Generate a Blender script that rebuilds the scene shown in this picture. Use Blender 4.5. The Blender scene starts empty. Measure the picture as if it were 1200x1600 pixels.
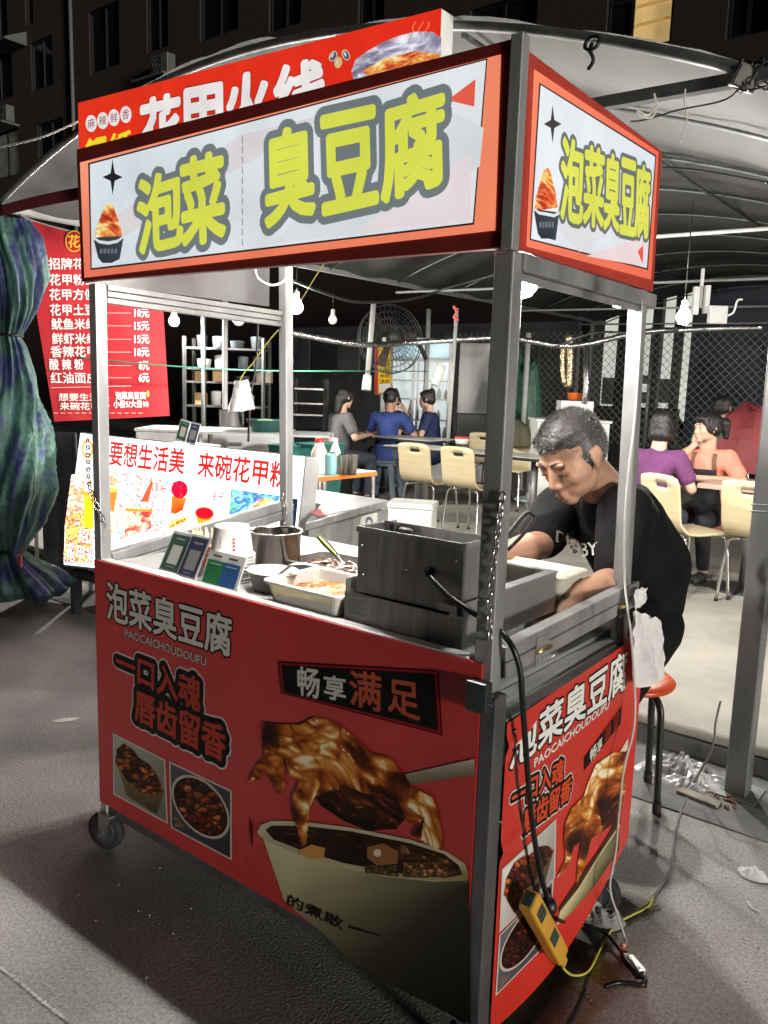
import bpy, bmesh, math, random
from mathutils import Vector as V, Matrix, noise
from mathutils.bvhtree import BVHTree
from mathutils.geometry import tessellate_polygon
random.seed(7)
S = bpy.context.scene
R = math.radians

# ------------------------------------------------------------------ camera
CX = V((0.78266, -1.35342, 1.45642)); YAW, PIT, ROL, FPX = 0.663493, -0.152923, 0.031648, 1285.58
_f = V((-math.sin(YAW)*math.cos(PIT), math.cos(YAW)*math.cos(PIT), math.sin(PIT)))
_r0 = V((math.cos(YAW), math.sin(YAW), 0)); _u0 = _r0.cross(_f)
_r = math.cos(ROL)*_r0 + math.sin(ROL)*_u0; _u = -math.sin(ROL)*_r0 + math.cos(ROL)*_u0
cam = bpy.data.cameras.new('camera'); co = bpy.data.objects.new('camera', cam); S.collection.objects.link(co)
co.matrix_world = Matrix(((_r.x,_u.x,-_f.x,CX.x),(_r.y,_u.y,-_f.y,CX.y),(_r.z,_u.z,-_f.z,CX.z),(0,0,0,1)))
cam.sensor_fit = 'VERTICAL'; cam.sensor_height = 24; cam.lens = FPX/1600*24; cam.clip_start = .02; cam.clip_end = 400
S.camera = co
# ------------------------------------------------------------------ world, light, exposure (night)
w = bpy.data.worlds.new('World'); S.world = w; w.use_nodes = True
nt = w.node_tree; bg = nt.nodes['Background']; sky = nt.nodes.new('ShaderNodeTexSky'); sky.sky_type = 'NISHITA'; sky.sun_disc = False
SUN_EL, SUN_AZ = R(2.0), R(-14)                      # low street light from the far side of the road, azimuth from +x
sky.sun_elevation = R(1); sky.sun_rotation = R(90)-SUN_AZ
nt.links.new(sky.outputs[0], bg.inputs[0]); bg.inputs[1].default_value = .003
sl = bpy.data.lights.new('street_light_sun', 'SUN'); sl.energy = 3.3; sl.angle = R(9); sl.color = (1, .95, .86)
so = bpy.data.objects.new('street_light_sun', sl); S.collection.objects.link(so)
so.rotation_euler = V((math.cos(SUN_AZ)*math.cos(SUN_EL), math.sin(SUN_AZ)*math.cos(SUN_EL), math.sin(SUN_EL))).to_track_quat('Z','Y').to_euler()
S.view_settings.view_transform = 'Standard'; S.view_settings.look = 'None'; S.view_settings.exposure = 0; S.view_settings.gamma = 1
S.cycles.use_denoising = True; S.cycles.max_bounces = 6; S.cycles.transparent_max_bounces = 12
S.cycles.sample_clamp_indirect = 4; S.cycles.caustics_reflective = False; S.cycles.caustics_refractive = False
BULB = 160.0          # radiance scale of the bulbs

# ------------------------------------------------------------------ pixel (photo 1200x1600) -> real point on a real plane
def ray(u, v): return (_r*((u-600)/FPX) + _u*((800-v)/FPX) + _f)
def on(u, v, ax, val):
    d = ray(u, v); return CX + d*((val-CX[ax])/d[ax])
def gx(u, v, x): return on(u, v, 0, x)
def gy(u, v, y): return on(u, v, 1, y)
def gz(u, v, z=0.0): return on(u, v, 2, z)
def gd(u, v, d): return CX + ray(u, v)*d

# ------------------------------------------------------------------ materials
def lin(c):
    return tuple(((x/255)/12.92 if x <= 10 else ((x/255+.055)/1.055)**2.4) for x in c)
_M = {}
def M(name, col, rough=.5, metal=0, var=.15, scale=6, bump=0, bscale=40, stretch=None, emit=0, trans=0, alpha=1, coat=0, spots=None, spec=.5, sss=0):
    if name in _M: return _M[name]
    m = bpy.data.materials.new(name); m.use_nodes = True; t = m.node_tree; N = t.nodes; L = t.links
    b = N['Principled BSDF']; tc = N.new('ShaderNodeTexCoord'); src = tc.outputs['Object']
    if stretch:
        mp = N.new('ShaderNodeMapping'); mp.inputs['Scale'].default_value = stretch; L.new(src, mp.inputs[0]); src = mp.outputs[0]
    n = N.new('ShaderNodeTexNoise'); n.inputs['Scale'].default_value = scale; n.inputs['Detail'].default_value = 5; n.inputs['Roughness'].default_value = .6; L.new(src, n.inputs[0])
    r = N.new('ShaderNodeValToRGB'); r.color_ramp.elements[0].position = .3; r.color_ramp.elements[1].position = .7
    r.color_ramp.elements[0].color = (*[max(0, x*(1-var)) for x in col], 1); r.color_ramp.elements[1].color = (*[min(1, x*(1+var)) for x in col], 1)
    L.new(n.outputs[0], r.inputs[0]); outc = r.outputs[0]
    if spots:                                         # (colour, scale, threshold)
        n2 = N.new('ShaderNodeTexNoise'); n2.inputs['Scale'].default_value = spots[1]; n2.inputs['Detail'].default_value = 6; L.new(src, n2.inputs[0])
        r2 = N.new('ShaderNodeValToRGB'); r2.color_ramp.elements[0].position = spots[2]; r2.color_ramp.elements[1].position = spots[2]+.06
        L.new(n2.outputs[0], r2.inputs[0]); mx = N.new('ShaderNodeMixRGB'); mx.inputs[2].default_value = (*spots[0], 1)
        L.new(r2.outputs[0], mx.inputs[0]); L.new(outc, mx.inputs[1]); outc = mx.outputs[0]
    L.new(outc, b.inputs['Base Color'])
    b.inputs['Roughness'].default_value = rough; b.inputs['Metallic'].default_value = metal
    b.inputs['Specular IOR Level'].default_value = spec
    if metal or rough < .45:
        rr = N.new('ShaderNodeMapRange'); rr.inputs[3].default_value = max(.05, rough-.12); rr.inputs[4].default_value = rough+.15
        L.new(n.outputs[0], rr.inputs[0]); L.new(rr.outputs[0], b.inputs['Roughness'])
    if bump:
        n3 = N.new('ShaderNodeTexNoise'); n3.inputs['Scale'].default_value = bscale; n3.inputs['Detail'].default_value = 6; L.new(src, n3.inputs[0])
        bp = N.new('ShaderNodeBump'); bp.inputs['Strength'].default_value = bump; bp.inputs['Distance'].default_value = .01
        L.new(n3.outputs[0], bp.inputs['Height']); L.new(bp.outputs[0], b.inputs['Normal'])
    if emit:
        L.new(outc, b.inputs['Emission Color']); b.inputs['Emission Strength'].default_value = emit
    b.inputs['Transmission Weight'].default_value = trans; b.inputs['Alpha'].default_value = alpha
    b.inputs['Coat Weight'].default_value = coat
    if sss: b.inputs['Subsurface Weight'].default_value = sss; b.inputs['Subsurface Radius'].default_value = (.012,.005,.003)
    _M[name] = m; return m
def MP(name, rough=.4, emit=0, base=1.0, bump=.05, bscale=18, metal=0, gam=1.0, spec=.5):      # printed colours held in a colour attribute
    if name in _M: return _M[name]
    m = bpy.data.materials.new(name); m.use_nodes = True; t = m.node_tree; N = t.nodes; L = t.links; b = N['Principled BSDF']
    a = N.new('ShaderNodeAttribute'); a.attribute_name = 'Col'
    tc = N.new('ShaderNodeTexCoord'); n = N.new('ShaderNodeTexNoise'); n.inputs['Scale'].default_value = 5; n.inputs['Detail'].default_value = 7; L.new(tc.outputs['Object'], n.inputs[0])
    mr = N.new('ShaderNodeMapRange'); mr.inputs[1].default_value = .25; mr.inputs[2].default_value = .75; mr.inputs[3].default_value = base*.84; mr.inputs[4].default_value = base; L.new(n.outputs[0], mr.inputs[0])
    mul = N.new('ShaderNodeVectorMath'); mul.operation = 'SCALE'; L.new(a.outputs['Color'], mul.inputs[0]); L.new(mr.outputs[0], mul.inputs['Scale']); L.new(mul.outputs[0], b.inputs['Base Color'])
    b.inputs['Roughness'].default_value = rough; b.inputs['Metallic'].default_value = metal
    b.inputs['Specular IOR Level'].default_value = spec
    if emit:
        gm = N.new('ShaderNodeGamma'); gm.inputs[1].default_value = gam; L.new(a.outputs['Color'], gm.inputs[0]); L.new(gm.outputs[0], b.inputs['Emission Color'])
        me = N.new('ShaderNodeMapRange'); me.inputs[1].default_value = .25; me.inputs[2].default_value = .75; me.inputs[3].default_value = emit*.84; me.inputs[4].default_value = emit*1.08
        L.new(n.outputs[0], me.inputs[0]); L.new(me.outputs[0], b.inputs['Emission Strength'])
    if bump:
        n3 = N.new('ShaderNodeTexNoise'); n3.inputs['Scale'].default_value = bscale; n3.inputs['Detail'].default_value = 3; L.new(tc.outputs['Object'], n3.inputs[0])
        bp = N.new('ShaderNodeBump'); bp.inputs['Strength'].default_value = bump; bp.inputs['Distance'].default_value = .02
        L.new(n3.outputs[0], bp.inputs['Height']); L.new(bp.outputs[0], b.inputs['Normal'])
    _M[name] = m; return m

# ------------------------------------------------------------------ objects
def tag(o, label=None, cat=None, group=None, kind=None):
    if label: o['label'] = label
    if cat: o['category'] = cat
    if group: o['group'] = group
    if kind: o['kind'] = kind
    return o
def thing(name, label, cat, loc=(0,0,0), rotz=0, group=None, local=False):
    o = bpy.data.objects.new(name, None); S.collection.objects.link(o); o.empty_display_size = .1
    o.location = loc; o.rotation_euler = (0,0,rotz); o['_w'] = 0 if local else 1
    return tag(o, label, cat, group)
def link(name, me, mat, parent=None):
    o = bpy.data.objects.new(name, me); S.collection.objects.link(o)
    if mat is not None:
        if not me.materials: me.materials.append(mat)
    if parent is not None:
        o.parent = parent
        if parent.type == 'EMPTY':
            if parent.get('_w'): o.matrix_parent_inverse = Matrix.Translation(-parent.location)
        elif parent.parent is not None and parent.parent.get('_w'):
            o.matrix_parent_inverse = Matrix.Identity(4)
    return o
def copy_tree(o, parent=None):
    c = o.copy(); S.collection.objects.link(c)
    if parent is not None: c.parent = parent
    for ch in list(o.children): copy_tree(ch, c)
    return c

def spline(pts, n=6):
    P = [V(p) for p in pts]; out = []
    for i in range(len(P)-1):
        a = P[max(i-1,0)]; b = P[i]; c = P[i+1]; d = P[min(i+2,len(P)-1)]
        for k in range(n):
            t = k/n; out.append(.5*((2*b)+(c-a)*t+(2*a-5*b+4*c-d)*t*t+(3*b-a-3*c+d)*t**3))
    out.append(P[-1]); return out

class MB:
    def __init__(s): s.v = []; s.f = []; s.sm = []
    def add(s, vs, fs, smooth=False):
        o = len(s.v); s.v += [V(x) for x in vs]; s.f += [tuple(i+o for i in f) for f in fs]; s.sm += [smooth]*len(fs); return s
    def box(s, c, size, rot=None):
        c = V(c); h = V(size)/2
        vs = [V((x*h.x, y*h.y, z*h.z)) for z in (-1,1) for y in (-1,1) for x in (-1,1)]
        if rot is not None: vs = [rot @ q for q in vs]
        return s.add([c+q for q in vs], [(0,2,3,1),(4,5,7,6),(0,1,5,4),(2,6,7,3),(0,4,6,2),(1,3,7,5)])
    def b2(s, p, q): p, q = V(p), V(q); return s.box((p+q)/2, [abs(x) for x in (q-p)])
    def beam(s, p, q, wd, ht=None, up=(0,0,1)):        # rectangular tube between two points
        p, q = V(p), V(q); ht = ht or wd; d = (q-p).normalized(); u = V(up)
        if abs(d.dot(u)) > .97: u = V((1,0,0))
        x = d.cross(u).normalized(); u = x.cross(d)
        vs = [e + x*(a*wd/2) + u*(b*ht/2) for e in (p,q) for a,b in ((-1,-1),(1,-1),(1,1),(-1,1))]
        return s.add(vs, [(3,2,1,0),(4,5,6,7),(0,1,5,4),(1,2,6,5),(2,3,7,6),(3,0,4,7)])
    def hexa(s, a, b):                                 # two quads joined
        return s.add(list(a)+list(b), [(3,2,1,0),(4,5,6,7),(0,1,5,4),(1,2,6,5),(2,3,7,6),(3,0,4,7)])
    def tube(s, pts, r, seg=8, closed=False, cap=True):
        P = [V(p) for p in pts]; n = len(P); rs = r if isinstance(r, (list,tuple)) else [r]*n
        ref = None; vs = []
        for i in range(n):
            d = (P[(i+1)%n]-P[i-1]) if closed else (P[min(i+1,n-1)]-P[max(i-1,0)])
            if d.length < 1e-9: d = V((0,0,1))
            d.normalize()
            if ref is None: ref = d.orthogonal().normalized()
            ref = (ref - d*ref.dot(d))
            if ref.length < 1e-6: ref = d.orthogonal()
            ref.normalize(); bi = d.cross(ref)
            vs += [P[i] + (ref*math.cos(2*math.pi*k/seg)+bi*math.sin(2*math.pi*k/seg))*rs[i] for k in range(seg)]
        fs = [(i*seg+k, i*seg+(k+1)%seg, ((i+1)%n)*seg+(k+1)%seg, ((i+1)%n)*seg+k) for i in range(n if closed else n-1) for k in range(seg)]
        s.add(vs, fs, True)
        if cap and not closed: s.add(vs[:seg], [tuple(range(seg))[::-1]]); s.add(vs[-seg:], [tuple(range(seg))])
        return s
    def cyl(s, p, q, r, r2=None, seg=16): return s.tube([p,q], [r, r if r2 is None else r2], seg)
    def lathe(s, prof, c=(0,0,0), seg=24, sx=1, sy=1, rot=None, smooth=True):   # prof: (radius, z)
        c = V(c); vs = []
        for (r, z) in prof:
            for k in range(seg):
                a = 2*math.pi*k/seg; q = V((r*math.cos(a)*sx, r*math.sin(a)*sy, z)); vs.append(c + (rot @ q if rot is not None else q))
        return s.add(vs, [(i*seg+k, i*seg+(k+1)%seg, (i+1)*seg+(k+1)%seg, (i+1)*seg+k) for i in range(len(prof)-1) for k in range(seg)], smooth)
    def ell(s, c, rad, seg=16, rot=None):
        k = seg//2
        prof = [(math.sin(math.pi*i/k), -math.cos(math.pi*i/k)) for i in range(k+1)]
        c = V(c); vs = []
        for (r, z) in prof:
            for j in range(seg):
                a = 2*math.pi*j/seg; q = V((r*math.cos(a)*rad[0], r*math.sin(a)*rad[1], z*rad[2])); vs.append(c + (rot @ q if rot is not None else q))
        return s.add(vs, [(i*seg+j, i*seg+(j+1)%seg, (i+1)*seg+(j+1)%seg, (i+1)*seg+j) for i in range(k) for j in range(seg)], True)
    def ring(s, c, R0, r, seg=20, ts=6, rot=None, sx=1, sy=1):
        pts = [V(c) + ((rot @ V((R0*sx*math.cos(a), R0*sy*math.sin(a), 0))) if rot is not None else V((R0*sx*math.cos(a), R0*sy*math.sin(a), 0))) for a in [2*math.pi*k/seg for k in range(seg)]]
        return s.tube(pts, r, ts, closed=True)
    def sheet(s, fn, nu, nv, smooth=True):             # fn(u,v)->point, u,v in 0..1
        vs = [fn(i/nu, j/nv) for j in range(nv+1) for i in range(nu+1)]
        return s.add(vs, [(j*(nu+1)+i, j*(nu+1)+i+1, (j+1)*(nu+1)+i+1, (j+1)*(nu+1)+i) for j in range(nv) for i in range(nu)], smooth)
    def prism(s, poly, ext):                           # polygon (3D points) extruded by vector
        n = len(poly); a = [V(p) for p in poly]; b = [p+V(ext) for p in a]; tr = tessellate_polygon([a])
        return s.add(a+b, [tuple(t) for t in tr] + [tuple(i+n for i in t[::-1]) for t in tr] + [(i,(i+1)%n,(i+1)%n+n,i+n) for i in range(n)])
    def mesh(s, name):
        me = bpy.data.meshes.new(name); me.from_pydata(s.v, [], s.f); me.polygons.foreach_set('use_smooth', s.sm)
        bm = bmesh.new(); bm.from_mesh(me); bmesh.ops.remove_doubles(bm, verts=bm.verts, dist=1e-6); bmesh.ops.recalc_face_normals(bm, faces=bm.faces); bm.to_mesh(me); bm.free(); return me
    def build(s, name, mat, parent=None, bevel=0, thick=0, sub=0):
        o = link(name, s.mesh(name), mat, parent)
        if thick:
            md = o.modifiers.new('thickness', 'SOLIDIFY'); md.thickness = thick; md.offset = 0
        if bevel:
            md = o.modifiers.new('bevel', 'BEVEL'); md.width = bevel; md.segments = 2; md.limit_method = 'ANGLE'; md.angle_limit = R(50)
        if sub:
            md = o.modifiers.new('subdivision', 'SUBSURF'); md.levels = sub; md.render_levels = sub
        return o

# ------------------------------------------------------------------ flat printed artwork
_G = {}
def glyphs(body, res=2):
    k = (body, res)
    if k not in _G:
        cu = bpy.data.curves.new('lettering', 'FONT'); cu.body = body; cu.resolution_u = res; cu.fill_mode = 'FRONT'
        o = bpy.data.objects.new('lettering', cu); me = bpy.data.meshes.new_from_object(o)
        vs = [(v.co.x, v.co.y) for v in me.vertices]; fs = [tuple(p.vertices) for p in me.polygons]
        bpy.data.objects.remove(o); bpy.data.curves.remove(cu); bpy.data.meshes.remove(me)
        x0, x1 = min(v[0] for v in vs), max(v[0] for v in vs); y0, y1 = min(v[1] for v in vs), max(v[1] for v in vs)
        _G[k] = ([((x-x0)/max(1e-6,x1-x0), (y-y0)/max(1e-6,y1-y0)) for x, y in vs], fs, (x1-x0)/max(1e-6,y1-y0))
    return _G[k]
def bil(q, s, t):      # q = tl,tr,br,bl ; s left-right, t bottom-top
    tl, tr, br, bl = [V(x) for x in q]; return (bl*(1-s)+br*s)*(1-t) + (tl*(1-s)+tr*s)*t
def inpoly(x, y, P):
    c = False; j = len(P)-1
    for i in range(len(P)):
        if (P[i][1] > y) != (P[j][1] > y) and x < (P[j][0]-P[i][0])*(y-P[i][1])/(P[j][1]-P[i][1])+P[i][0]: c = not c
        j = i
    return c
class Art:
    """mapper: (u,v) of the photo -> point on a real plane; nrm: outward normal"""
    def __init__(s, mapper, nrm, lift=.0006): s.m = mapper; s.n = V(nrm).normalized(); s.lift = lift; s.v = []; s.f = []; s.c = []; s.k = 0
    def _z(s, layer): s.k += 1; return s.n*(s.lift + layer*.0003 + s.k*3e-6)
    def raw(s, pts, fs, col):
        o = len(s.v); s.v += pts; s.f += [tuple(i+o for i in f) for f in fs]
        s.c += (col if isinstance(col, list) else [col]*len(pts))
    def poly(s, P, col, layer=0, grad=None):
        z = s._z(layer); pts = [V(s.m(*p))+z for p in P]; tr = tessellate_polygon([[V((p[0],p[1],0)) for p in P]])
        s.raw(pts, tr, [lin(c) for c in grad] if grad else lin(col)); return s
    def ellipse(s, cx, cy, rx, ry, col, layer=0, rot=0, n=24, skew=0):
        P = []
        for k in range(n):
            a = 2*math.pi*k/n; x, y = rx*math.cos(a), ry*math.sin(a)
            P.append((cx+x*math.cos(rot)-y*math.sin(rot), cy+x*math.sin(rot)+y*math.cos(rot)+skew*x))
        return s.poly(P, col, layer)
    def text(s, body, q, col, layer=1, bold=0, res=2, n=8):
        vs, fs, asp = glyphs(body, res); Q = [V(s.m(*p)) for p in q]
        up = ((Q[0]+Q[1])-(Q[2]+Q[3]))/2; h = up.length; up.normalize(); rt = s.n.cross(up)
        if rt.dot(Q[1]-Q[0]) < 0: rt = -rt
        base = [bil(Q, a, b) for a, b in vs]; c = lin(col)
        offs = [V((0,0,0))] + ([(up*math.sin(2*math.pi*k/n)+rt*math.cos(2*math.pi*k/n))*(bold*h) for k in range(n)] if bold else [])
        for of in offs:
            z = s._z(layer); s.raw([p+of+z for p in base], fs, c)
        return s
    def food(s, P, n, size, pal, layer=2, ang=None, asp=.45, seed=1):
        rg = random.Random(seed); x0, x1 = min(p[0] for p in P), max(p[0] for p in P); y0, y1 = min(p[1] for p in P), max(p[1] for p in P); k = 0; tries = 0
        while k < n and tries < n*40:
            tries += 1; x, y = rg.uniform(x0,x1), rg.uniform(y0,y1)
            if not inpoly(x, y, P): continue
            a = (rg.uniform(0, math.pi) if ang is None else rg.gauss(ang, .5)); L = size*rg.uniform(.4,1.25); W = L*asp*rg.uniform(.5,1.4); Q = []
            for i in range(9):
                t = 2*math.pi*i/9; rr = rg.uniform(.75,1.15); xx, yy = L*math.cos(t)*rr, W*math.sin(t)*rr
                qx, qy = x+xx*math.cos(a)-yy*math.sin(a), y+xx*math.sin(a)+yy*math.cos(a)
                if not inpoly(qx, qy, P): qx, qy = x+(qx-x)*.25, y+(qy-y)*.25
                Q.append((qx, qy))
            c = rg.choice(pal); j = rg.uniform(.75,1.2); g = [tuple(min(255, z*j*rg.uniform(.7,1.25)) for z in c) for _ in Q]
            s.poly(Q, c, layer, g); k += 1
        return s
    def shade(s, P, fn, layer=2, step=2.2):            # finely graded printed picture inside an outline
        x0, x1 = min(p[0] for p in P), max(p[0] for p in P); y0, y1 = min(p[1] for p in P), max(p[1] for p in P); nx, ny = max(2,int((x1-x0)/step)), max(2,int((y1-y0)/step)); idx = {}; pts = []; cols = []; fs = []; z = s._z(layer)
        def vid(i,j):
            if (i,j) not in idx:
                u, v = x0+(x1-x0)*i/nx, y0+(y1-y0)*j/ny; idx[(i,j)] = len(pts); pts.append(V(s.m(u,v))+z); cols.append(lin(tuple(max(0,min(255,c)) for c in fn(u,v))))
            return idx[(i,j)]
        for i in range(nx):
            for j in range(ny):
                if inpoly(x0+(x1-x0)*(i+.5)/nx, y0+(y1-y0)*(j+.5)/ny, P): fs.append((vid(i,j),vid(i+1,j),vid(i+1,j+1),vid(i,j+1)))
        s.raw(pts, fs, cols); return s
    def build(s, name, mat, parent):
        me = bpy.data.meshes.new(name); me.from_pydata(s.v, [], s.f); ca = me.color_attributes.new('Col', 'FLOAT_COLOR', 'POINT')
        flat = []
        for c in s.c: flat += [c[0],c[1],c[2],1]
        ca.data.foreach_set('color', flat)
        # all faces look outwards
        o = link(name, me, mat, parent)
        return o

def ramp(t, R_):
    t = max(0,min(1,t))
    for (a,ca),(b,cb) in zip(R_,R_[1:]):
        if t <= b: k = (t-a)/(b-a); return tuple(ca[i]*(1-k)+cb[i]*k for i in range(3))
    return R_[-1][1]
SAUCE = [(0,(30,12,7)),(.28,(70,28,12)),(.46,(128,58,18)),(.62,(178,96,32)),(.76,(214,142,62)),(.88,(236,190,112)),(1,(255,244,210))]
GOLD = [(0,(176,56,36)),(.32,(226,98,60)),(.52,(242,158,80)),(.70,(250,206,112)),(.86,(253,232,160)),(1,(255,250,224))]
FOIL = [(0,(104,102,124)),(.35,(160,156,180)),(.6,(206,202,220)),(.8,(236,234,244)),(1,(255,255,255))]
def glossy(ang, L, seed, R_=SAUCE, gain=1.0, bias=0.0):  # folds of sauced food, as a print
    ca, sa = math.cos(ang), math.sin(ang)
    def f(u,v):
        wx, wy = noise.noise(V((u/L*.5,v/L*.5,seed)))*L*.7, noise.noise(V((u/L*.5,v/L*.5,seed+9)))*L*.7; x, y = u+wx, v+wy; a, b = (x*ca+y*sa)/L, (-x*sa+y*ca)/L
        n1 = 1-abs(noise.noise(V((a*.55,b*1.6,seed+3))))*2.2; n2 = 1-abs(noise.noise(V((a*1.6,b*3.6,seed+5))))*2; n3 = noise.noise(V((a*.4,b*.5,seed+7))); n4 = noise.noise(V((a*5,b*9,seed+1)))
        t = (.46*n1+.15*n2+.6*n3+.06*n4+.08)*gain+bias
        d, pt = noise.voronoi(V((a*1.1+.3*n3,b*2.3,seed+2))); e = min(1,(d[1]-d[0])*3.4); h = (math.sin(pt[0].x*12.9+pt[0].y*78.2)*43758.5)%1
        t = t*(.74+.26*e)+(h-.5)*.20+.05*e
        if n4 > .46 and e > .5 and h > .4: t += .3
        return ramp(t, R_)
    return f
def pieces(L, seed, pal, dark=.35):                      # heaped pieces, as a print
    def f(u,v):
        q = V((u/L+.35*noise.noise(V((u/L,v/L,seed))), v/L*1.25, seed)); d, pt = noise.voronoi(q); h = (math.sin(pt[0].x*12.9+pt[0].y*78.2+pt[0].z*37.7)*43758.5)%1; c = pal[int(h*len(pal))%len(pal)]
        e = min(1,(d[1]-d[0])*3.2); k = (dark+(1.12-dark)*e)*(.80+.5*max(0,(pt[0].y-q.y)*1.1+.25)+.25*noise.noise(V((u/L*4,v/L*4,seed+3))))
        sp = 60 if noise.noise(V((u/L*5,v/L*6,seed+8))) > .5 and e > .5 else 0
        return tuple(x*k+sp for x in c)
    return f

def collage(L, seed, pal):                               # painterly food picture, as a print
    def f(u,v):
        wx, wy = noise.noise(V((u/L*.8,v/L*.8,seed)))*1.3, noise.noise(V((u/L*.8,v/L*.8,seed+4)))*1.3; t = (noise.noise(V((u/L*.9+wx,v/L*.9+wy,seed+8)))*.5+.5+.18*noise.noise(V((u/L*3+wx*2,v/L*3,seed+2))))*1.25-.12
        k = max(0,min(.999,t))*(len(pal)-1); i = int(k); a = (k-i); a = 0 if a < .35 else (1 if a > .65 else (a-.35)/.3); s_ = 1+.22*noise.noise(V((u/L*4,v/L*4,seed+6)))
        return tuple((pal[i][j]*(1-a)+pal[i+1][j]*a)*s_ for j in range(3))
    return f

# ------------------------------------------------------------------ soft bodies: overlapping shapes fused into one skin
def blob(name, parts, voxel, mat, parent=None, smooth=6, xf=None, post=None):
    mb = MB()
    for p in parts:
        if p[0] == 'c':                                # capsule p0 r0 p1 r1
            a, ra, b, rb = V(p[1]), p[2], V(p[3]), p[4]; d = b-a; L = d.length; st = []; rs = []
            dn = d.normalized()
            for k in range(5): t = k/4*math.pi/2; st.append(a - dn*ra*math.cos(t)); rs.append(max(1e-4, ra*math.sin(t)))
            for k in range(5): t = k/4*math.pi/2; st.append(b + dn*rb*math.sin(t)); rs.append(max(1e-4, rb*math.cos(t)))
            mb.tube(st, rs, 14)
        else: mb.ell(p[1], p[2], 18, p[3] if len(p) > 3 else None)
    if xf is not None: mb.v = [xf @ q for q in mb.v]
    me = mb.mesh('tmp'); o = bpy.data.objects.new('tmp', me); S.collection.objects.link(o)
    md = o.modifiers.new('r', 'REMESH'); md.mode = 'VOXEL'; md.voxel_size = voxel; md.use_smooth_shade = True
    if smooth: m2 = o.modifiers.new('s', 'SMOOTH'); m2.iterations = smooth; m2.factor = .5
    dg = bpy.context.evaluated_depsgraph_get(); me2 = bpy.data.meshes.new_from_object(o.evaluated_get(dg)); me2.name = name
    bpy.data.objects.remove(o); bpy.data.meshes.remove(me)
    if post: post(me2)
    me2.polygons.foreach_set('use_smooth', [True]*len(me2.polygons)); me2.materials.clear()
    return link(name, me2, mat, parent)
# ================================================================== MATERIAL SET
steel = M('brushed_steel', (.46,.47,.47), .34, .65, .22, 3, .03, 90, (1,1,14))
galv = M('galvanised_tube', (.35,.355,.355), .42, .5, .3, 7, .08, 60, (1,1,.35), spots=((.12,.11,.10), 5, .62))
darksteel = M('dark_painted_steel', (.11,.11,.115), .45, .5, .3, 8, .05)
blacktube = M('black_tube', (.012,.012,.013), .35)
chrome = M('chrome_tube', (.6,.6,.58), .22, 1, .1)
white_paint = M('white_painted_tube', (.36,.365,.355), .5, 0, .12, 9)
white_plastic = M('white_plastic', (.74,.74,.71), .4, 0, .06)
black_plastic = M('black_plastic', (.012,.012,.012), .4)
rubber = M('black_rubber', (.014,.014,.015), .75, 0, .4, 20)
red_vinyl = M('red_vinyl_print', (.46,.028,.028), .42, 0, .12, 3, .06, 7)
print_m = MP('printed_vinyl', .5, spec=.15)
lit_m = MP('backlit_print', .4, .86, .25)
lit_hi = MP('bright_backlit_print', .4, 2.3, .3, gam=1.5)
paper_m = MP('printed_card', .5)

# ================================================================== SETTING
asph = M('asphalt', (.40,.385,.365), .85, 0, .40, 110, .32, 130, spots=((.58,.56,.54), 230, .62))
_t = asph.node_tree; _b = _t.nodes['Principled BSDF']
_n = _t.nodes.new('ShaderNodeTexNoise'); _n.inputs['Scale'].default_value = 1.5; _n.inputs['Detail'].default_value = 6
_tc = _t.nodes.new('ShaderNodeTexCoord'); _t.links.new(_tc.outputs['Object'], _n.inputs[0])
_mr = _t.nodes.new('ShaderNodeMapRange'); _mr.inputs[1].default_value = .35; _mr.inputs[2].default_value = .65; _mr.inputs[3].default_value = .66; _mr.inputs[4].default_value = 1.18; _t.links.new(_n.outputs[0], _mr.inputs[0])
_vm = _t.nodes.new('ShaderNodeVectorMath'); _vm.operation = 'SCALE'; _old = _b.inputs['Base Color'].links[0].from_socket
_t.links.new(_old, _vm.inputs[0]); _t.links.new(_mr.outputs[0], _vm.inputs['Scale']); _t.links.new(_vm.outputs[0], _b.inputs['Base Color'])
g = MB(); g.add([(-120,-120,0),(120,-120,0),(120,120,0),(-120,120,0)], [(0,1,2,3)])
tag(g.build('road', asph), kind='structure')
conc_dk = M('gutter_concrete', (.17,.17,.165), .8, 0, .35, 4, .35, 60, spots=((.05,.05,.048), 3, .6))
conc = M('pale_concrete', (.34,.32,.28), .75, 0, .26, 2.2, .2, 40, spots=((.24,.225,.195), 1.1, .56))
g = MB()
xs = [-9 + 1.18*i for i in range(14)]
for i in range(13): g.b2((xs[i]+.004, 1.44, -.02), (xs[i+1]-.004, 1.93, .006))
tag(g.build('gutter', conc_dk, bevel=.003), kind='structure')
g = MB(); g.b2((-12,1.99,-.02),(9,24,.118)); tag(g.build('platform_floor', conc), kind='structure')
g = MB(); g.b2((-12,1.93,-.02),(9,1.99,.075)); tag(g.build('kerb', M('kerb_riser', (.12,.118,.112), .8, 0, .4, 6, .3, 50)), kind='structure')
g = MB(); g.tube([(-12,1.955,.098),(9,1.955,.098)], .024, 10); g.b2((-12,1.955,.076),(9,1.99,.121)); tag(g.build('kerb_nosing', conc), kind='structure')
g = MB(); rg = random.Random(3)                       # worn chalk line on the road
for k in range(70):
    t = k/70; P = gz(-10+125*t, 1503+100*t, .004); a = rg.uniform(0,3); s_ = rg.uniform(.002,.006)
    if rg.random() < .22: continue
    pts = [P+V((math.cos(a+i*1.05)*s_*rg.uniform(.6,1.5), math.sin(a+i*1.05)*s_*rg.uniform(.6,1.5), 0)) for i in range(6)]
    g.add(pts, [tuple(range(6))])
tag(g.build('road_marking', M('worn_white_paint', (.6,.6,.58), .8)), kind='structure')

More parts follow.
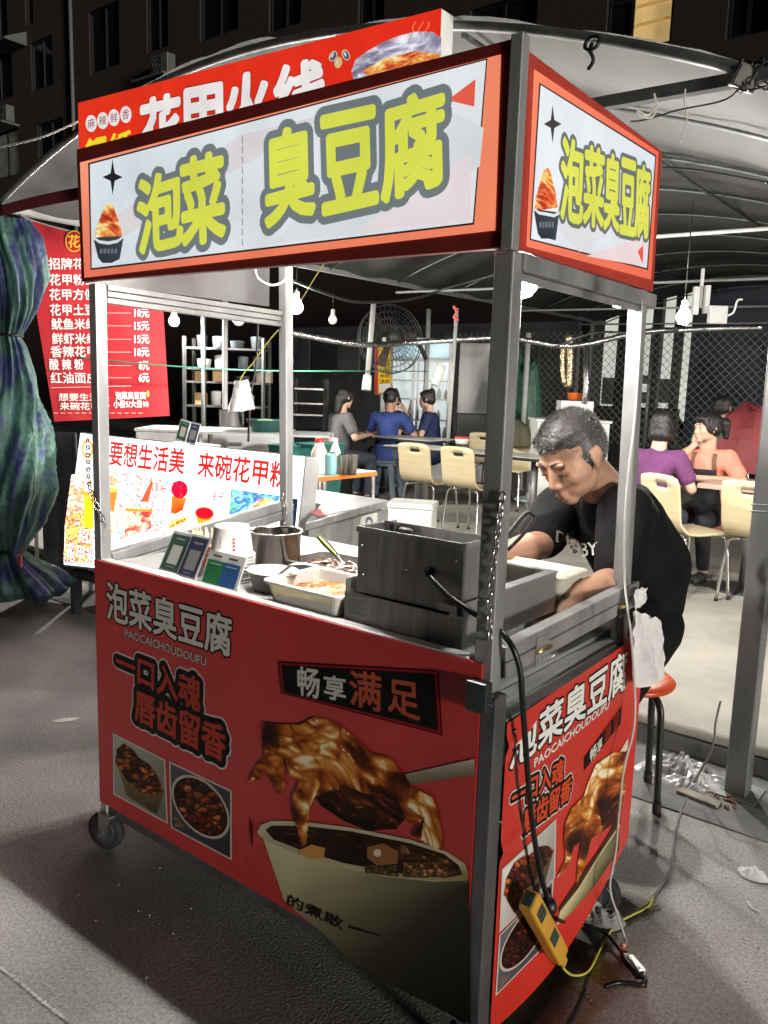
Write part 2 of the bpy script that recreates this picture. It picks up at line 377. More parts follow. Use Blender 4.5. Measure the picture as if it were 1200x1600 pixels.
# far building: brick facade with window openings
brick = bpy.data.materials.new('dark_brick'); brick.use_nodes = True; _t = brick.node_tree; _bt = _t.nodes.new('ShaderNodeTexBrick'); _tc = _t.nodes.new('ShaderNodeTexCoord'); _mp = _t.nodes.new('ShaderNodeMapping')
_mp.inputs['Rotation'].default_value = (R(90),0,0); _t.links.new(_tc.outputs['Object'], _mp.inputs[0]); _t.links.new(_mp.outputs[0], _bt.inputs[0])
_bt.inputs['Color1'].default_value = (.018,.007,.0065,1); _bt.inputs['Color2'].default_value = (.013,.006,.0055,1); _bt.inputs['Mortar'].default_value = (.009,.0075,.007,1); _bt.inputs['Scale'].default_value = 2.6
_t.links.new(_bt.outputs[0], _t.nodes['Principled BSDF'].inputs['Base Color']); _t.nodes['Principled BSDF'].inputs['Roughness'].default_value = .9
YB = 17.0
bld = thing('brick_building', 'dark brick apartment block rising behind the stalls with one lit window', 'building', (-8,YB,0))
wins = [(-22,-30,12,55,0),(38,-12,52,35,0),(-25,85,20,150,0),(47,68,83,132,0),(138,20,187,100,0),(228,-10,263,72,0),(312,-20,372,45,0),(-8,210,30,272,2),(58,195,100,262,0),
        (560,-10,600,30,0),(735,16,838,44,0),(1140,-20,1200,48,0),(952,-40,1048,66,1),(420,-10,470,35,0)]
rects = []
for (u0,v0,u1,v1,k) in wins:
    a, b = gy(u0,v0,YB), gy(u1,v1,YB); rects.append((min(a.x,b.x), min(a.z,b.z), max(a.x,b.x), max(a.z,b.z), k))
X = sorted(set([-48,14]+[r[0] for r in rects]+[r[2] for r in rects])); Z = sorted(set([0,22]+[r[1] for r in rects]+[r[3] for r in rects]))
g = MB()
for i in range(len(X)-1):
    for j in range(len(Z)-1):
        cx_, cz_ = (X[i]+X[i+1])/2, (Z[j]+Z[j+1])/2
        if any(r[0]<cx_<r[2] and r[1]<cz_<r[3] for r in rects): continue
        g.add([(X[i],YB,Z[j]),(X[i+1],YB,Z[j]),(X[i+1],YB,Z[j+1]),(X[i],YB,Z[j+1])], [(0,1,2,3)])
for r in rects:
    for (p,q) in (((r[0],r[1]),(r[2],r[1])),((r[2],r[1]),(r[2],r[3])),((r[2],r[3]),(r[0],r[3])),((r[0],r[3]),(r[0],r[1]))):
        g.add([(p[0],YB,p[1]),(q[0],YB,q[1]),(q[0],YB+.16,q[1]),(p[0],YB+.16,p[1])], [(0,1,2,3)])
g.b2((-48,YB+.26,0),(14,YB+8,22)); g.build('wall', brick, bld)
glass_dk = M('dark_window_glass', (.006,.007,.009), .08, 0, .3)
frame_dk = M('dark_window_frame', (.006,.006,.006), .5)
warm = M('lit_room_wall', (.72,.50,.20), .6, 0, .2, 1.2, emit=.55)
dim = M('dim_room', (.10,.105,.09), .6, 0, .4, 3, emit=.18)
for r in rects:
    f = MB(); t_ = .07
    for (a,b,c,d) in ((r[0],r[1],r[2],r[1]+t_),(r[0],r[3]-t_,r[2],r[3]),(r[0],r[1]+t_,r[0]+t_,r[3]-t_),(r[2]-t_,r[1]+t_,r[2],r[3]-t_)): f.b2((a,YB+.08,b),(c,YB+.15,d))
    xm = r[0]+(r[2]-r[0])*(.38 if r[4]==1 else .5); f.b2((xm-.04,YB+.08,r[1]+t_),(xm+.04,YB+.15,r[3]-t_))
    if r[4]==1: f.b2((r[0]+t_,YB+.085,r[1]+(r[3]-r[1])*.62),(xm-.04,YB+.145,r[1]+(r[3]-r[1])*.66))
    fo = f.build('window', frame_dk, bld)
    p = MB(); p.add([(r[0]+t_,YB+.12,r[1]+t_),(r[2]-t_,YB+.12,r[1]+t_),(r[2]-t_,YB+.12,r[3]-t_),(r[0]+t_,YB+.12,r[3]-t_)], [(0,1,2,3)])
    if r[4]==1:
        p = MB(); p.add([(xm+.04,YB+.12,r[1]+t_),(r[2]-t_,YB+.12,r[1]+t_),(r[2]-t_,YB+.12,r[3]-t_),(xm+.04,YB+.12,r[3]-t_)], [(0,1,2,3)]); p.build('pane', warm, fo)
        p = MB(); p.add([(r[0]+t_,YB+.12,r[1]+t_),(xm-.04,YB+.12,r[1]+t_),(xm-.04,YB+.12,r[3]-t_),(r[0]+t_,YB+.12,r[3]-t_)], [(0,1,2,3)]); p.build('pane', glass_dk, fo)
        p = MB()                                       # a bunk and shelf seen inside the lit room
        for zz in (.30,.52,.7): p.b2((xm+.1,YB+.05,r[1]+(r[3]-r[1])*zz),(r[2]-t_-.02,YB+.11,r[1]+(r[3]-r[1])*zz+.05))
        p.build('blind_slat', M('lit_blind', (.62,.40,.14), .6, emit=.35), fo)
    else: p.build('pane', dim if r[4]==2 else glass_dk, fo)
P0, P1 = gy(108,-40,YB-.1), gy(116,220,YB-.1)
g = MB(); g.tube([P0,(P0.x*.3+P1.x*.7,YB-.1,P1.z),(P1.x,YB-.1,0.3)], .07, 8); g.build('drain_pipe', M('pipe_grey', (.10,.098,.10), .6), bld)
ac_m = M('aged_white_casing', (.07,.07,.07), .5)
for n_, (u,v,lab) in enumerate(((255,103,'grey air conditioner outdoor unit on the dark brick wall above the red sign'),(8,180,'air conditioner outdoor unit at the far left edge of the brick wall'),(12,62,'slanted pale awning hood over a window at upper left'))):
    c = gy(u,v,YB-.4)
    if n_ < 2:
        a = thing('air_conditioner', lab, 'air conditioner', (c.x,YB-.4,c.z), group='outdoor units on the brick building')
        q = MB(); q.box(c, (.85,.34,.62)); q.build('casing', ac_m, a, bevel=.02)
        q = MB(); q.ring(c+V((-.1,-.178,0)), .24, .012, 24, 5, Matrix.Rotation(R(90),3,'X')); q.ring(c+V((-.1,-.178,0)), .13, .008, 20, 5, Matrix.Rotation(R(90),3,'X')); q.build('fan_grille', frame_dk, a)
        q = MB(); q.box(c+V((-.25,-.1,-.42)), (1.7,.75,.08)); q.build('ledge', ac_m, a, bevel=.01)
    else:
        q = MB(); q.hexa([c+V((-.9,-.5,-.25)),c+V((.7,-.5,-.25)),c+V((.7,.4,-.25)),c+V((-.9,.4,-.25))],[c+V((-.9,-.5,-.18)),c+V((.7,-.5,-.18)),c+V((.7,.4,.28)),c+V((-.9,.4,.28))])
        tag(q.build('window_hood', ac_m), lab, 'hood')

# ================================================================== THE CART
cart = thing('food_cart', 'red and silver street food cart with a glowing white sign box, selling pickled stinky tofu', 'food cart', (-.67,.36,0))
W0 = -1.35; ZC = .922
def N_(name, mb, mat, **k): return mb.build(name, mat, cart, **k)
# posts
N_('post', MB().b2((-.037,0,.86),(.004,.04,1.705)), galv, bevel=.003)
N_('post', MB().b2((-.013,-.006,.09),(.021,.038,.858)), darksteel, bevel=.003)
a, b = gy(140,436,0), gy(156,868,0)
N_('post', MB().b2((W0-.008,0,.12),(W0+.026,.036,1.712)), galv, bevel=.003)
a, b = gx(441,425,W0), gx(448,840,W0)
N_('post', MB().beam((W0+.015,a.y,1.95),(W0+.015,b.y,.12),.036), galv, bevel=.003)
a, b = gx(1004,470,.004), gx(986,985,.004)
N_('post', MB().beam((-.014,a.y,1.95),(-.014,b.y+.002,.12),.036), galv, bevel=.003)
YR = b.y; YRT = a.y
# sign box
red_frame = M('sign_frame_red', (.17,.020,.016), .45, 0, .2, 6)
TLf, TRf, BRf, BLf = gy(118,233,-.024), gy(806,58,-.024), gy(795,386,-.024), gy(126,440,-.024)
TRs, BRs = gx(1036,236,.014), gx(1022,456,.014)
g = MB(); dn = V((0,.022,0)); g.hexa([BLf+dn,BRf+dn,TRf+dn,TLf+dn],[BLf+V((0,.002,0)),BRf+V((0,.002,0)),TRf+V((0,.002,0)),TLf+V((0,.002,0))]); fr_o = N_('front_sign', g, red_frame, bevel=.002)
sTL, sBL = gx(822,74,.014), gx(806,388,.014)
side_red_lit = M('side_sign_frame_red_lit', (.42,.05,.035), .4, 0, .12, 6)  # the frame red again, lightened to paint in the light on this side
g = MB(); dx = V((-.022,0,0)); dx2 = V((-.002,0,0)); g.hexa([sBL+dx,BRs+dx,TRs+dx,sTL+dx],[sBL+dx2,BRs+dx2,TRs+dx2,sTL+dx2]); sd_o = N_('side_sign', g, side_red_lit, bevel=.002)
g = MB(); g.beam((.004,-.016,1.702),(.004,-.016,2.062),.026,.024); N_('corner_trim', g, galv, bevel=.002)
zt = 2.035
g = MB(); g.b2((W0-.005,0,zt-.012),(-.012,.66,zt)); N_('roof_sheet', g, galv)
g = MB(); g.b2((W0-.02,.0,1.715),(W0-.008,.70,2.03)); N_('left_fascia', g, M('dull_sheet_metal', (.15,.147,.147), .5, .4, .2, 3, spots=((.24,.24,.235), 30, .72)))
g = MB(); g.beam((W0,.70,1.99),(-.02,.66,1.99),.025,.05); N_('back_rail', g, galv)
g = MB(); p, q = gx(806,398,.0), gx(1020,463,.0); g.beam((-.004,.03,1.688),(-.004,q.y,1.682),.03,.032); g.beam((-.012,.03,1.665),(-.012,q.y-.01,1.66),.012,.014); N_('side_rail', g, galv, bevel=.002)
# --- front sign artwork
mf = lambda u,v: gy(u,v,-.024)
A = Art(mf, (0,-1,0), .0004)
ORG = (255,150,112); BLK = (40,30,28)
A.poly([(125,254),(783,85),(774,360),(132,434)], ORG, 0, [(255,160,128),(255,146,110),(255,142,105),(240,120,92)])
A.poly([(138,255),(762,91),(741,351),(142,422)], BLK, 1)
A.poly([(141,257),(760,94),(739,348),(144,419)], (228,236,240), 2, [(222,234,240),(236,242,246),(236,238,244),(226,236,242)])
A.poly([(145,360),(380,210),(520,176),(145,400)], (226,222,226), 3); A.poly([(430,380),(640,140),(756,200),(750,260),(600,362)], (226,230,235), 3); A.poly([(560,360),(735,240),(738,346)], (240,228,232), 4)
for k in range(11): A.poly([(379,212+k*16.2),(380.6,212+k*16.2),(380.8,224+k*16),(379.2,224+k*16)], (150,155,160), 5)
A.poly([(700,157),(744,124),(742,167)], (238,100,78), 5)
def star(A, x, y, a, b, col, L=5):
    P = []
    for k in range(4):
        t = k*math.pi/2; ex, ey = (a if k%2==0 else 0), (b if k%2 else 0)
        dx_, dy_ = math.cos(t), math.sin(t); P.append((x+dx_*a, y+dy_*b)); t2 = t+math.pi/4
        for m in (-.32,0,.32): P.append((x+math.cos(t2+m)*a*(.30+abs(m)*.25), y+math.sin(t2+m)*b*(.30+abs(m)*.25)))
    A.poly(P, col, L)
star(A, 177, 277, 16, 28, (36,36,42))
def cup(A, cx, top, bot, w, sk, seed):                 # paper bowl heaped with fried tofu, as printed on the sign
    h = bot-top; r = top+h*.58
    heap = [(cx-w*.46,r+4),(cx-w*.42,r-h*.14),(cx-w*.30,r-h*.30),(cx-w*.20,r-h*.44),(cx-w*.10,top+h*.04),(cx+w*.04,top),(cx+w*.17,top+h*.06),(cx+w*.26,r-h*.36),(cx+w*.38,r-h*.2),(cx+w*.44,r-2)]
    A.poly(heap, (238,190,120), 5)
    A.shade(heap, glossy(.6, w*.30, seed, GOLD, 1.05, .10), 6, 1.2)
    A.poly([(cx-w*.50,r),(cx+w*.50,r-3+sk),(cx+w*.36,bot-6+sk),(cx+w*.1,bot),(cx-w*.2,bot),(cx-w*.34,bot-8)], (58,64,74), 7, [(52,56,64),(70,76,86),(62,70,80),(48,52,62),(44,50,60),(50,54,64)])
    A.poly([(cx-w*.52,r-3),(cx-w*.3,r+4),(cx,r+6),(cx+w*.3,r+3+sk*.6),(cx+w*.52,r-5+sk),(cx+w*.5,r+sk),(cx+w*.3,r+8+sk*.6),(cx,r+11),(cx-w*.3,r+9),(cx-w*.5,r+2)], (225,228,230), 8)
    for k in range(5): A.poly([(cx-w*.28+k*w*.12,r+h*.19),(cx-w*.2+k*w*.12,r+h*.18),(cx-w*.2+k*w*.12,r+h*.26),(cx-w*.28+k*w*.12,r+h*.27)], (110,118,130), 8)
cup(A, 171, 317, 411, 48, 0, 3)
YEL = (226,232,86); GRY = (118,128,130)
for ch, q in (('泡',[(216,285),(283,262),(286,380),(219,397)]),('菜',[(283,253),(349,237),(352,370),(287,385)]),('臭',[(415,212),(489,194),(492,333),(418,354)]),('豆',[(503,186),(587,168),(590,315),(508,334)]),('腐',[(598,166),(692,138),(696,286),(600,316)])):
    A.text(ch, q, GRY, 6, .125, n=30, res=3); A.text(ch, q, YEL, 7, .036, n=12, res=3)
A.build('lit_face', lit_m, fr_o)
# --- side sign artwork
ms = lambda u,v: gx(u,v,.014)
A = Art(ms, (1,0,0), .0004)
A.poly([(834,108),(1029,238),(1017,437),(822,385)], (246,128,98), 0, [(252,140,108),(240,110,84),(240,112,84),(250,130,100)])
A.poly([(842,129),(1025,243),(1012,422),(827,375)], (60,40,38), 1); A.poly([(844,133),(1023,245),(1010,419),(829,373)], (226,234,240), 2, [(232,240,246),(222,230,238),(220,226,234),(230,236,242)])
A.poly([(915,400),(1005,370),(1008,417)], (236,216,220), 3); A.poly([(850,340),(1020,280),(1016,330),(905,394)], (228,226,232), 3)
star(A, 862, 194, 14, 30, (70,64,66))
cup(A, 852, 262, 373, 40, 9, 5)
A.poly([(995,393),(1004,383),(1003,412)], (228,90,74), 5)
for i, ch in enumerate('泡菜臭豆腐'):
    s0, s1 = [(0,.245),(.262,.48),(.495,.66),(.68,.835),(.845,1)][i]
    tp = lambda s: (877+s*137, 214+s*50); bt = lambda s: (874+s*137, 341+s*32)
    q = [tp(s0),tp(s1),bt(s1),bt(s0)]; A.text(ch, q, (110,116,112), 6, .085, n=24); A.text(ch, q, (222,226,92), 7, .03)
A.build('lit_face', lit_m, sd_o)
# --- front panel
YP = -.008
g = MB(); g.b2((W0+.003,-.008,.160),(-.0135,-.002,ZC)); fp = N_('front_panel', g, red_vinyl)
mfp = lambda u,v: gy(u,v,YP)
A = Art(mfp, (0,-1,0), .0005)
q = [(167,908),(362,964),(361,1027),(168,967)]; A.text('泡菜臭豆腐', q, (18,10,10), 1, .07, n=12); A.text('泡菜臭豆腐', q, (205,203,196), 2, .022)
A.text('PAOCAICHOUDOUFU', [(196,982),(323,1028),(322,1041),(196,995)], (12,6,6), 1, .09); A.text('PAOCAICHOUDOUFU', [(196,982),(323,1028),(322,1041),(196,995)], (190,180,175), 2, .03)
r1 = [(183,1012),(314,1061),(313,1113),(183,1052)]; r2 = [(212,1076),(353,1137),(352,1191),(212,1124)]
for b_, c_, L_ in ((.27,(205,200,192),1),(.215,(14,9,9),2),(.03,(168,58,44),3)):
    A.text('一口入魂', r1, c_, L_, b_, n=28); A.text('唇齿留香', r2, c_, L_, b_, n=28)
FD = [(120,52,22),(150,74,30),(96,40,20),(70,30,18),(178,98,44),(52,26,16)]
def photo(A, q, bg, seed, bowl, pal):
    Q = [V((x[0],x[1],0)) for x in q]; f = lambda s,t: tuple(bil(Q,s,t))[:2]
    A.poly([f(0,0),f(1,0),f(1,1),f(0,1)], (205,198,190), 2); m_ = .025
    A.poly([f(m_,m_),f(1-m_,m_),f(1-m_,1-m_),f(m_,1-m_)], bg, 3, [bg,tuple(x*.7 for x in bg),tuple(x*.9 for x in bg),tuple(min(255,x*1.2) for x in bg)])
    bw = [f(.5+.47*math.cos(a), .55+.42*math.sin(a)) for a in [k*math.pi/16 for k in range(32)]]
    if bowl == 1:
        A.poly([f(.06,.55),f(.97,.5),f(.8,.06),f(.25,.1)], (120,100,70), 4, [(140,118,84),(110,92,60),(60,48,34),(96,78,52)])
        P = [f(.05,.55),f(.08,.78),f(.22,.93),f(.4,.9),f(.5,.82),f(.7,.8),f(.85,.68),f(.96,.5),f(.8,.36),(f(.55,.28)),(f(.25,.36))]
    else:
        A.poly(bw, (196,186,170), 4); P = [f(.5+.435*math.cos(a), .55+.385*math.sin(a)) for a in [k*math.pi/16 for k in range(32)]]; A.poly(P, (40,22,16), 5)
        for k in range(14): A.poly([f(.05+.02*k%.2,.05+.01*k),f(.09+.02*k%.2,.05+.01*k),f(.08,.09+.01*k)], (150,110,80), 4)
        P = [f(.5+.40*math.cos(a), .56+.37*math.sin(a)) for a in [k*math.pi/16 for k in range(32)]]
    A.poly(P, (66,32,18), 5); A.shade(P, pieces(abs(q[1][0]-q[0][0])*.13, seed, pal, .22), 6, 1.4)
photo(A, [(177,1145),(259,1187),(263,1287),(178,1241)], (150,150,140), 11, 1, FD)
photo(A, [(265,1189),(363,1235),(363,1344),(267.5,1293)], (70,68,74), 12, 2, FD+[(120,30,22),(90,24,20)])
# black slogan plate
for P, c_, L_ in (([(435,1033),(686,1047),(692,1149),(440,1083)],(34,8,8),1),([(437,1035.5),(684,1049),(690,1146),(442,1081.5)],(150,24,26),2),([(441,1038),(680,1052),(686,1141),(444.5,1081)],(12,9,10),3)): A.poly(P, c_, L_)
for ch, q, c_ in (('畅',[(466,1041),(500,1045),(500,1092),(467,1084)],(205,205,195)),('享',[(507,1054),(541,1058),(541,1098),(508,1089)],(205,205,195)),('满',[(547,1046),(596,1053),(596,1112),(549,1100)],(172,78,52)),('足',[(608,1061),(655,1068),(657,1126),(608,1110)],(172,78,52))): A.text(ch, q, c_, 4, .022)
# spoonful of sauced tofu over a paper bowl
K = lambda P: [(380+x/2.6667, 1000+y/2.6667) for x,y in P]
rim = K([(62,800),(75,770),(120,752),(250,755),(450,780),(700,830),(850,880),(925,930),(942,975),(935,1000),(800,1005),(600,985),(420,950),(250,900),(120,845),(75,820)])
A.poly(K([(85,825),(120,845),(250,900),(420,950),(600,985),(800,1005),(938,1000),(946,1020),(950,1600),(925,1585),(700,1478),(480,1360),(300,1190),(172,1085)]), (120,116,88), 2,
       [(206,200,158),(214,206,164),(208,202,160),(172,166,130),(124,120,92),(96,92,70),(84,80,60),(48,46,34),(16,15,12),(20,18,14),(36,34,26),(62,58,44),(122,116,88),(168,162,126)])
A.poly(rim, (196,184,146), 3, [(206,196,158)]*8+[(150,130,84)]*2+[(188,176,138)]*6)
ins = K([(95,790),(120,772),(250,772),(450,795),(700,845),(840,890),(900,935),(915,975),(850,990),(650,970),(430,930),(260,880),(130,830)])
A.poly(ins, (44,24,14), 4)
A.shade(K([(130,800),(250,785),(450,808),(700,858),(850,905),(905,965),(850,984),(650,965),(430,925),(260,872)]), glossy(.3,26,31,[(0,(20,10,6)),(.4,(46,24,14)),(.6,(84,50,24)),(.8,(130,90,46)),(1,(230,200,150))],.9,-.08), 5, 2)
for P, c_ in ((K([(508,935),(640,935),(650,985),(512,968)]),(82,64,34)),(K([(672,925),(770,925),(775,990),(668,985)]),(96,74,44)),(K([(235,875),(290,850),(345,865),(340,905),(290,912),(235,885)]),(206,150,78)),(K([(520,860),(590,845),(650,880),(645,930),(560,935),(520,905)]),(150,100,60))): A.poly(P, c_, 6)
A.shade(K([(512,936),(640,936),(655,980),(515,966)]), pieces(9,32,[(96,76,40),(80,60,30),(120,92,50)]), 7, 1.8); A.shade(K([(672,928),(770,926),(850,940),(860,985),(680,985)]), pieces(7,33,[(150,110,60),(190,130,90),(90,70,36),(130,66,44)]), 7, 1.8); A.ellipse(*K([(563,885)])[0], 6, 6, (236,220,190), 7)
A.poly(K([(675,558),(966,494),(968,560),(700,602)]), (170,160,140), 3, [(150,140,120),(190,182,160),(120,112,94),(110,96,70)])
A.poly(K([(300,640),(420,560),(560,560),(700,610),(740,660),(700,720),(640,785),(520,792),(420,750),(330,690)]), (40,18,10), 4)
blobP = K([(95,340),(170,350),(240,352),(300,320),(350,330),(400,350),(470,400),(540,470),(620,490),(670,560),(700,605),(790,650),(820,720),(838,850),(815,870),(745,830),(705,810),(745,760),(690,760),(640,640),(520,640),(420,600),(310,650),(285,690),(265,850),(248,855),(210,700),(215,640),(240,590),(200,560),(172,480),(178,620),(150,640),(120,580),(92,530),(70,580),(30,592),(60,520),(95,490),(85,400)])
A.shade(K([(300,640),(420,560),(560,560),(700,610),(740,660),(700,720),(640,785),(520,792),(420,750),(330,690)]), glossy(.4,30,44,[(0,(16,7,5)),(.45,(48,20,10)),(.65,(92,42,18)),(.85,(150,90,44)),(1,(240,210,170))],.95,-.05), 5, 2)
A.poly(blobP, (128,58,16), 6); A.shade(blobP, glossy(.6,46,41,gain=1.1,bias=.12), 7, 1.8)
for P in ([(215,640),(300,560),(330,590),(285,690),(265,850),(248,855),(210,700)],[(700,610),(790,650),(820,720),(838,850),(815,870),(745,830),(760,740),(690,690)]):
    A.poly(K(P), (166,96,36), 8); A.shade(K(P), glossy(1.35,40,46,gain=1.0,bias=.18), 9, 1.8)
A.text('的煮敢', [(452,1396),(538,1434),(536,1452),(450,1414)], (24,22,16), 5, .03); A.poly([(546,1445),(598,1461),(598,1463),(546,1449)], (30,28,20), 5)
A.poly([(391,1274),(396,1290),(396,1322),(394,1322)], (60,10,12), 3)
A.build('printed_artwork', print_m, fp)
# --- side panel: vinyl on a frame, creased near the front post
XS = .024
def vin(u, v):                                         # u along y, v along z
    y = .04+u*.735; top = .795+.03*u
    bot = .10+.035*u+.09*u*u-.05*math.sin(math.pi*u)
    if u > .86: bot = max(bot, .150 + (u-.86)*.2)
    z = bot+(top-bot)*v; cr = 0
    if u < .22: cr = .007*math.exp(-((v-.93-.12*u)/.018)**2)*(1-u/.22) + .008*math.exp(-((v-.60-.2*u)/.02)**2)*(1-u/.22)
    return V((XS+cr+.004*math.sin(9*v+3*u)*max(0,.15-v)*4, y, z))
g = MB(); g.sheet(vin, 40, 60); sp = N_('side_panel', g, M('red_vinyl_sheet', (.56,.028,.016), .35, 0, .1, 3, .10, 6))
msp = lambda u,v: gx(u,v,XS)
A = Art(msp, (1,0,0), .0008)
q = [(798,1146),(980,1013),(977,1076),(795,1204)]; A.text('泡菜臭豆腐', q, (14,10,10), 1, .075, n=12); A.text('泡菜臭豆腐', q, (232,232,228), 2, .026)
A.text('PAOCAICHOUDOUFU', [(834,1186),(952,1093),(950,1106),(834,1199)], (226,226,222), 2, .035)
A.poly([(912,1183),(971,1103),(969,1131),(912,1204)], (20,14,14), 1)
for ch, q, c_ in (('畅',[(921,1172),(931,1159),(931,1179),(921,1191)],(230,225,215)),('享',[(932,1160),(940,1150),(940,1167),(932,1178)],(230,225,215)),('满',[(943,1141),(954,1126),(953,1150),(943,1163)],(150,44,26)),('足',[(957,1122),(967,1110),(966,1133),(957,1146)],(150,44,26))): A.text(ch, q, c_, 4, .02)
r1 = [(800,1229),(880,1184),(878,1219),(798,1266)]; r2 = [(817,1267),(893,1212),(889,1247),(817,1303)]
for b_, c_, L_ in ((.24,(226,220,212),1),(.18,(16,10,10),2),(.035,(206,74,38),3)):
    A.text('一口入魂', r1, c_, L_, b_, n=14); A.text('唇齿留香', r2, c_, L_, b_, n=14)
photo(A, [(783,1358),(868,1279),(866,1371),(779,1457)], (196,190,186), 21, 1, [(150,62,24),(110,44,20),(180,90,40),(80,34,18),(60,30,20)])
photo(A, [(779,1461),(864,1374),(858,1470),(773,1556)], (86,84,92), 22, 2, [(90,26,18),(120,40,24),(64,22,16),(44,18,14)])
K2 = lambda P: [(740+x/2.5807, 980+y/2.5807) for x,y in P]
A.poly(K2([(350,1130),(430,1010),(520,880),(585,765),(588,800),(500,930),(420,1060),(330,1200)]), (210,196,150), 3)
A.poly(K2([(345,1125),(430,1000),(520,870),(590,745),(588,790),(500,920),(420,1050),(340,1150)]), (66,42,22), 4)
A.poly(K2([(330,1195),(420,1060),(500,930),(586,808),(583,898),(490,1034),(400,1140),(335,1200)]), (150,140,100), 3, [(206,196,150),(198,188,142),(150,140,100),(84,78,54),(50,46,32),(70,64,44),(130,122,88),(190,180,138)])
b2_ = K2([(612,500),(560,505),(520,530),(490,550),(460,620),(440,680),(390,730),(365,790),(360,860),(368,930),(335,1000),(328,1012),(352,990),(385,940),(400,880),(428,865),(415,960),(412,1030),(445,960),(470,850),(520,820),(560,790),(592,740),(608,650)])
A.poly(b2_, (170,80,24), 5); A.shade(b2_, glossy(-1.0,32,51,gain=1.1,bias=.14), 6, 1.6)
A.shade(K2([(500,700),(590,640),(585,730),(510,800)]), glossy(-.9,14,53,gain=.9,bias=-.12), 7, 1.6)
A.poly(K2([(588,500),(620,445),(617,490),(600,512)]), (226,214,196), 4)
A.build('printed_artwork', print_m, sp)
# counter, ledges, carcass
whitec = M('white_counter_sheet', (.46,.46,.445), .35, .1, .08, 4)
g = MB(); g.b2((W0+.03,.0,ZC-.03),(-.175,.745,ZC-.006)); N_('counter_top', g, whitec, bevel=.002)
g = MB(); g.b2((W0+.003,-.0015,ZC-.028),(-.05,.030,ZC+.003)); N_('counter_edge', g, M('pale_edge_trim', (.62,.62,.60), .35, .3, .1), bevel=.002)
g = MB(); g.b2((-.172,.045,.70),(.019,.765,.800)); g.b2((-.10,.046,.8002),(-.02,.764,.812)); g.b2((-.172,.042,.8135),(-.166,.76,ZC)); g.b2((-.06,.05,.8135),(-.054,.76,.824)); N_('side_ledge', g, steel, bevel=.002)
carc = M('cart_inner_sheet', (.20,.20,.20), .5, .3)
g = MB(); g.b2((W0,.70,.17),(-.03,.715,ZC-.035)); N_('back_panel', g, carc)
g = MB(); g.b2((W0,.04,.17),(W0+.012,.695,ZC-.035)); N_('left_panel', g, red_vinyl)
g = MB(); g.b2((W0+.01,.002,.15),(-.02,.70,.165)); N_('bottom_shelf', g, carc)
g = MB()
for y in (.02,.70): g.beam((W0+.03,y,.135),(-.015,y,.135),.03)
for x in (W0+.015,-.02): g.beam((x,.035,.135),(x,.685,.135),.03)
N_('base_frame', g, darksteel)
# folding rails at the two ends
def rails(x, y0, y1, za0, za1, hh, name):
    g = MB()
    for k in range(2):
        o = k*hh; g.beam((x,y0,za0-hh/2-o),(x,y1,za1-hh/2-o), .032, hh-.002)
    return N_(name, g, galv, bevel=.003)
p0, p1 = gx(790,1004,.0), gx(994,905,.0)
rr = rails(-.006, .045, p1.y, p0.z-.004, p1.z-.002, .034, 'folding_rail')
for (u,v) in ((840,1012),(968,944)):
    c = gx(u,v,.0); h = MB()
    for s_ in (1,-1):
        h.b2((.0102,c.y-.03,c.z+s_*.002),(.0125,c.y+.03,c.z+s_*.03))
        for t_ in (-.02,0,.02): h.cyl((.0125,c.y+t_,c.z+s_*.02),(.0145,c.y+t_,c.z+s_*.02),.003,seg=8)
    h.build('hinge', galv, rr); h = MB(); h.cyl((.0155,c.y-.03,c.z),(.0155,c.y+.03,c.z),.005,seg=10); h.build('hinge_pin', M('brass', (.6,.45,.2), .35, 1), rr)
q0, q1 = gx(165,862,W0), gx(440,781,W0)
rails(W0+.01, .04, q1.y-.02, q0.z, q1.z, .036, 'folding_rail')
t0, t1 = gx(150,446,W0), gx(437,488,W0)
g = MB()
for k in range(3): g.beam((W0+.012,.04,t0.z-.004-k*.018),(W0+.012,t1.y-.01,t1.z-.006-k*.018), .03-.004*k, .016)
N_('upper_rail', g, M('worn_white_rail', (.24,.24,.23), .45, .4, .15, 6), bevel=.002)
g = MB(); g.b2((-.034,-.034,.83),(.014,-.007,.892)); lt = N_('latch_box', g, M('dark_latch', (.05,.065,.065), .3, .6), bevel=.004)
g = MB()
for z in (.85,.87): g.cyl((.0145,-.02,z),(.022,-.02,z),.004,seg=10)
g.build('screw', chrome, lt)
# chains
def chain(pts, L=.020, r=.0019, name='chain'):
    P = spline(pts, 8); g = MB(); acc = [0]
    for i in range(1,len(P)): acc.append(acc[-1]+(P[i]-P[i-1]).length)
    n = int(acc[-1]/(L*.78))
    for k in range(n):
        s_ = (k+.5)/n*acc[-1]; i = max(j for j in range(len(acc)) if acc[j] <= s_); i = min(i, len(P)-2); t = (s_-acc[i])/(acc[i+1]-acc[i]); c = P[i].lerp(P[i+1],t); d = (P[i+1]-P[i]).normalized()
        x = d.cross(V((0,1,0))).normalized(); y = d.cross(x)
        if k%2: x, y = y, x
        ring = [c + d*(math.cos(a)*L*.5 + (L*.12 if math.cos(a)>0 else -L*.12)) + x*math.sin(a)*L*.28 for a in [2*math.pi*j/14 for j in range(14)]]
        g.tube(ring, r, 6, closed=True)
    return N_(name, g, chrome)
chain([gy(785,772,-.006),gy(775,850,-.012),gy(764,935,-.012),gy(766,1000,-.007)])
chain([gy(137,688,-.006),gy(140,760,-.010),gy(155,800,-.010),gy(168,832,.034),gy(167,875,.045)], .026)
chain([gx(441,772,W0+.04),gx(446,800,W0+.04),gx(444,838,W0+.04)], .02)
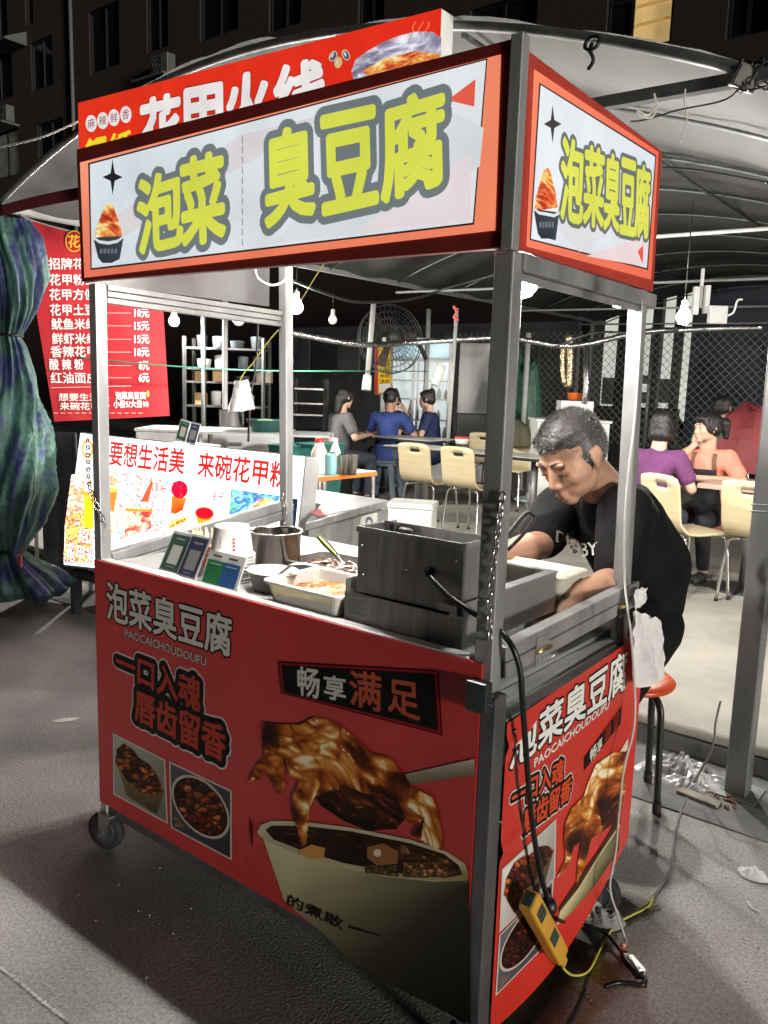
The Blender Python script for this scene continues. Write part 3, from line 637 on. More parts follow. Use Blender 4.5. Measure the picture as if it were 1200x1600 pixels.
# castors
def castor(x, y, ang):
    d = V((math.cos(ang), math.sin(ang), 0)); ax = V((-d.y, d.x, 0)); c = V((x,y,.062)) + d*.02
    rot = Matrix((d, V((0,0,1)), ax)).transposed()
    t = MB(); t.lathe([(.03,-.014),(.056,-.015),(.061,-.009),(.062,0),(.061,.009),(.056,.015),(.03,.014)], c, 28, rot=rot); wh = N_('castor', t, rubber)
    t = MB(); t.lathe([(.001,-.012),(.03,-.013),(.036,-.0155),(.037,0),(.036,.0155),(.03,.013),(.001,.012)], c, 22, rot=rot); t.cyl(c-ax*.026,c+ax*.026,.007); t.build('hub', M('grey_hub', (.10,.10,.105), .4, .4), wh)
    t = MB()
    for s_ in (-1,1): t.hexa([c+ax*s_*.021-d*.012+V((0,0,-.012)),c+ax*s_*.021+d*.012+V((0,0,-.012)),c+ax*s_*.024+d*.012+V((0,0,-.012)),c+ax*s_*.024-d*.012+V((0,0,-.012))],[c+ax*s_*.021-d*.03+V((0,0,.062)),c+ax*s_*.021+d*.012+V((0,0,.062)),c+ax*s_*.024+d*.012+V((0,0,.062)),c+ax*s_*.024-d*.03+V((0,0,.062))])
    t.box(V((x,y,.124)), (.06,.06,.006)); t.build('fork', M('zinc_fork', (.35,.35,.36), .4, .9), wh)
castor(W0+.03,.015,R(-160)); castor(-.045,.71,R(20)); castor(W0+.04,.70,R(-160)); castor(-.03,.03,R(-10))
# ================================================================== THINGS ON THE CART
ZT = ZC-.005
def T(name, label, cat, p, **k): return thing(name, label, cat, tuple(p), **k)
# fryer
YF = .047
xl = gy(538,948,YF).x; xr = gy(722,990,YF).x; zl = gy(538,923,YF).z; yb = gx(868,926,xr).y
ux0 = gy(559,872,YF+.012).x; ux1 = gy(722,905,YF+.012).x; uz = gy(560,822,YF+.012).z; uyb = gx(762,845,ux1).y
fryer = T('electric_fryer', 'stainless steel electric fryer with a tall control box and black power lead', 'fryer', ((xl+xr)/2,.2,ZT))
dks = M('dark_brushed_steel', (.38,.38,.375), .36, .7, .25, 3, .04, 60, (14,1,1), spots=((.5,.5,.5), 4, .62))
g = MB(); g.b2((xl,YF,ZT),(xr,YF+.003,zl)); g.b2((xr-.003,YF+.0035,ZT),(xr,yb,zl+.03)); g.b2((xl,YF+.0035,ZT),(xl+.003,yb,zl+.03)); g.b2((xl+.0035,yb-.003,ZT),(xr-.0035,yb,zl+.03)); g.b2((xl+.0035,YF+.0035,ZT+.002),(xr-.0035,yb-.0035,ZT+.006)); g.build('base_tank', dks, fryer)
g = MB()
for (p,q) in (((xl-.004,uyb+.004,zl+.0302),(xl+.022,yb+.004,zl+.034)),((xr-.022,uyb+.004,zl+.0302),(xr+.004,yb+.004,zl+.034)),((xl+.0222,yb-.018,zl+.0302),(xr-.0222,yb+.004,zl+.034)),((xl+.0222,uyb+.004,zl+.0302),(xr-.0222,uyb+.02,zl+.034))): g.b2(p,q)
g.build('tank_rim', steel, fryer)
g = MB(); g.b2((xl+.005,uyb+.005,zl-.01),(xr-.005,yb-.005,zl-.006)); g.build('frying_oil', M('dark_oil', (.035,.024,.012), .05, 0, .3), fryer)
g = MB(); g.b2((ux0,YF+.012,zl+.002),(ux1,YF+.0145,uz)); g.b2((ux1-.0025,YF+.0148,zl+.002),(ux1,uyb,uz)); g.b2((ux0,YF+.0148,zl+.002),(ux0+.0025,uyb,uz)); g.b2((ux0+.003,uyb-.0025,zl+.002),(ux1-.003,uyb,uz+.004)); g.b2((ux0+.003,YF+.015,zl+.003),(ux1-.003,uyb-.003,uz-.02)); cb = g.build('control_box', dks, fryer)
g = MB(); g.b2((ux0-.003,YF+.008,uz-.012),(ux1+.002,YF+.0118,uz+.001)); g.b2((ux1+.0003,YF+.012,uz-.010),(ux1+.003,uyb,uz+.001)); g.b2((ux0-.003,YF+.012,uz-.010),(ux0-.0003,uyb,uz+.001)); g.build('box_rim', steel, cb)
g = MB()
for (u,v) in ((565,851),(567,897),(634,890),(712,877),(708,932)): c = gy(u,v,YF+.012); g.lathe([(.0001,.004),(.0035,.0025),(.004,0)], (c.x,c.y,c.z), 10, rot=Matrix.Rotation(R(90),3,'X'))
g.build('rivet', chrome, cb)
g = MB(); c = gy(700,953,YF-.001); g.b2((c.x-.025,YF-.0035,c.z-.004),(c.x+.022,YF-.0005,c.z+.012)); g.b2((c.x+.004,YF-.0034,c.z-.012),(c.x+.022,YF-.0006,c.z-.0042)); g.build('catch', steel, cb)
A = Art(lambda u,v: gy(u,v,YF), (0,-1,0), .0004); A.poly([(541,930),(580,938),(579,969),(541,961)], (150,150,148), 0)
for k in range(7): A.poly([(544,935+k*3.4),(572-3*(k%3),941+k*3.4),(572-3*(k%3),942+k*3.4),(544,936.2+k*3.4)], (80,80,82), 1)
A.build('rating_plate', paper_m, fryer)
g = MB(); bx, by = (xl+xr)/2+.09, uyb+.07
for k in range(5): g.ring((bx,by,zl+.028-k*.016), .062-.004*k, .0012, 26, 5)
for k in range(26): a = 2*math.pi*k/26; g.tube([(bx+.062*math.cos(a),by+.062*math.sin(a),zl+.03),(bx+.046*math.cos(a),by+.046*math.sin(a),zl-.04)], .0009, 4)
bk = T('fryer_basket', 'round gold wire mesh basket with a black handle hung in the fryer tank', 'basket', (bx,by,zl-.04)); g.build('wire_mesh', M('gold_wire', (.75,.55,.22), .3, 1), bk)
g = MB(); g.ring((bx,by,zl+.031), .063, .0028, 30, 6); g.build('rim', chrome, bk)
h0, h1 = gy(789,856,by+.06), gy(829,806,by+.10)
hd = (h1-h0); g = MB(); sd = hd.cross(V((.3,-1,0))).normalized()
lp = [h0+sd*.008, h0+hd*.5+sd*.013, h1+sd*.011, h1+hd*.05, h1-sd*.011, h0+hd*.5-sd*.013, h0-sd*.008]
g.tube(spline(lp+[lp[0]],5), .0045, 8); g.build('handle', black_plastic, bk); g = MB(); g.tube([V((bx+.03,by+.05,zl+.031)), h0], .003, 6); g.build('handle_rod', chrome, bk)
# two square black utensil handles standing in the control box
for n_, (u,v,lab) in enumerate(((616,826,'rounded black handle leaning at the back of the control box'),(634,829,'flat black ladle rest lying across the back of the control box'))):
    c = gy(u,v,uyb-.02); g = MB(); g.ell(c, (.012,.014,.022) if n_==0 else (.024,.012,.008), 12); g.cyl(c+V((-.005,0,-.02)),c+V((0,0,.004)),.006)
    tag(g.build('utensil_handle', black_plastic), lab, 'utensil handle')
# white boxes right of the fryer
def tub(name, label, cat, x0, x1, y0, y1, z0, z1, mat, flare=.008, lid=None, group=None, t=.003):
    r = thing(name, label, cat, ((x0+x1)/2,(y0+y1)/2,z0), group=group); cx_, cy_ = (x0+x1)/2, (y0+y1)/2
    def ring(sc, z, rad, n=5):
        hx, hy = (x1-x0)/2+sc, (y1-y0)/2+sc; out = []
        for (sx,sy,a0) in ((1,1,0),(-1,1,90),(-1,-1,180),(1,-1,270)):
            for k in range(n): a = R(a0+90*k/(n-1)); out.append(V((cx_+sx*(hx-rad)+rad*math.cos(a), cy_+sy*(hy-rad)+rad*math.sin(a), z)))
        return out
    st = [ring(-flare-.0, z0, .02), ring(0, z1-.006, .02), ring(.007, z1-.006, .024), ring(.007, z1, .024), ring(-t, z1, .019), ring(-flare-t, z0+t, .019)]
    n = len(st[0]); vs = sum(st, []); fs = [(i*n+k, i*n+(k+1)%n, (i+1)*n+(k+1)%n, (i+1)*n+k) for i in range(len(st)-1) for k in range(n)] + [tuple(range(n))[::-1], tuple(range((len(st)-1)*n, len(st)*n))]
    g = MB(); g.add(vs, fs, False); g.build('box_body', mat, r)
    if lid:
        L = [ring(.009, z1+.001, .024), ring(.010, z1+.009, .024), ring(.002, z1+.0095, .022), ring(-.012, z1+.004, .02), ring(-.05, z1+.005, .018)]
        vs = sum(L, []); fs = [(i*n+k, i*n+(k+1)%n, (i+1)*n+(k+1)%n, (i+1)*n+k) for i in range(len(L)-1) for k in range(n)] + [tuple(range(n))[::-1], tuple(range(4*n, 5*n))]
        g = MB(); g.add(vs, fs, True); g.build('lid', lid, r)
    return r
cream = M('cream_plastic', (.52,.50,.42), .38, 0, .06, 4, sss=0)
a = gz(935,905,1.0); tub('lidded_food_box', 'cream lidded plastic food box beside the seller on the right of the fryer', 'food box', a.x-.31, a.x-.075, yb+.018, yb+.16, ZT, .990, cream, lid=cream)
clear = M('cloudy_clear_plastic', (.86,.83,.77), .45, 0, .05, 5, sss=.9); clear.node_tree.nodes['Principled BSDF'].inputs['Subsurface Radius'].default_value = (.09,.075,.05)
fa = gz(407,920,.975); fb = gz(540,946,.975)
bx0, bx1 = gy(412,922,.04).x, xl-.02
bxr = tub('tofu_box', 'large cloudy plastic box of orange fried tofu next to the fryer', 'food box', bx0, bx1+.01, .04, .235, ZT, .970, clear, flare=.012)
def heap(name, mat, parent, x0, x1, y0, y1, z, amp, sl=0, n=34, seed=0):
    g = MB(); 
    def fn(u,v):
        x, y = x0+(x1-x0)*u, y0+(y1-y0)*v; e = min(u,1-u,v,1-v)*6; e = min(1,e)
        return V((x, y, z + sl*(u-.5) + e*amp*(.6+noise.noise(V((x*30+seed,y*30,0)))*.7+noise.noise(V((x*90,y*90,seed)))*.3)))
    g.sheet(fn, n, n); return g.build(name, mat, parent)
heap('fried_tofu', M('orange_sauce_food', (.36,.155,.045), .4, 0, .4, 18, .6, 60, spots=((.46,.28,.13), 14, .58)), bxr, bx0+.010, bx1-.002, .050, .226, ZT+.028, .016, .014, seed=2)
ty0, ty1 = .25, .42; tx0 = gy(440,880,.25).x
tr = tub('sauce_tray', 'steel tray of dark brown spiced sauce behind the tofu box', 'tray', tx0, -.40, ty0, ty1, ZT, .968, steel, flare=.006)
heap('sauce', M('dark_spice_sauce', (.09,.045,.018), .25, 0, .5, 40, .6, 90, spots=((.28,.14,.05), 50, .6)), tr, tx0+.008, -.408, ty0+.01, ty1-.01, ZT+.032, .012, 0, seed=5)
# ladle with a black handle
a = gy(498,838,.33); b = gy(527,868,.33); c = gy(548,878,.34)
ld = T('ladle', 'steel ladle with a black and lime handle resting in the sauce tray', 'ladle', b)
g = MB(); d = (b-a).normalized(); pts = [a, a.lerp(b,.25), a.lerp(b,.6), b]; g.tube(spline(pts,5), [.004+.006*math.sin(math.pi*min(1,.15+.8*i/15)) for i in range(16)], 10); h = g.build('handle', black_plastic, ld)
g = MB(); e = V((.55,-.8,.2)).normalized()*.0075; g.tube(spline([p+e for p in pts],5), [.0015+.003*math.sin(math.pi*i/15) for i in range(16)], 6); g.build('lime_inlay', M('lime_plastic', (.5,.55,.10), .4), h)
g = MB(); g.tube(spline([b,b+d*.03+V((0,0,-.004)),c,c+V((.03,.01,-.03))],5), .0035, 8); g.lathe([(.001,-.02),(.025,-.015),(.036,0),(.037,.001),(.025,-.013),(.001,-.018)], c+V((.06,.02,-.035)), 20); g.build('bowl', chrome, ld)
# round tub of spring onion
a = gz(427,922,.93)
ot = T('round_tub', 'round white tub with chopped spring onion and a white spoon', 'tub', (a.x,a.y+.045,ZT)); a.x = gy(426,915,a.y+.045).x; ot.location.x = a.x; c0 = (a.x,a.y+.045,ZT)
g = MB(); g.lathe([(.001,0),(.048,0),(.060,.046),(.064,.046),(.064,.051),(.058,.051),(.047,.004),(.001,.004)], c0, 30, sx=1.15); g.build('tub_body', white_plastic, ot)
g = MB(); g.lathe([(.001,.016),(.05,.014)], c0, 20, sx=1.1); g.build('chopped_filling', M('pale_onion', (.6,.62,.5), .6, 0, .2, 40, .4, 80), ot)
g = MB(); rg = random.Random(5)
for k in range(34): p = V(c0)+V((rg.uniform(-.04,.02),rg.uniform(-.03,.03),.02+rg.uniform(0,.006))); g.tube([p,p+V((rg.uniform(-.01,.01),rg.uniform(-.01,.01),.004))],.0018,5)
g.build('green_onion', M('green_onion', (.10,.25,.04), .5, 0, .3), ot)
g = MB(); p0, p1 = V(c0)+V((-.01,.03,.03)), V(c0)+V((.075,-.005,.078)); g.beam(p0,p1,.011,.003); g.beam(p1,p1+V((.03,.02,.004)),.02,.003); g.build('spoon', white_plastic, ot, bevel=.001)
# stack of upturned paper bowls
cb_ = V((gy(362,900,.128).x,.128,ZT))
pb = T('paper_bowl_stack', 'tall stack of upturned white paper bowls by the payment card', 'paper bowls', cb_); papr = M('white_paperboard', (.74,.73,.70), .55, 0, .05)
nb = 9
for k in range(nb):
    z = k*.0085; g = MB(); prof = [(.0595,z),(.064,z+.0015),(.0645,z+.005),(.060,z+.0065),(.058,z+.008)]
    if k == nb-1: prof += [(.0475,z+.078),(.0465,z+.082),(.044,z+.0815),(.0435,z+.074),(.001,z+.074)]
    g.lathe(prof, cb_, 36); ob = g.build('paper_bowl', papr, pb)
zz = ZT+(nb-1)*.0085
def wrapm(cx_,cy_,r0,r1,z0,z1,a0,a1):
    return lambda u,v: V((cx_+(r0+(r1-r0)*v+.0006)*math.cos(a0+(a1-a0)*u), cy_+(r0+(r1-r0)*v+.0006)*math.sin(a0+(a1-a0)*u), z0+(z1-z0)*v))
wm = wrapm(cb_.x,cb_.y,.058,.0475,zz+.008,zz+.078,R(-118),R(-20))
A = Art(wm,(.3,-.95,0),.0002)
A.poly([(.02,.14),(.93,.14),(.93,.90),(.02,.90)], (226,224,218), -1)
for i in range(4): A.poly([(.80,.20+i*.13),(.88,.20+i*.13),(.88,.30+i*.13),(.80,.29+i*.13)], (200,90,70), 0)
for i in range(9): A.poly([(.40,.30+i*.05),(.44,.30+i*.05),(.44,.33+i*.05),(.40,.33+i*.05)], (120,120,120), 0)
A.poly([(.05,.75),(.10,.75),(.10,.82),(.07,.82)], (90,90,90), 0); A.build('printed_mark', paper_m, pb)
# steel pot
cp = V((gy(430,884,.27).x,.27,ZT)); pt = T('steel_pot', 'deep stainless steel pot beside the stack of paper bowls', 'pot', cp)
potm = M('polished_pot_steel', (.50,.48,.45), .2, 1, .3, 2, 0, 40, (9,9,.4), spots=((.38,.28,.18), 4, .66))
g = MB(); g.lathe([(.001,0),(.066,0),(.071,.005),(.073,.118),(.079,.120),(.080,.123),(.072,.123),(.070,.118),(.068,.006),(.001,.004)], cp, 40); g.build('pot_body', potm, pt)
g = MB(); g.tube(spline([cp+V((.02,.01,.01)),cp+V((.05,.02,.10)),cp+V((.075,.03,.135))],5), .003, 6); g.build('spoon_handle', chrome, pt)
# skewers
a = V((gy(326,880,.14).x,.09,ZT)); sk = T('skewer_bundle', 'bundle of wooden skewers in a small red packet behind the bowls', 'skewers', (a.x,a.y+.05,ZT)); g = MB(); rg = random.Random(4)
for k in range(26): p = V((a.x+rg.uniform(-.02,.02),a.y+.05+rg.uniform(-.012,.012),ZT)); g.tube([p,p+V((-.035+rg.uniform(-.02,.02),rg.uniform(-.02,.02),.115+rg.uniform(-.012,.01)))],.0018,5)
g.build('skewers', M('pale_bamboo', (.62,.50,.30), .6, 0, .2, 30), sk)
A = Art(lambda u,v: V((a.x-.03+.062*u-.012*v, a.y+.030, ZT+.08*v)), (0,-1,0), .0005); A.poly([(0,0),(1,0),(1,1),(0,1)],(215,80,60),0); A.food([(0.05,.05),(.95,.05),(.95,.95),(.05,.95)],40,.14,[(240,190,90),(230,120,70),(190,40,40),(250,230,190)],1,seed=8); A.build('packet', paper_m, sk)
g = MB(); g.b2((a.x-.03,a.y+.0305,ZT),(a.x+.03,a.y+.07,ZT+.078)); g.build('packet_box', M('red_card', (.45,.06,.04), .5), sk)
# payment stands (codes left out)
def card(name, label, quadpx, yb_, lean, cols, plate, cat='payment stand', group=None):
    # quadpx bottom-left and bottom-right and height in m
    (ul,vl),(ur,vr),h = quadpx; p0 = gy(ul,vl,yb_[0]); p1 = gy(ur,vr,yb_[1]); p1.z = p0.z = ZT+.002
    up = V((0,0,h)) + lean; n = (p1-p0).cross(up).normalized(); t = n*-.004
    r = T(name, label, cat, (p0+p1)/2, group=group); g = MB(); g.hexa([p0+t,p1+t,p1+up+t,p0+up+t],[p0,p1,p1+up,p0+up]); g.build('panel', plate, r, bevel=.0015)
    bk = MB(); m = (p0+p1)/2; bk.hexa([m+t*1.2+V((-.01,0,0))+up*.7,m+t*1.2+V((.01,0,0))+up*.7,m+t*2+V((.01,0,0))+up*.7,m+t*2+V((-.01,0,0))+up*.7],[m+V((-.01,.055,0)),m+V((.01,.055,0)),m+V((.01,.058,0)),m+V((-.01,.058,0))]); bk.build('prop', plate, r)
    A = Art(lambda u,v: p0+(p1-p0)*u+up*v, n, .0005); cols(A); A.build('printed_face', paper_m, r); return r
acry = M('clear_acrylic_edge', (.70,.72,.72), .25)
def f_green(A):
    A.poly([(.06,.04),(.94,.04),(.94,.92),(.06,.92)], (58,92,76), 0); A.poly([(.26,.2),(.78,.2),(.78,.66),(.26,.66)], (214,214,204), 1); A.poly([(.3,.80),(.72,.80),(.72,.84),(.3,.84)], (160,180,165), 1); A.poly([(.3,.12),(.7,.12),(.7,.14),(.3,.14)], (160,180,165), 1)
def f_navy(A):
    A.poly([(.06,.04),(.94,.04),(.94,.94),(.06,.94)], (56,58,86), 0); A.poly([(.24,.18),(.80,.18),(.80,.64),(.24,.64)], (150,150,150), 1); A.poly([(.28,.78),(.75,.78),(.75,.83),(.28,.83)], (150,155,180), 1); A.poly([(.3,.10),(.7,.10),(.7,.12),(.3,.12)], (150,155,180), 1)
card('payment_stand', 'green payment stand with a pale code plate at the front edge of the cart', ((247,890),(277,897),.112), (.055,.052), V((.022,.04,0)), f_green, acry, group='payment stands on the carts')
card('payment_stand', 'navy payment stand with a grey code plate beside the green one on the cart', ((275,897),(304,906),.116), (.047,.044), V((.022,.04,0)), f_navy, acry, group='payment stands on the carts')
def f_half(A):
    A.poly([(.05,.05),(.50,.05),(.50,.72),(.05,.72)], (40,120,70), 0); A.poly([(.50,.05),(.93,.05),(.93,.72),(.50,.72)], (44,92,150), 0)
    for x in (.15,.58): A.poly([(x,.82),(x+.24,.82),(x+.24,.88),(x,.88)], (70,72,76), 1)
    for x in (.10,.55): A.poly([(x,.60),(x+.32,.60),(x+.32,.635),(x,.635)], (150,190,190), 1)
card('payment_card', 'white card stand with a green half and a blue half, at the cart front edge', ((312,906),(369,922),.088), (.040,.036), V((.006,.03,0)), f_half, white_plastic)
# thin paper sheets on the counter, white cloth on the far corner
# ================================================================== CABLES, STRIP, BAG
lead = M('black_rubber_cable', (.008,.008,.008), .35)
g = MB(); P = [gy(672,896,YF+.008), gy(676,905,YF-.012), gy(700,930,YF-.02), gy(735,955,YF-.02), gy(757,968,.055), gx(788,992,.012)+V((-.01,0,.006)), gx(800,1010,.035), gx(812,1045,.05), gx(816,1090,.055), gx(821,1160,.055), gx(827,1240,.055), gx(835,1310,.055), gx(846,1370,.06), gx(856,1405,.06)]
g.tube(spline(P,7), .0062, 10); lead_o = g.build('power_lead', lead, fryer); g = MB(); g.cyl(gy(670,893,YF+.0125),gy(672,896,YF+.004),.010,seg=14); g.build('grommet', black_plastic, fryer)
g = MB(); c = gx(857,1416,.06); g.ell(c,(.02,.018,.022),14); g.cyl(c,c+V((.004,-.03,-.02)),.014); g.cyl(c+V((0,0,.01)),c+V((-.004,0,.04)),.010,.007); g.build('plug', black_plastic, lead_o)
XP = .075
s0, s1 = gx(826,1405,XP), gx(877,1499,XP-.01); ps = T('power_strip', 'yellow power strip hanging against the side panel of the cart', 'power strip', s1)
yel = M('yellow_plastic', (.62,.33,.035), .4, 0, .12, 10)
d = (s1-s0).normalized(); sd = d.cross(V((1,0,0))).normalized(); nn = sd.cross(d); L_ = (s1-s0).length
rot = Matrix((sd, nn, d)).transposed()
g = MB(); g.box(s0+d*L_*.46, (.044,.034,L_*.92), rot); g.build('strip_body', yel, ps, bevel=.006)
g = MB(); g.box(s0+d*L_*.985, (.022,.02,L_*.14), rot); g.build('strip_neck', yel, ps, bevel=.004)
fc = nn if nn.dot(CX-s0) > 0 else -nn
ef = sd if sd.dot(CX-s0) > 0 else -sd
g = MB()
for (o_,w_,l_) in ((.16,.028,.046),(.55,.028,.05)): g.box(s0+d*L_*o_+fc*.0165, (w_,.004,l_), rot)
so_ = g.build('socket_plate', M('dark_green_socket', (.02,.05,.04), .4), ps, bevel=.001)
g = MB()
for o_ in (.10,.16,.22): g.box(s0+d*L_*o_+fc*.0188+sd*.005, (.007,.001,.003), rot); g.box(s0+d*L_*o_+fc*.0188-sd*.005, (.007,.001,.003), rot)
g.build('socket_slot', black_plastic, so_)
g = MB(); g.box(s0-d*.0035, (.030,.022,.006), rot); g.build('end_socket', M('dark_green_socket', (.02,.05,.04), .4), ps, bevel=.001)
ywm = M('yellow_wire', (.62,.58,.10), .45); gr_w = M('grey_wire', (.16,.16,.16), .55); wht_w = M('white_wire', (.55,.54,.52), .5)
def cord(name, label, cat, pts, r, mat, n=7, group=None):
    g = MB(); g.tube(spline(pts,n), r, 7); return tag(g.build(name, mat), label, cat, group)
end_ = s1+d*.02
g = MB()
for o_ in (0,.006): g.tube(spline([end_-d*.02, end_+d*.02+V((0,0,-.01)), gz(898,1524,.03+o_), gz(920,1516,.012+o_), gz(936,1478,.006+o_)+V((o_,0,0)), gz(956,1446,.006)+V((o_,o_,0)), gz(985,1432,.008+o_)+V((0,o_,0)), gz(1008,1416,.008)+V((o_,0,0)), gz(1020,1402,.01+o_)],7), .0032, 6)
g.build('yellow_lead', ywm, ps)
cord('grey_cable', 'thin grey cable running from the canopy pole across the road to the yellow wires', 'cable', [gd(1126,1095,2.93), gd(1118,1130,2.92), gd(1112,1170,2.90), gz(1084,1225,.03), gz(1066,1262,.006), gz(1056,1300,.006), gz(1050,1340,.006), gz(1045,1362,.006), gz(1030,1388,.006), gz(1018,1404,.008)], .004, gr_w)
cord('black_cable', 'black cable lying along the road in front of the yellow power strip', 'cable', [gz(1012,1420,.006), gz(975,1440,.006), gz(950,1456,.006), gz(932,1488,.006), gz(918,1522,.006), gz(910,1552,.006), gz(893,1590,.006), gz(872,1625,.006), gz(850,1660,.006)], .0042, lead)
q = [gx(1003,470,.01), gx(993,640,.012), gx(978,780,.012), gx(976,905,.014), gx(985,985,.05), gx(992,1080,.06), gx(990,1140,.07), gx(975,1200,.07), gx(967,1270,.07), gx(962,1330,.07), gx(953,1385,.075), gx(965,1430,.08), gz(975,1460,.03), gz(979,1475,.02)]
cord('white_cable', 'white cable running down the right rear post to the orange connector', 'cable', q, .003, wht_w)
c = gz(974,1484,.014); cn = T('orange_connector', 'small orange plug joining the white cable to black connectors on the road', 'connector', c)
g = MB(); g.box(c, (.018,.026,.02), Matrix.Rotation(R(20),3,'Z')); g.build('orange_shell', M('orange_plastic', (.75,.14,.03), .4), cn, bevel=.002)
a, b = gz(984,1496,.014), gz(1003,1520,.014); g = MB(); g.beam(a,b,.022,.018); g.build('silver_box', steel, cn, bevel=.003)
a2, b2 = gz(976,1494,.010), gz(1000,1524,.010); g = MB(); g.beam(a2,b2,.020,.018); g.tube(spline([b2,gz(1008,1530,.008),gz(1004,1538,.006),gz(985,1536,.006),gz(965,1535,.006),gz(945,1541,.006)],6),.006,8); g.tube(spline([a2,gz(950,1462,.02),gz(925,1448,.03),gz(898,1446,.05),gx(868,1436,.06)],6),.0045,8); g.build('black_lead', lead, cn)
# plastic bag on the rear post
def crumple(name, mat, fn, nu, nv, amp, sc, seed, parent=None, thick=0):
    g = MB()
    def f2(u,v):
        p = V(fn(u,v)); q = p*sc + V((seed,seed*.7,0)); return p + noise.noise_vector(q)*amp + noise.noise_vector(q*2.7)*amp*.4
    g.sheet(f2, nu, nv, smooth=False); return g.build(name, mat, parent, thick=thick)
thinp = M('thin_white_plastic_bag', (.84,.82,.81), .4, 0, .08, 8, trans=.1)
tl, tr_, br_, bl_ = gx(986,954,.05), gx(1030,968,.05), gx(1036,1060,.06), gx(988,1074,.05)
ba = thing('carrier_bag', 'white thin plastic bag hung on the right rear corner of the cart', 'plastic bag', tuple((bl_+br_)/2))
Q = [tl,tr_,br_,bl_]
def bagf(s_): return lambda u,v: bil(Q,u,v)+V((s_*.022*math.sin(math.pi*u)*(.2+.8*(1-v)),0,0))+V((.012*math.sin(7*u+2*v)*.5,0,0))
for s_ in (1,-1): crumple('bag_side', thinp, bagf(s_), 18, 24, .008, 24, 3+s_, ba)
c = gx(1000,934,.03); crumple_o = crumple('tissue', M('white_tissue', (.78,.78,.76), .7), lambda u,v: c+V((.01*u,(u-.5)*.05,(v-.5)*.05)), 10, 10, .012, 40, 8)
tag(crumple_o, 'white tissue tucked above the bag on the right rear post', 'tissue')
# ================================================================== ON THE GROUND
def flatcrumple(name, label, cat, P0, sx, sy, h, mat, seed, sc=24, rot=0, n=26):
    g = MB(); ca, sa = math.cos(rot), math.sin(rot)
    def fn(u,v):
        a = (u-.5)*2; b = (v-.5)*2; rr = max(abs(a),abs(b)); k = 1/max(1,math.hypot(a,b)/max(rr,1e-6)) if rr>0 else 1
        a, b = a*k, b*k; rad = math.hypot(a,b); jig = 1+.22*noise.noise(V((math.atan2(b,a)*1.3,seed,0)))
        x, y = a*sx*jig, b*sy*jig; z = h*max(0,1-rad**2.4)*(.55+.9*abs(noise.noise(V((x*sc,y*sc,seed)))))+.004
        return V((P0[0]+x*ca-y*sa, P0[1]+x*sa+y*ca, z + P0[2]))
    g.sheet(fn, n, n, smooth=False); return tag(g.build(name, mat), label, cat)
a = gz(1066,1215,.0); flatcrumple('crumpled_foil_bag', 'crumpled silvery plastic sheet lying at the kerb between stool and pole', 'plastic sheet', (a.x,a.y,0), 0.17, .12, .085, M('silver_film', (.78,.78,.78), .26, .45, .2, 12), 3, 26)
a = gz(925,1440,0); flatcrumple('clear_film', 'crumpled clear plastic film on the road under the cart corner', 'plastic film', (a.x-.02,a.y+.03,0), .10, .07, .06, M('grey_film', (.45,.45,.45), .15, .3, .2, 12), 7, 34)
a = gz(1176,1370,0); flatcrumple('white_tissue', 'crumpled white tissue on the road at the right', 'tissue', (a.x,a.y,0), .045, .03, .03, M('white_tissue',(.78,.78,.76)), 11, 50)
a = gz(103,1126,0); flatcrumple('white_tissue', 'flat strip of white tissue on the road left of the cart', 'tissue', (a.x,a.y,0), .055, .018, .008, M('white_tissue',(.78,.78,.76)), 12, 40, R(60))
a = gz(1176,1422,0); g = MB(); g.tube(spline([a+V((-.02,.02,.006)),a+V((0,0,.004)),a+V((.02,-.005,.008))],5),.003,6); tag(g.build('paper_curl', M('white_tissue',(.78,.78,.76))), 'small curled shred of white paper on the asphalt', 'paper scrap')
a = gz(1092,1246,.012); g = MB(); g.box(a,(.15,.05,.014),Matrix.Rotation(R(-8),3,'Z')); tag(g.build('wood_scrap', M('grey_board', (.28,.25,.2), .8, 0, .3, 20), bevel=.002), 'thin board scrap lying at the foot of the canopy pole', 'board')
rg = random.Random(9); g = MB()
for k in range(16):
    a = gz(rg.uniform(1105,1165), rg.uniform(1240,1262), .012); g.box(a,(rg.uniform(.008,.03),rg.uniform(.006,.014),rg.uniform(.003,.008)),Matrix.Rotation(rg.uniform(0,3),3,'Z'))
tag(g.build('litter', M('brown_litter', (.16,.07,.05), .8, 0, .6, 60)), kind='stuff', label='small dark scraps of litter round the pole foot', cat='litter')
# stool
a = gz(1038,1256,0); seat_c = V((a.x-.155, a.y-.10+.06, .445))
st = T('stool', 'red topped stool with bent black tube legs under the seller', 'stool', (seat_c.x,seat_c.y,0))
g = MB(); g.lathe([(.001,.012),(.13,.014),(.155,.010),(.165,0),(.160,-.012),(.145,-.014),(.001,-.010)], seat_c, 36); g.build('seat', M('orange_red_plastic', (.62,.075,.02), .35, 0, .1), st)
for k in range(4):
    an = R(30+90*k) if False else R(-17+90*k); dx_, dy_ = math.cos(an), math.sin(an)
    g = MB(); g.tube(spline([seat_c+V((dx_*.06,dy_*.06,-.018)),seat_c+V((dx_*.11,dy_*.11,-.024)),seat_c+V((dx_*.145,dy_*.145,-.07)),seat_c+V((dx_*.152,dy_*.152,-.16)),(seat_c.x+dx_*.165,seat_c.y+dy_*.165,.03)],6), .0125, 10); lg = g.build('leg', blacktube, st)
    g = MB(); g.cyl((seat_c.x+dx_*.164,seat_c.y+dy_*.164,.045),(seat_c.x+dx_*.166,seat_c.y+dy_*.166,0),.0155,seg=12); g.build('foot_cap', rubber, lg)

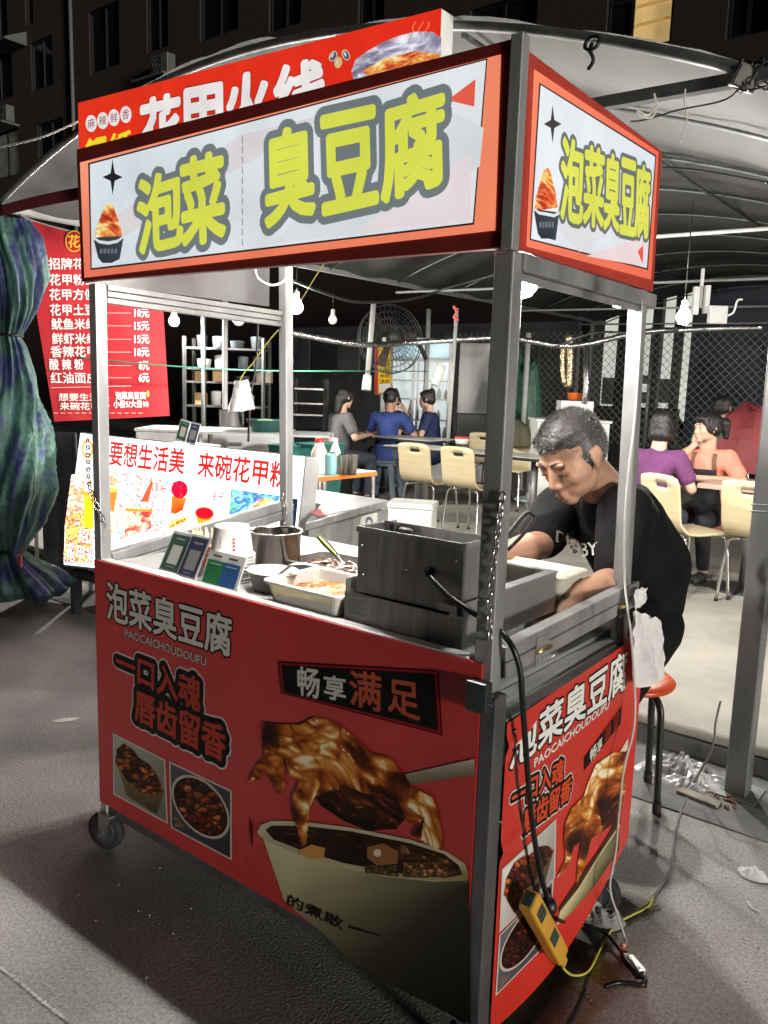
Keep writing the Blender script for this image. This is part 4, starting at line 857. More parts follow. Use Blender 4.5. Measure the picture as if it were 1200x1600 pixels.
rg = random.Random(31); g = MB()
for k in range(170):
    u, v = (rg.uniform(0,300), rg.uniform(960,1600)) if k%2 else (rg.uniform(880,1200), rg.uniform(1280,1600)); p = gz(u,v,.001); r_ = rg.uniform(.0012,.0042); n_ = 5
    g.add([p+V((math.cos(2*math.pi*i/n_)*r_*rg.uniform(.6,1.4),math.sin(2*math.pi*i/n_)*r_*rg.uniform(.6,1.4),0)) for i in range(n_)]+[p+V((0,0,r_*.8))], [(i,(i+1)%n_,n_) for i in range(n_)])
tag(g.build('grit', M('pale_grit',(.36,.345,.325),.9,0,.6,90)), kind='stuff', label='pale grit and small chips scattered on the asphalt', cat='grit')
# ================================================================== CANOPY
YT = 1.73; XC = -2.6
def vz(x): return 2.56 + .57*(1-((x-XC)/2.62)**2) - .03*(x-XC)
fabric = M('grey_canopy_fabric', (.105,.105,.103), .95, 0, .16, 1.3, .25, 5, spots=((.075,.075,.073), .8, .6), spec=.1)
can = thing('canopy', 'long grey fabric barrel canopy on bent tubes over the seating area', 'canopy', (XC,6,2.5))
g = MB()
def cf(u,v):
    x = -5.24+5.3*u; y = YT+.012+10.6*v; s_ = v*10.6/1.18; sag = .035*math.sin(math.pi*(s_%1))**2
    p = V((x,y,vz(x)+.03-sag)); n_ = noise.noise(V((x*1.1,y*1.3,0)))*.035+noise.noise(V((x*4,y*2.5,3)))*.014+noise.noise(V((x*9,y*1.2,5)))*.008
    return p+V((0,0,n_))
g.sheet(cf, 90, 130); g.build('fabric', fabric, can)
tubew = M('worn_galvanised_hoop', (.16,.165,.165), .45, .7, .3, 9)
hx = [-5.24+5.3*k/40 for k in range(41)]
for k in range(10):
    y = YT+1.18*k; g = MB(); g.tube([(x,y,vz(x)) for x in hx], .021 if k == 0 else .011, 8); g.build('hoop', tubew, can)
def part_beam(name, p, q, wd, mat, par, **k): g = MB(); g.beam(p,q,wd,**k); return g.build(name, mat, par)
zl_ = 2.53
part_beam('front_beam', (-5.25,YT,zl_+.08), (.03,YT,zl_-.01), .042, M('matt_dark_tube',(.06,.06,.06),.9,0,.3,8,spec=.1), can)
for xx in (-5.24,.075): part_beam('eave_beam', (xx,YT,vz(xx) if xx<0 else 2.47), (xx,12.3,vz(xx) if xx<0 else 2.47), .05, white_paint, can)
for k, y in enumerate((4.1,6.4,8.8,11.2)): g = MB(); g.tube([(-5.2,y,2.52),(.05,y,2.45)], .013, 8); g.build('cross_tube', white_paint, can)
for x in (-1.3,-3.4): g = MB(); g.tube([(x,1.75,vz(x)-.03),(x,12.3,vz(x)-.03)], .013, 8); g.build('purlin', tubew, can)
polem = M('galvanised_pole', (.30,.31,.31), .42, .8, .35, 4, .06, 50, (1,1,.4), spots=((.10,.10,.10), 6, .6))
for n_, (x,y,z1,lab) in enumerate(((.075,1.735,2.56,'thick square galvanised canopy pole at the right edge'),(-5.24,1.735,2.62,'canopy pole behind the tied tarpaulin at far left'))):
    p = thing('canopy_pole', lab, 'pole', (x,y,0), group='poles carrying the canopy'); g = MB(); g.box((x,y,z1/2+.004),(.078,.078,z1)); g.build('post', polem, p, bevel=.006)
    g = MB(); g.box((x,y,.008),(.16,.16,.008)); g.build('base_plate', polem, p)
    if n_ == 0:
        g = MB(); c = V((x,y,1.06)); g.tube([c+V((a,b,.006*i)) for i,(a,b) in enumerate([(-.042,-.042),(.042,-.042),(.042,.042),(-.042,.042)]*2)], .003, 5, closed=False); g.build('wire_tie', steel, p)
pi = 0
for n_, (u,v0,d,lab) in enumerate(((670,483,11.3,'thin white canopy pole carrying the fan'),(318,480,8.6,'thin steel canopy pole by the red menu banner'),(352,470,8.0,'white canopy pole behind the hanging white bag'),(826,520,10.8,'thin white pole just left of the seller head'))):
    t = gd(u,v0,d); p = thing('canopy_pole', lab, 'pole', (t.x,t.y,.118), group='poles carrying the canopy')
    g = MB(); g.tube([(t.x,t.y,.118),t], .026 if d < 9 else .034, 10); g.build('post', white_paint if n_ != 1 else tubew, p); g = MB(); g.cyl((t.x,t.y,.118),(t.x,t.y,.126),.06); g.build('base_plate', white_paint, p)
# red edging on the canopy front at left, and behind the big sign
g = MB(); a, b = gy(18,331,YT-.03), gy(122,352,YT-.03); g.sheet(lambda u,v: V((-5.2+3.9*u,YT-.03,2.545+.015*math.sin(8*u)-.012*u+.075*v)), 30, 2); tag(g.build('canopy_valance', M('maroon_fabric', (.13,.012,.02), .7), None, thick=.002), 'maroon fabric strip hanging from the front canopy beam', 'valance')
# tangle of cable and lamp at the right canopy corner
c = gd(1165,122,2.78)
fl = thing('flood_lamp', 'dark unlit flood lamp tied with wires at the right canopy corner', 'lamp', c); rot = Matrix.Rotation(R(25),3,'Y') @ Matrix.Rotation(R(35),3,'Z')
g = MB(); g.box(c,(.085,.04,.075),rot); g.build('housing', M('grey_lamp_housing', (.10,.095,.09), .5, .4, .3, 30), fl, bevel=.004); g = MB(); g.box(c+rot@V((0,-.0225,0)),(.07,.004,.06),rot); g.build('lens', M('dusty_lens', (.16,.155,.14), .25), fl)
g = MB(); rg = random.Random(2)
for k in range(7):
    pts = [c+V((rg.uniform(-.05,.07),rg.uniform(-.03,.03),rg.uniform(-.05,.06))) for _ in range(6)]; g.tube(spline(pts+[pts[0]],5), .0035, 5)
g.tube(spline([c,gd(1135,310*.5,2.78),gd(1060,172,2.85),gd(1010,187,2.9),gd(985,190,2.95)],6), .003, 5); g.build('black_lead', lead, fl)
for n_,(pts,lab) in enumerate(((((1022,146),(1026,165),(1018,184),(1000,180),(996,172),(1012,180),(1024,168)),'white cable tie looped on the canopy beam near the side sign'),(((1071,139),(1069,160),(1073,185),(1066,210),(1064,222)),'white string hanging from the canopy beam by the flood lamp'))):
    cord('cable_tie', lab, 'cable tie', [gd(u,v,2.86) for u,v in pts], .003, M('off_white_string', (.6,.58,.5), .6), 5)
g = MB(); cc = gd(925,68,3.05); g.ring(cc,.028,.008,14,6,Matrix.Rotation(R(70),3,'X')); g.tube(spline([cc,cc+V((0,-.01,-.03)),cc+V((.01,0,-.06)),cc+V((-.01,0,-.09))],5),.008,6); tag(g.build('rope_knot', lead), 'dark rope knot tied round the front canopy hoop', 'rope')
# ================================================================== BULBS
def bulb_mat(I, r): return M('glowing_bulb_%d' % round(I*10), (1,.97,.90), .4, 0, 0, 1, emit=I/(math.pi*r*r))
bsock = M('bulb_socket', (.5,.5,.48), .5)
def bulb(p, I, lab, r=.032, cordup=.25, group='bulbs hanging over the stalls', cat='bulb'):
    b = thing('light_bulb', lab, cat, p, group=group); p = V(p)
    g = MB(); g.lathe([(.0005,-r),(r*.55,-r*.84),(r*.9,-r*.43),(r,0),(r*.93,r*.4),(r*.62,r*.9),(r*.4,r*1.3)], p, 14)
    g.build('glass', bulb_mat(I,r) if I else white_plastic, b); g = MB(); g.lathe([(r*.42,r*1.28),(r*.46,r*1.3),(r*.46,r*2.3),(.004,r*2.5)], p, 12); g.build('socket', bsock, b)
    g = MB(); g.tube([p+V((0,0,r*2.4)),p+V((0,0,r*2.4+cordup))], .003, 5); g.build('cord', lead, b); return b
bulb(gy(818,443,.22), 1.5, 'lit bulb inside the cart beside the near front post', r=.030, cordup=.28)
bulb(gd(968,466,3.9), 9, 'lit bulb hanging under the canopy just left of the right rear post', r=.045, cordup=.28)
bulb(gd(463,480,5.6), 16, 'lit bulb hanging just right of the left rear cart post', r=.045)
bulb(gd(1068,496,4.4), 8, 'lit bulb hanging beside the white junction box at right', r=.038, cordup=.5)
bulb(gd(272,502,8.4), 26, 'lit bulb far back beside the red menu banner', r=.05)
bulb(gd(373,500,7.6), 0, 'unlit white bulb above the shelves behind the cart', r=.055)
bulb(gd(520,500,8.5), 0, 'unlit white bulb hanging left of the fan', r=.045)
bulb(gd(880,447,4.6), 0, 'unlit white bulb hanging under the canopy above the seller', r=.03)
tl_ = thing('tube_lamp','fluorescent tube fixed under the cart roof behind the glowing sign','lamp',(-.68,.29,1.93))
g = MB(); g.cyl((-1.05,.29,1.93),(-.42,.29,1.93),.014,seg=12); g.build('lit_tube', M('glowing_tube',(1,.98,.93),.4,0,0,1,emit=500), tl_)
g = MB(); g.b2((-1.09,.26,1.95),(-.38,.32,1.985)); g.b2((-1.08,.265,1.87),(-1.051,.315,1.949)); g.b2((-.419,.265,1.87),(-.39,.315,1.949)); g.build('batten', white_plastic, tl_)
g = MB(); g.tube([(-.68,.29,1.985),(-.68,.29,2.022)],.012,8); g.build('hanger', steel, tl_)
# ================================================================== NEIGHBOUR STALL
nb = thing('steel_stall', 'long stainless stall counter behind the cart with a sloping light box on its front', 'stall', (-2.8,1.7,0))
g = MB(); g.b2((-3.95,1.60,.12),(-1.78,1.96,.83)); g.build('body', dks, nb)
g = MB(); cN = gz(478,817,.88); cF = gz(606,781,.88); g.prism([V((-3.95,1.56,.845)),V((-1.88,1.56,.845)),V((cN.x-.02,cN.y+.02,.845)),V((cN.x,cN.y,.845)),V((cF.x,cF.y,.845)),V((-3.95,1.98,.845))],(0,0,.035)); g.build('counter_top', dks, nb, bevel=.004)
g = MB(); e1 = V((cN.x-.012,cN.y+.03,0)); e2 = V((cF.x-.02,cF.y-.03,0)); g.hexa([e1+V((-.02,0,.1)),e2+V((-.02,0,.1)),e2+V((0,0,.1)),e1+V((0,0,.1))],[e1+V((-.02,0,.843)),e2+V((-.02,0,.843)),e2+V((0,0,.843)),e1+V((0,0,.843))]); g.build('end_panel', dks, nb)
def plane_map(p0, n): 
    p0 = V(p0); n = V(n).normalized()
    return lambda u,v: CX + ray(u,v)*((p0-CX).dot(n)/ray(u,v).dot(n))
_n = (e2-e1).cross(V((0,0,1))); _n = _n if _n.dot(CX-e1) > 0 else -_n
mm = plane_map(e1, _n); A = Art(mm, _n, .002); A.poly([(563,806),(589,801),(588,824),(562,830)], (196,190,180), 0); A.ellipse(576,815,6,8,(70,80,110),1); A.ellipse(576,817,3,5,(200,196,190),2); A.poly([(566,826),(586,822),(586,824),(566,828)],(150,80,70),1); A.build('sticker', paper_m, nb)
A = Art(lambda u,v: gz(u,v,.882), (0,0,1), .001); A.poly([(482,800),(520,789),(548,795),(500,808)], (206,120,120), 0); A.poly([(514,795),(540,790),(560,794),(530,800)], (214,200,204), 1); A.build('paper_sheet', paper_m, nb)
TL = gy(125,675,1.45); BL = gx(98,885,TL.x); TR = gy(479,713,1.45); BR = gx(456,925,TR.x)
nL = (TR-TL).cross(BL-TL); nL = nL if nL.dot(CX-TL) > 0 else -nL; nL.normalize()
mL = plane_map(TL, nL); BR = mL(456,925)
lb = thing('light_box', 'sloping white light box menu with red lettering and food pictures behind the cart', 'light box', (TL+BR)/2)
g = MB(); bk_ = nL*-.10; g.hexa([BL+bk_,BR+bk_,TR+bk_,TL+bk_],[BL,BR,TR,TL]); g.build('casing', M('light_grey_casing', (.42,.42,.41), .5), lb, bevel=.003)
A = Art(mL, nL, .001); f_ = lambda u,v: (u,v)
A.poly([(126,677),(477,714),(455,920),(100,882)], (250,250,250), 0)
RED = (226,66,58)
def pic(A, P, base, pal, n, sz, L=1, seed=1, asp=.5, ang=None): A.poly(P, base, L); A.shade(P, collage(sz*1.6, seed, [tuple(x*.80+242*.20 for x in c) for c in [base]+pal+[base]]), L+1, 1.3)
pic(A, [(112,742),(142,738),(140,826),(106,860),(100,880),(102,820)], (236,224,226), [(240,200,170),(228,150,110),(240,236,238),(250,250,250)], 40, 9, seed=2)
pic(A, [(104,806),(126,800),(142,812),(146,880),(101,878)], (240,150,90), [(236,96,60),(246,180,90),(250,214,120),(226,70,60),(250,236,200)], 90, 6, seed=3)
A.poly([(131,772),(147,770),(146,826),(133,824)], (250,206,60), 3); A.ellipse(136,772,9,3,(240,180,60),4); A.ellipse(137,702,9,15,(240,170,70),1); A.ellipse(137,702,6,11,(250,250,250),2)
pic(A, [(163,736),(187,738),(182,800),(176,850),(162,848)], (244,206,180), [(240,170,120),(250,226,200),(236,190,170)], 30, 7, seed=4); A.poly([(164,762),(184,765),(178,800),(166,795)], (226,150,80), 3); A.ellipse(174,766,11,3.5,(248,206,110),4)
pic(A, [(187,738),(270,749),(262,832),(178,846)], (236,236,244), [(250,250,250),(180,206,236),(250,250,250),(236,140,120),(250,250,248),(170,160,210),(250,244,234),(130,190,170),(250,250,250),(238,150,100)], 150, 8, seed=5, asp=.3)
pic(A, [(200,800),(238,794),(236,826),(194,842)], (226,80,70), [(206,40,60),(240,110,80),(250,200,180),(226,150,110)], 60, 6, seed=6, asp=.25, ang=-1); A.poly([(196,794),(240,796),(238,800),(196,799)], (244,170,70), 4); A.poly([(220,784),(236,752),(240,754),(232,784)], (236,120,90), 4)
A.poly([(269,775),(292,778),(286,797),(275,803),(267,802)], (240,130,60), 2, [(244,150,70),(250,160,80),(226,90,40),(220,84,40),(236,120,56)]); A.ellipse(281,765,13,14,(206,40,80),3); A.food([(270,752),(282,750),(293,760),(293,774),(281,779),(269,774)], 50, 2.2, [(226,70,110),(190,30,70),(236,90,120)], 4, seed=7)
A.poly([(305,800),(334,800),(328,817),(316,822),(309,817)], (246,180,70), 2); A.ellipse(320,802,15,10,(240,110,70),3,.1); A.ellipse(320,802,13,8,(230,40,70),4,.1)
A.poly([(268,812),(300,806),(290,816),(262,828)], (246,214,150), 2); A.food([(268,818),(292,808),(290,814),(264,826)], 20, 4, [(226,110,60),(240,180,90)], 3, seed=8, ang=-.4)
pic(A, [(362,764),(437,775),(436,812),(356,826)], (120,200,150), [(90,180,130),(70,110,190),(150,206,236),(90,190,150)], 60, 7, seed=9); A.food([(376,818),(390,790),(410,776),(432,782),(436,806),(420,812)], 70, 8, [(250,240,190),(248,226,150),(250,246,220),(246,200,110),(238,140,70)], 4, seed=10)
A.poly([(452,778),(466,780),(460,845),(446,840)], (50,66,90), 2); A.text('号', [(452,788),(460,788),(457,804),(449,803)], (240,200,214), 3, .03)
A.text('要想生活美', [(174,689),(291,702),(287,741),(171,726)], RED, 5, .022); A.text('来碗花甲粉', [(312,706),(455,723),(450,764),(309,744)], RED, 5, .022)
for bd, q in (('0元',[(165,744),(178,746),(177,757),(164,755)]),('15元',[(240,757),(263,760),(261,771),(238,768)]),('8元',[(334,768),(352,771),(350,786),(332,783)])): A.text(bd, q, (216,90,84), 6, .01)
for bd, q in (('招牌',[(124,824),(158,830),(156,852),(122,847)]),('花甲米线',[(106,847),(166,858),(164,886),(103,877)])): A.text(bd, q, (60,56,70), 5, .06); A.text(bd, q, (244,244,248), 6, .015)
A.text('花甲米线', [(205,868),(252,870),(250,894),(200,890)], (206,70,80), 5, .03)
A.build('lit_face', lit_hi, lb)
g = MB()
for P in (BL, BR): q = V((P.x+(.06 if P is BL else -.06), P.y+.05, 0)); g.box((q.x,q.y,(P.z)/2-.005),(.05,.05,P.z-.02))
q = (BL+BR)/2; g.box((q.x,q.y+.05,BL.z-.04),((BR-BL).length-.2,.05,.05)); g.build('base_frame', darksteel, lb)
# red sign over the stall
rs = thing('red_light_sign', 'bright red light box sign with white lettering mounted above the neighbouring stall', 'sign', gy(400,100,1.62))
TL, TR = gy(122,161,1.62), gy(690,13,1.62); BL, BR = V((TL.x,1.62,TL.z-.62)), V((TR.x,1.62,TR.z-.62)); dpt = V((0,.09,0))
g = MB(); g.hexa([BL+dpt,BR+dpt,TR+dpt,TL+dpt],[BL+V((0,.001,0)),BR+V((0,.001,0)),TR+V((0,.001,0)),TL+V((0,.001,0))]); g.build('casing', M('sign_casing', (.5,.5,.48), .5), rs, bevel=.002)
mR = lambda u,v: gy(u,v,1.62); A = Art(mR, (0,-1,0), .0015)
A.raw([x+V((0,-.001,0)) for x in (TL,TR,BR,BL)], [(0,1,2,3)], [lin((238,56,30)),lin((238,50,30)),lin((230,40,26)),lin((238,56,30))])
for ch,(u,v) in zip('麻辣鲜香',((143,193),(161,188.5),(178.5,184),(197,179))):
    A.ellipse(u,v,8.8,13.2,(244,236,236),2,-.0); A.text(ch,[(u-5.5,v-6.5),(u+5.5,v-9),(u+5.5,v+7),(u-5.5,v+8.5)],(130,40,50),3,.0)
for ch,q in (('花',[(221,160),(281,146),(283,232),(222,246)]),('甲',[(290,143),(346,132),(347,222),(291,232)]),('火',[(354,124),(420,110),(421,196),(355,210)]),('线',[(430,108),(506,92),(507,182),(431,196)])): A.text(ch,q,(150,40,30),2,.075); A.text(ch,q,(246,240,240),3,.055,n=12)
A.text('锡纸',[(135,219),(206,204),(206,240),(135,256)],(250,226,50),3,.05)
P = [(550,112),(556,94),(575,80),(600,66),(625,56),(650,50),(676,50),(690,60),(690,112),(560,150)]
A.poly(P,(206,206,222),2); A.shade(P,glossy(-.5,22,61,FOIL,1.0,.12),3,1.5)
P2 = [(566,112),(600,92),(650,80),(688,84),(690,112),(600,134)]; A.shade(P2,glossy(-.3,14,62,GOLD,1.0,.05),4,1.5)
for (u,v,a) in ((521,88,.5),(541,86,-.4),(529,98,.2)): A.ellipse(u,v,6,9,(214,190,150),3,a); A.ellipse(u+.5,v+.5,4.2,7,(80,96,140) if u!=529 else (240,190,110),4,a); A.ellipse(u-1,v-1,1.6,4,(226,220,206),5,a)
for k in range(3):
    pts = [(650+8*k+5*math.sin(t*.9+k), 76-t*6) for t in range(8)]; A.poly([(x-1.2,y) for x,y in pts]+[(x+1.2,y) for x,y in pts[::-1]], (246,120,80), 2)
A.build('lit_face', lit_m, rs)
g = MB()
for x in (TL.x+.3,TR.x-.3): g.beam((x,1.712,TL.z-.05),(x,1.75,vz(x)-.02),.025)
g.build('bracket', tubew, rs)
# ---- red menu banner
bn = thing('menu_banner', 'creased red vinyl menu banner with white dish names and prices', 'banner', gd(150,500,6.0))
B0, B1, B2, B3 = gd(33,341,5.85), gd(250,402,6.15), gd(265,650,6.15), gd(85,659,5.85)
nB = (B1-B0).cross(B3-B0); nB = nB if nB.dot(CX-B0) > 0 else -nB; nB.normalize(); mB = plane_map((B0+B2)/2, nB)
g = MB()
qs = [mB(33,341), mB(250,402), mB(265,650), mB(85,659)]
g.sheet(lambda u,v: bil(qs,u,v)+nB*(.004+.006*noise.noise(V((u*5+v*4,v*2-u,1)))+.004*abs(math.sin(9*(u*1.2-v*.6)))*(1-u)), 40, 40)
ban = g.build('vinyl_sheet', M('glossy_red_vinyl', (.40,.025,.032), .22, 0, .1, 2, .35, 5, (1,1,.5)), bn)
A = Art(mB, nB, .014)
WH = (232,222,220)
for i,(bd,y,x0,x1) in enumerate((('招牌花甲',413,76,148),('花甲粉丝',438,77,150),('花甲方便面',461,77,166),('花甲土豆粉',485,78,166),('鱿鱼米线',507,80,150),('鲜虾米线',530,81,151),('香辣花甲',550,79,150),('酸 辣 粉',570,77,130),('红油面皮',591,79,152))): A.text(bd,[(x0,y-9),(x1,y-8),(x1+1,y+8),(x0+1,y+9)],WH,1,.02)
for bd,y in (('10元',468),('10元',490),('15元',510),('15元',531),('18元',551),('8元',572),('6元',591)):
    x0 = 210 if len(bd)==3 else 217; A.text(bd,[(x0,y-7),(232,y-6.5),(233,y+6.5),(x0,y+7)],WH,1,.03); A.poly([(160,y-.8),(205,y-.5),(205,y+.6),(160,y+.4)],(200,150,150),1)
A.text('想要生活美',[(92,615),(170,616),(170,627),(92,627)],WH,1,.02); A.text('来碗花甲粉',[(94,629),(171,630),(171,641),(94,641)],WH,1,.02); A.text('泡菜臭豆腐',[(180,613),(227,613),(228,624),(181,625)],WH,1,.03); A.text('小份5/大份10',[(177,626),(231,626),(232,637),(178,638)],WH,1,.03)
A.ellipse(231,616,2.2,5,(236,190,80),1)
for k in range(13): A.poly([(84+k*11,645.5),(91+k*11,645.4),(91+k*11,646.6),(84+k*11,646.7)],(214,170,170),1)
A.poly([(80,606),(205,603),(205,604.2),(80,607.2)],(214,170,170),1)
A.ellipse(116,378,14,17,(226,170,60),1); A.ellipse(116,378,12,15,(170,26,34),2); A.text('花',[(107,368),(125,369),(125,388),(107,388)],(232,180,70),3,.03)
A.build('printed_lettering', print_m, bn)
g = MB(); g.tube(spline([mB(30,335),mB(60,348),mB(150,372),mB(252,400)],5),.008,6); g.build('top_rod', white_paint, bn)
# ---- tied tarpaulin at left
tp = thing('tied_tarpaulin', 'green and blue woven tarpaulin tied into a bundle hanging at the left edge', 'tarpaulin', gd(20,900,4.9))
tm = bpy.data.materials.new('woven_tarpaulin'); tm.use_nodes = True; _t = tm.node_tree; _N, _L = _t.nodes, _t.links; _b = _N['Principled BSDF']; _b.inputs['Roughness'].default_value = .6
_tc = _N.new('ShaderNodeTexCoord'); _mp = _N.new('ShaderNodeMapping'); _mp.inputs['Scale'].default_value = (7,7,1.1); _L.new(_tc.outputs['Object'],_mp.inputs[0]); _n = _N.new('ShaderNodeTexNoise'); _n.inputs['Scale'].default_value = 1.4; _n.inputs['Detail'].default_value = 3; _L.new(_mp.outputs[0],_n.inputs[0])
_r = _r; _cr = _N.new('ShaderNodeValToRGB'); E_ = _cr.color_ramp.elements; E_[0].position = .42; E_[0].color = (.022,.034,.105,1); E_[1].position = .49; E_[1].color = (.035,.095,.085,1); e_ = E_.new(.60); e_.color = (.07,.17,.13,1); e_ = E_.new(.68); e_.color = (.05,.07,.20,1)
_L.new(_n.outputs[0],_cr.inputs[0]); _L.new(_cr.outputs[0],_b.inputs['Base Color'])
_wv = _N.new('ShaderNodeTexNoise'); _wv.inputs['Scale'].default_value = 15; _L.new(_tc.outputs['Object'],_wv.inputs[0]); _bp = _N.new('ShaderNodeBump'); _bp.inputs['Strength'].default_value = .9; _bp.inputs['Distance'].default_value = .02; _L.new(_wv.outputs[0],_bp.inputs['Height']); _L.new(_bp.outputs[0],_b.inputs['Normal'])
prof = [(345,14,36,.5),(372,16,46,1),(430,18,50,1),(480,12,44,1),(516,6,32,.7),(526,5,28,.5),(540,6,33,.8),(600,8,48,1),(680,10,66,1.1),(760,12,68,1.1),(815,12,56,1),(850,14,30,.7),(860,14,24,.5),(872,16,34,.9),(892,24,60,1.3),(912,30,72,1.5),(926,30,58,1.5)]
DT = 4.85
def tarp(u,v):
    k = v*(len(prof)-1); i = min(int(k),len(prof)-2); t = k-i; t = t*t*(3-2*t) if False else t
    y, c_, hw, fo = [prof[i][j]*(1-t)+prof[i+1][j]*t for j in range(4)]
    a = 2*math.pi*u; P = gd(c_,y,DT); r_ = hw/FPX*DT
    ph = a+.5*math.sin(P.z*3)
    fold = 1+fo*(.11*math.sin(5*ph+P.z*2.0)+.09*math.sin(9*ph-P.z*3+1)+.07*abs(math.sin(11*ph+2+P.z*1.5))+.05*math.sin(23*ph+P.z*4)+.06*(1-abs(math.sin(7.5*ph-P.z*2.2)))+.05*noise.noise(V((P.z*9,a*3,1)))) + .10*noise.noise(V((math.cos(a)*2,math.sin(a)*2,P.z*3)))*fo
    return P + V((math.cos(a)*r_*fold, math.sin(a)*r_*.8*fold, 0))
g = MB(); g.sheet(tarp, 150, 110); tp_o = g.build('sheet', tm, tp)
for y_ in (524,858):
    g = MB(); P = gd(6 if y_<600 else 14,y_,DT); g.ring(P,.115 if y_<600 else .10,.008,20,6,sy=.85)
    if y_<600: g.tube(spline([P+V((.07,-.08,0)),P+V((.12,-.10,-.03)),P+V((.14,-.10,-.09))],5),.007,6)
    g.build('tie_cord', lead, tp)
g = MB(); rg = random.Random(6); P = gd(32,868,DT-.13)
for k in range(9): x = rg.uniform(-.03,.03); g.tube(spline([P+V((x*.3,0,0)),P+V((x,-.01,-.06)),P+V((x*1.4+rg.uniform(-.02,.02),-.012,-.12-rg.uniform(0,.05)))],4),.006,5)
g.build('red_ribbon', M('red_ribbon', (.60,.10,.09), .6, 0, .2, 20), tp)
g = MB(); c = gd(3,575-2,4.4); 
# bits of the stall left of the light box
g = MB(); a, b = gd(62,672,5.5), gd(112,900,5.5); g.sheet(lambda u,v: a+(b-a)*V((0,0,0)).length+V((( b.x-a.x)*u*1.2,(b.y-a.y)*u*1.2,(b.z-a.z)*v))+V((0,.02*math.sin(8*u),0)), 14, 6); tag(g.build('grey_sheet', M('grey_plastic_sheet', (.13,.13,.135), .4, 0, .3, 3), thick=.003), 'dull grey plastic sheet hanging between the tarpaulin and the light box', 'plastic sheet')
c = gd(93,692,5.6); g = MB(); g.lathe([(.001,-.05),(.055,-.05),(.075,.035),(.079,.04),(.072,.04),(.052,-.045)], c, 24); bt = thing('paper_bucket','white paper bucket with a red foot beside the tarpaulin','paper bucket',c); g.build('bucket', papr, bt); g = MB(); g.lathe([(.0565,-.05),(.0615,-.022)], c, 24); g.build('red_band', M('red_card', (.45,.06,.04), .5), bt)
g = MB(); q = c+V((0,0,-.055)); g.box(q,(.5,.3,.012),Matrix.Rotation(YAW,3,'Z')); g.box(q+V((0,.05,-.16)),(.5,.3,.012),Matrix.Rotation(YAW,3,'Z'))
for sx in (-1,1):
    for sy in (-1,1): o_ = Matrix.Rotation(YAW,3,'Z') @ V((sx*.24,sy*.14,0)); g.beam(q+o_,(q.x+o_.x,q.y+o_.y,.0),.02)
tag(g.build('side_table', steel), 'small steel side table under the paper bucket', 'table')
# long plastic poles / hanging lamps
for (u0,v0,u1,v1,d,lab) in ((584,473,573,602,8.6,'white tube hanging left of the fan with a cloth sock on its end'),(690,570,680,600,9.2,'short white tube hanging beside the fan pole'),(714,482,700,690,8.4,'slanting white pole beside the woman with the hair bun')):
    p, q = gd(u0,v0,d), gd(u1,v1,d); r_ = thing('hanging_tube', lab, 'tube', q, group='white tubes hanging under the canopy'); g = MB(); g.tube([p,q], .028 if d!=8.4 else .02, 8); g.build('tube', white_paint, r_)
    if d == 8.6: g = MB(); g.cyl(q+(p-q)*.12, q-(p-q)*.06, .045, .05, seg=12); g.build('sock', white_plastic, r_)
    if d == 9.2: g = MB(); g.cyl(q+(p-q)*1.0, q-(p-q)*.06, .06, .05, seg=12); g.build('sock', white_plastic, r_)
    if d == 8.4: g = MB(); g.tube(spline([p+V((-.02,-.03,.02)),p+V((.02,-.03,-.04)),p+V((-.01,-.03,-.09)),p+V((.04,-.03,-.12))],4),.016,6); g.build('red_tie', M('red_ribbon',(.6,.1,.09)), r_)
# fan
fc_ = gd(610,530,10.7); fan = thing('wall_fan','large caged fan with dark green motor on a black arm fixed to the white pole','fan',fc_)
ax_ = V((-math.sin(YAW)*.9-math.cos(YAW)*.38, math.cos(YAW)*.9-math.sin(YAW)*.38, -.12)).normalized(); rot = ax_.to_track_quat('Z','Y').to_matrix()
g = MB()
for rr_ in (.44,.36,.27,.18): 
    for s_ in (-.08,.08): g.ring(fc_+ax_*s_*(1-(rr_/.6)**2), rr_, .0035 if rr_<.44 else .007, 40, 5, rot)
for k in range(36):
    a = 2*math.pi*k/36; e = rot @ V((math.cos(a),math.sin(a),0))
    for s_ in (-.1,.1): g.tube([fc_+ax_*s_+e*.07, fc_+ax_*s_*.85+e*.26, fc_+e*.44], .0028, 4)
g.build('cage', M('fan_wire',(.10,.10,.10),.4,.6), fan)
g = MB(); g.lathe([(.001,-.2),(.07,-.19),(.085,-.1),(.07,-.01),(.03,.03),(.001,.04)], fc_, 18, rot=rot); g.build('motor', M('dark_green_motor',(.05,.065,.05),.4), fan)
for k in range(3):
    a = 2*math.pi*k/3+.9; e = rot @ V((math.cos(a),math.sin(a),0)); s_ = ax_.cross(e); g = MB(); g.hexa([fc_+e*.06-s_*.03-ax_*.02,fc_+e*.06+s_*.03+ax_*.02,fc_+e*.38+s_*.075+ax_*.03,fc_+e*.38-s_*.05-ax_*.03],[fc_+e*.06-s_*.03-ax_*.014,fc_+e*.06+s_*.03+ax_*.026,fc_+e*.38+s_*.075+ax_*.036,fc_+e*.38-s_*.05-ax_*.024]); g.build('blade', M('fan_blade',(.07,.055,.045),.35), fan)
g = MB(); g.tube(spline([fc_-ax_*.15, gd(640,532,11.0), gd(655,540,11.2), gd(666,562,11.25)],5), .03, 8); g.build('arm', black_plastic, fan)
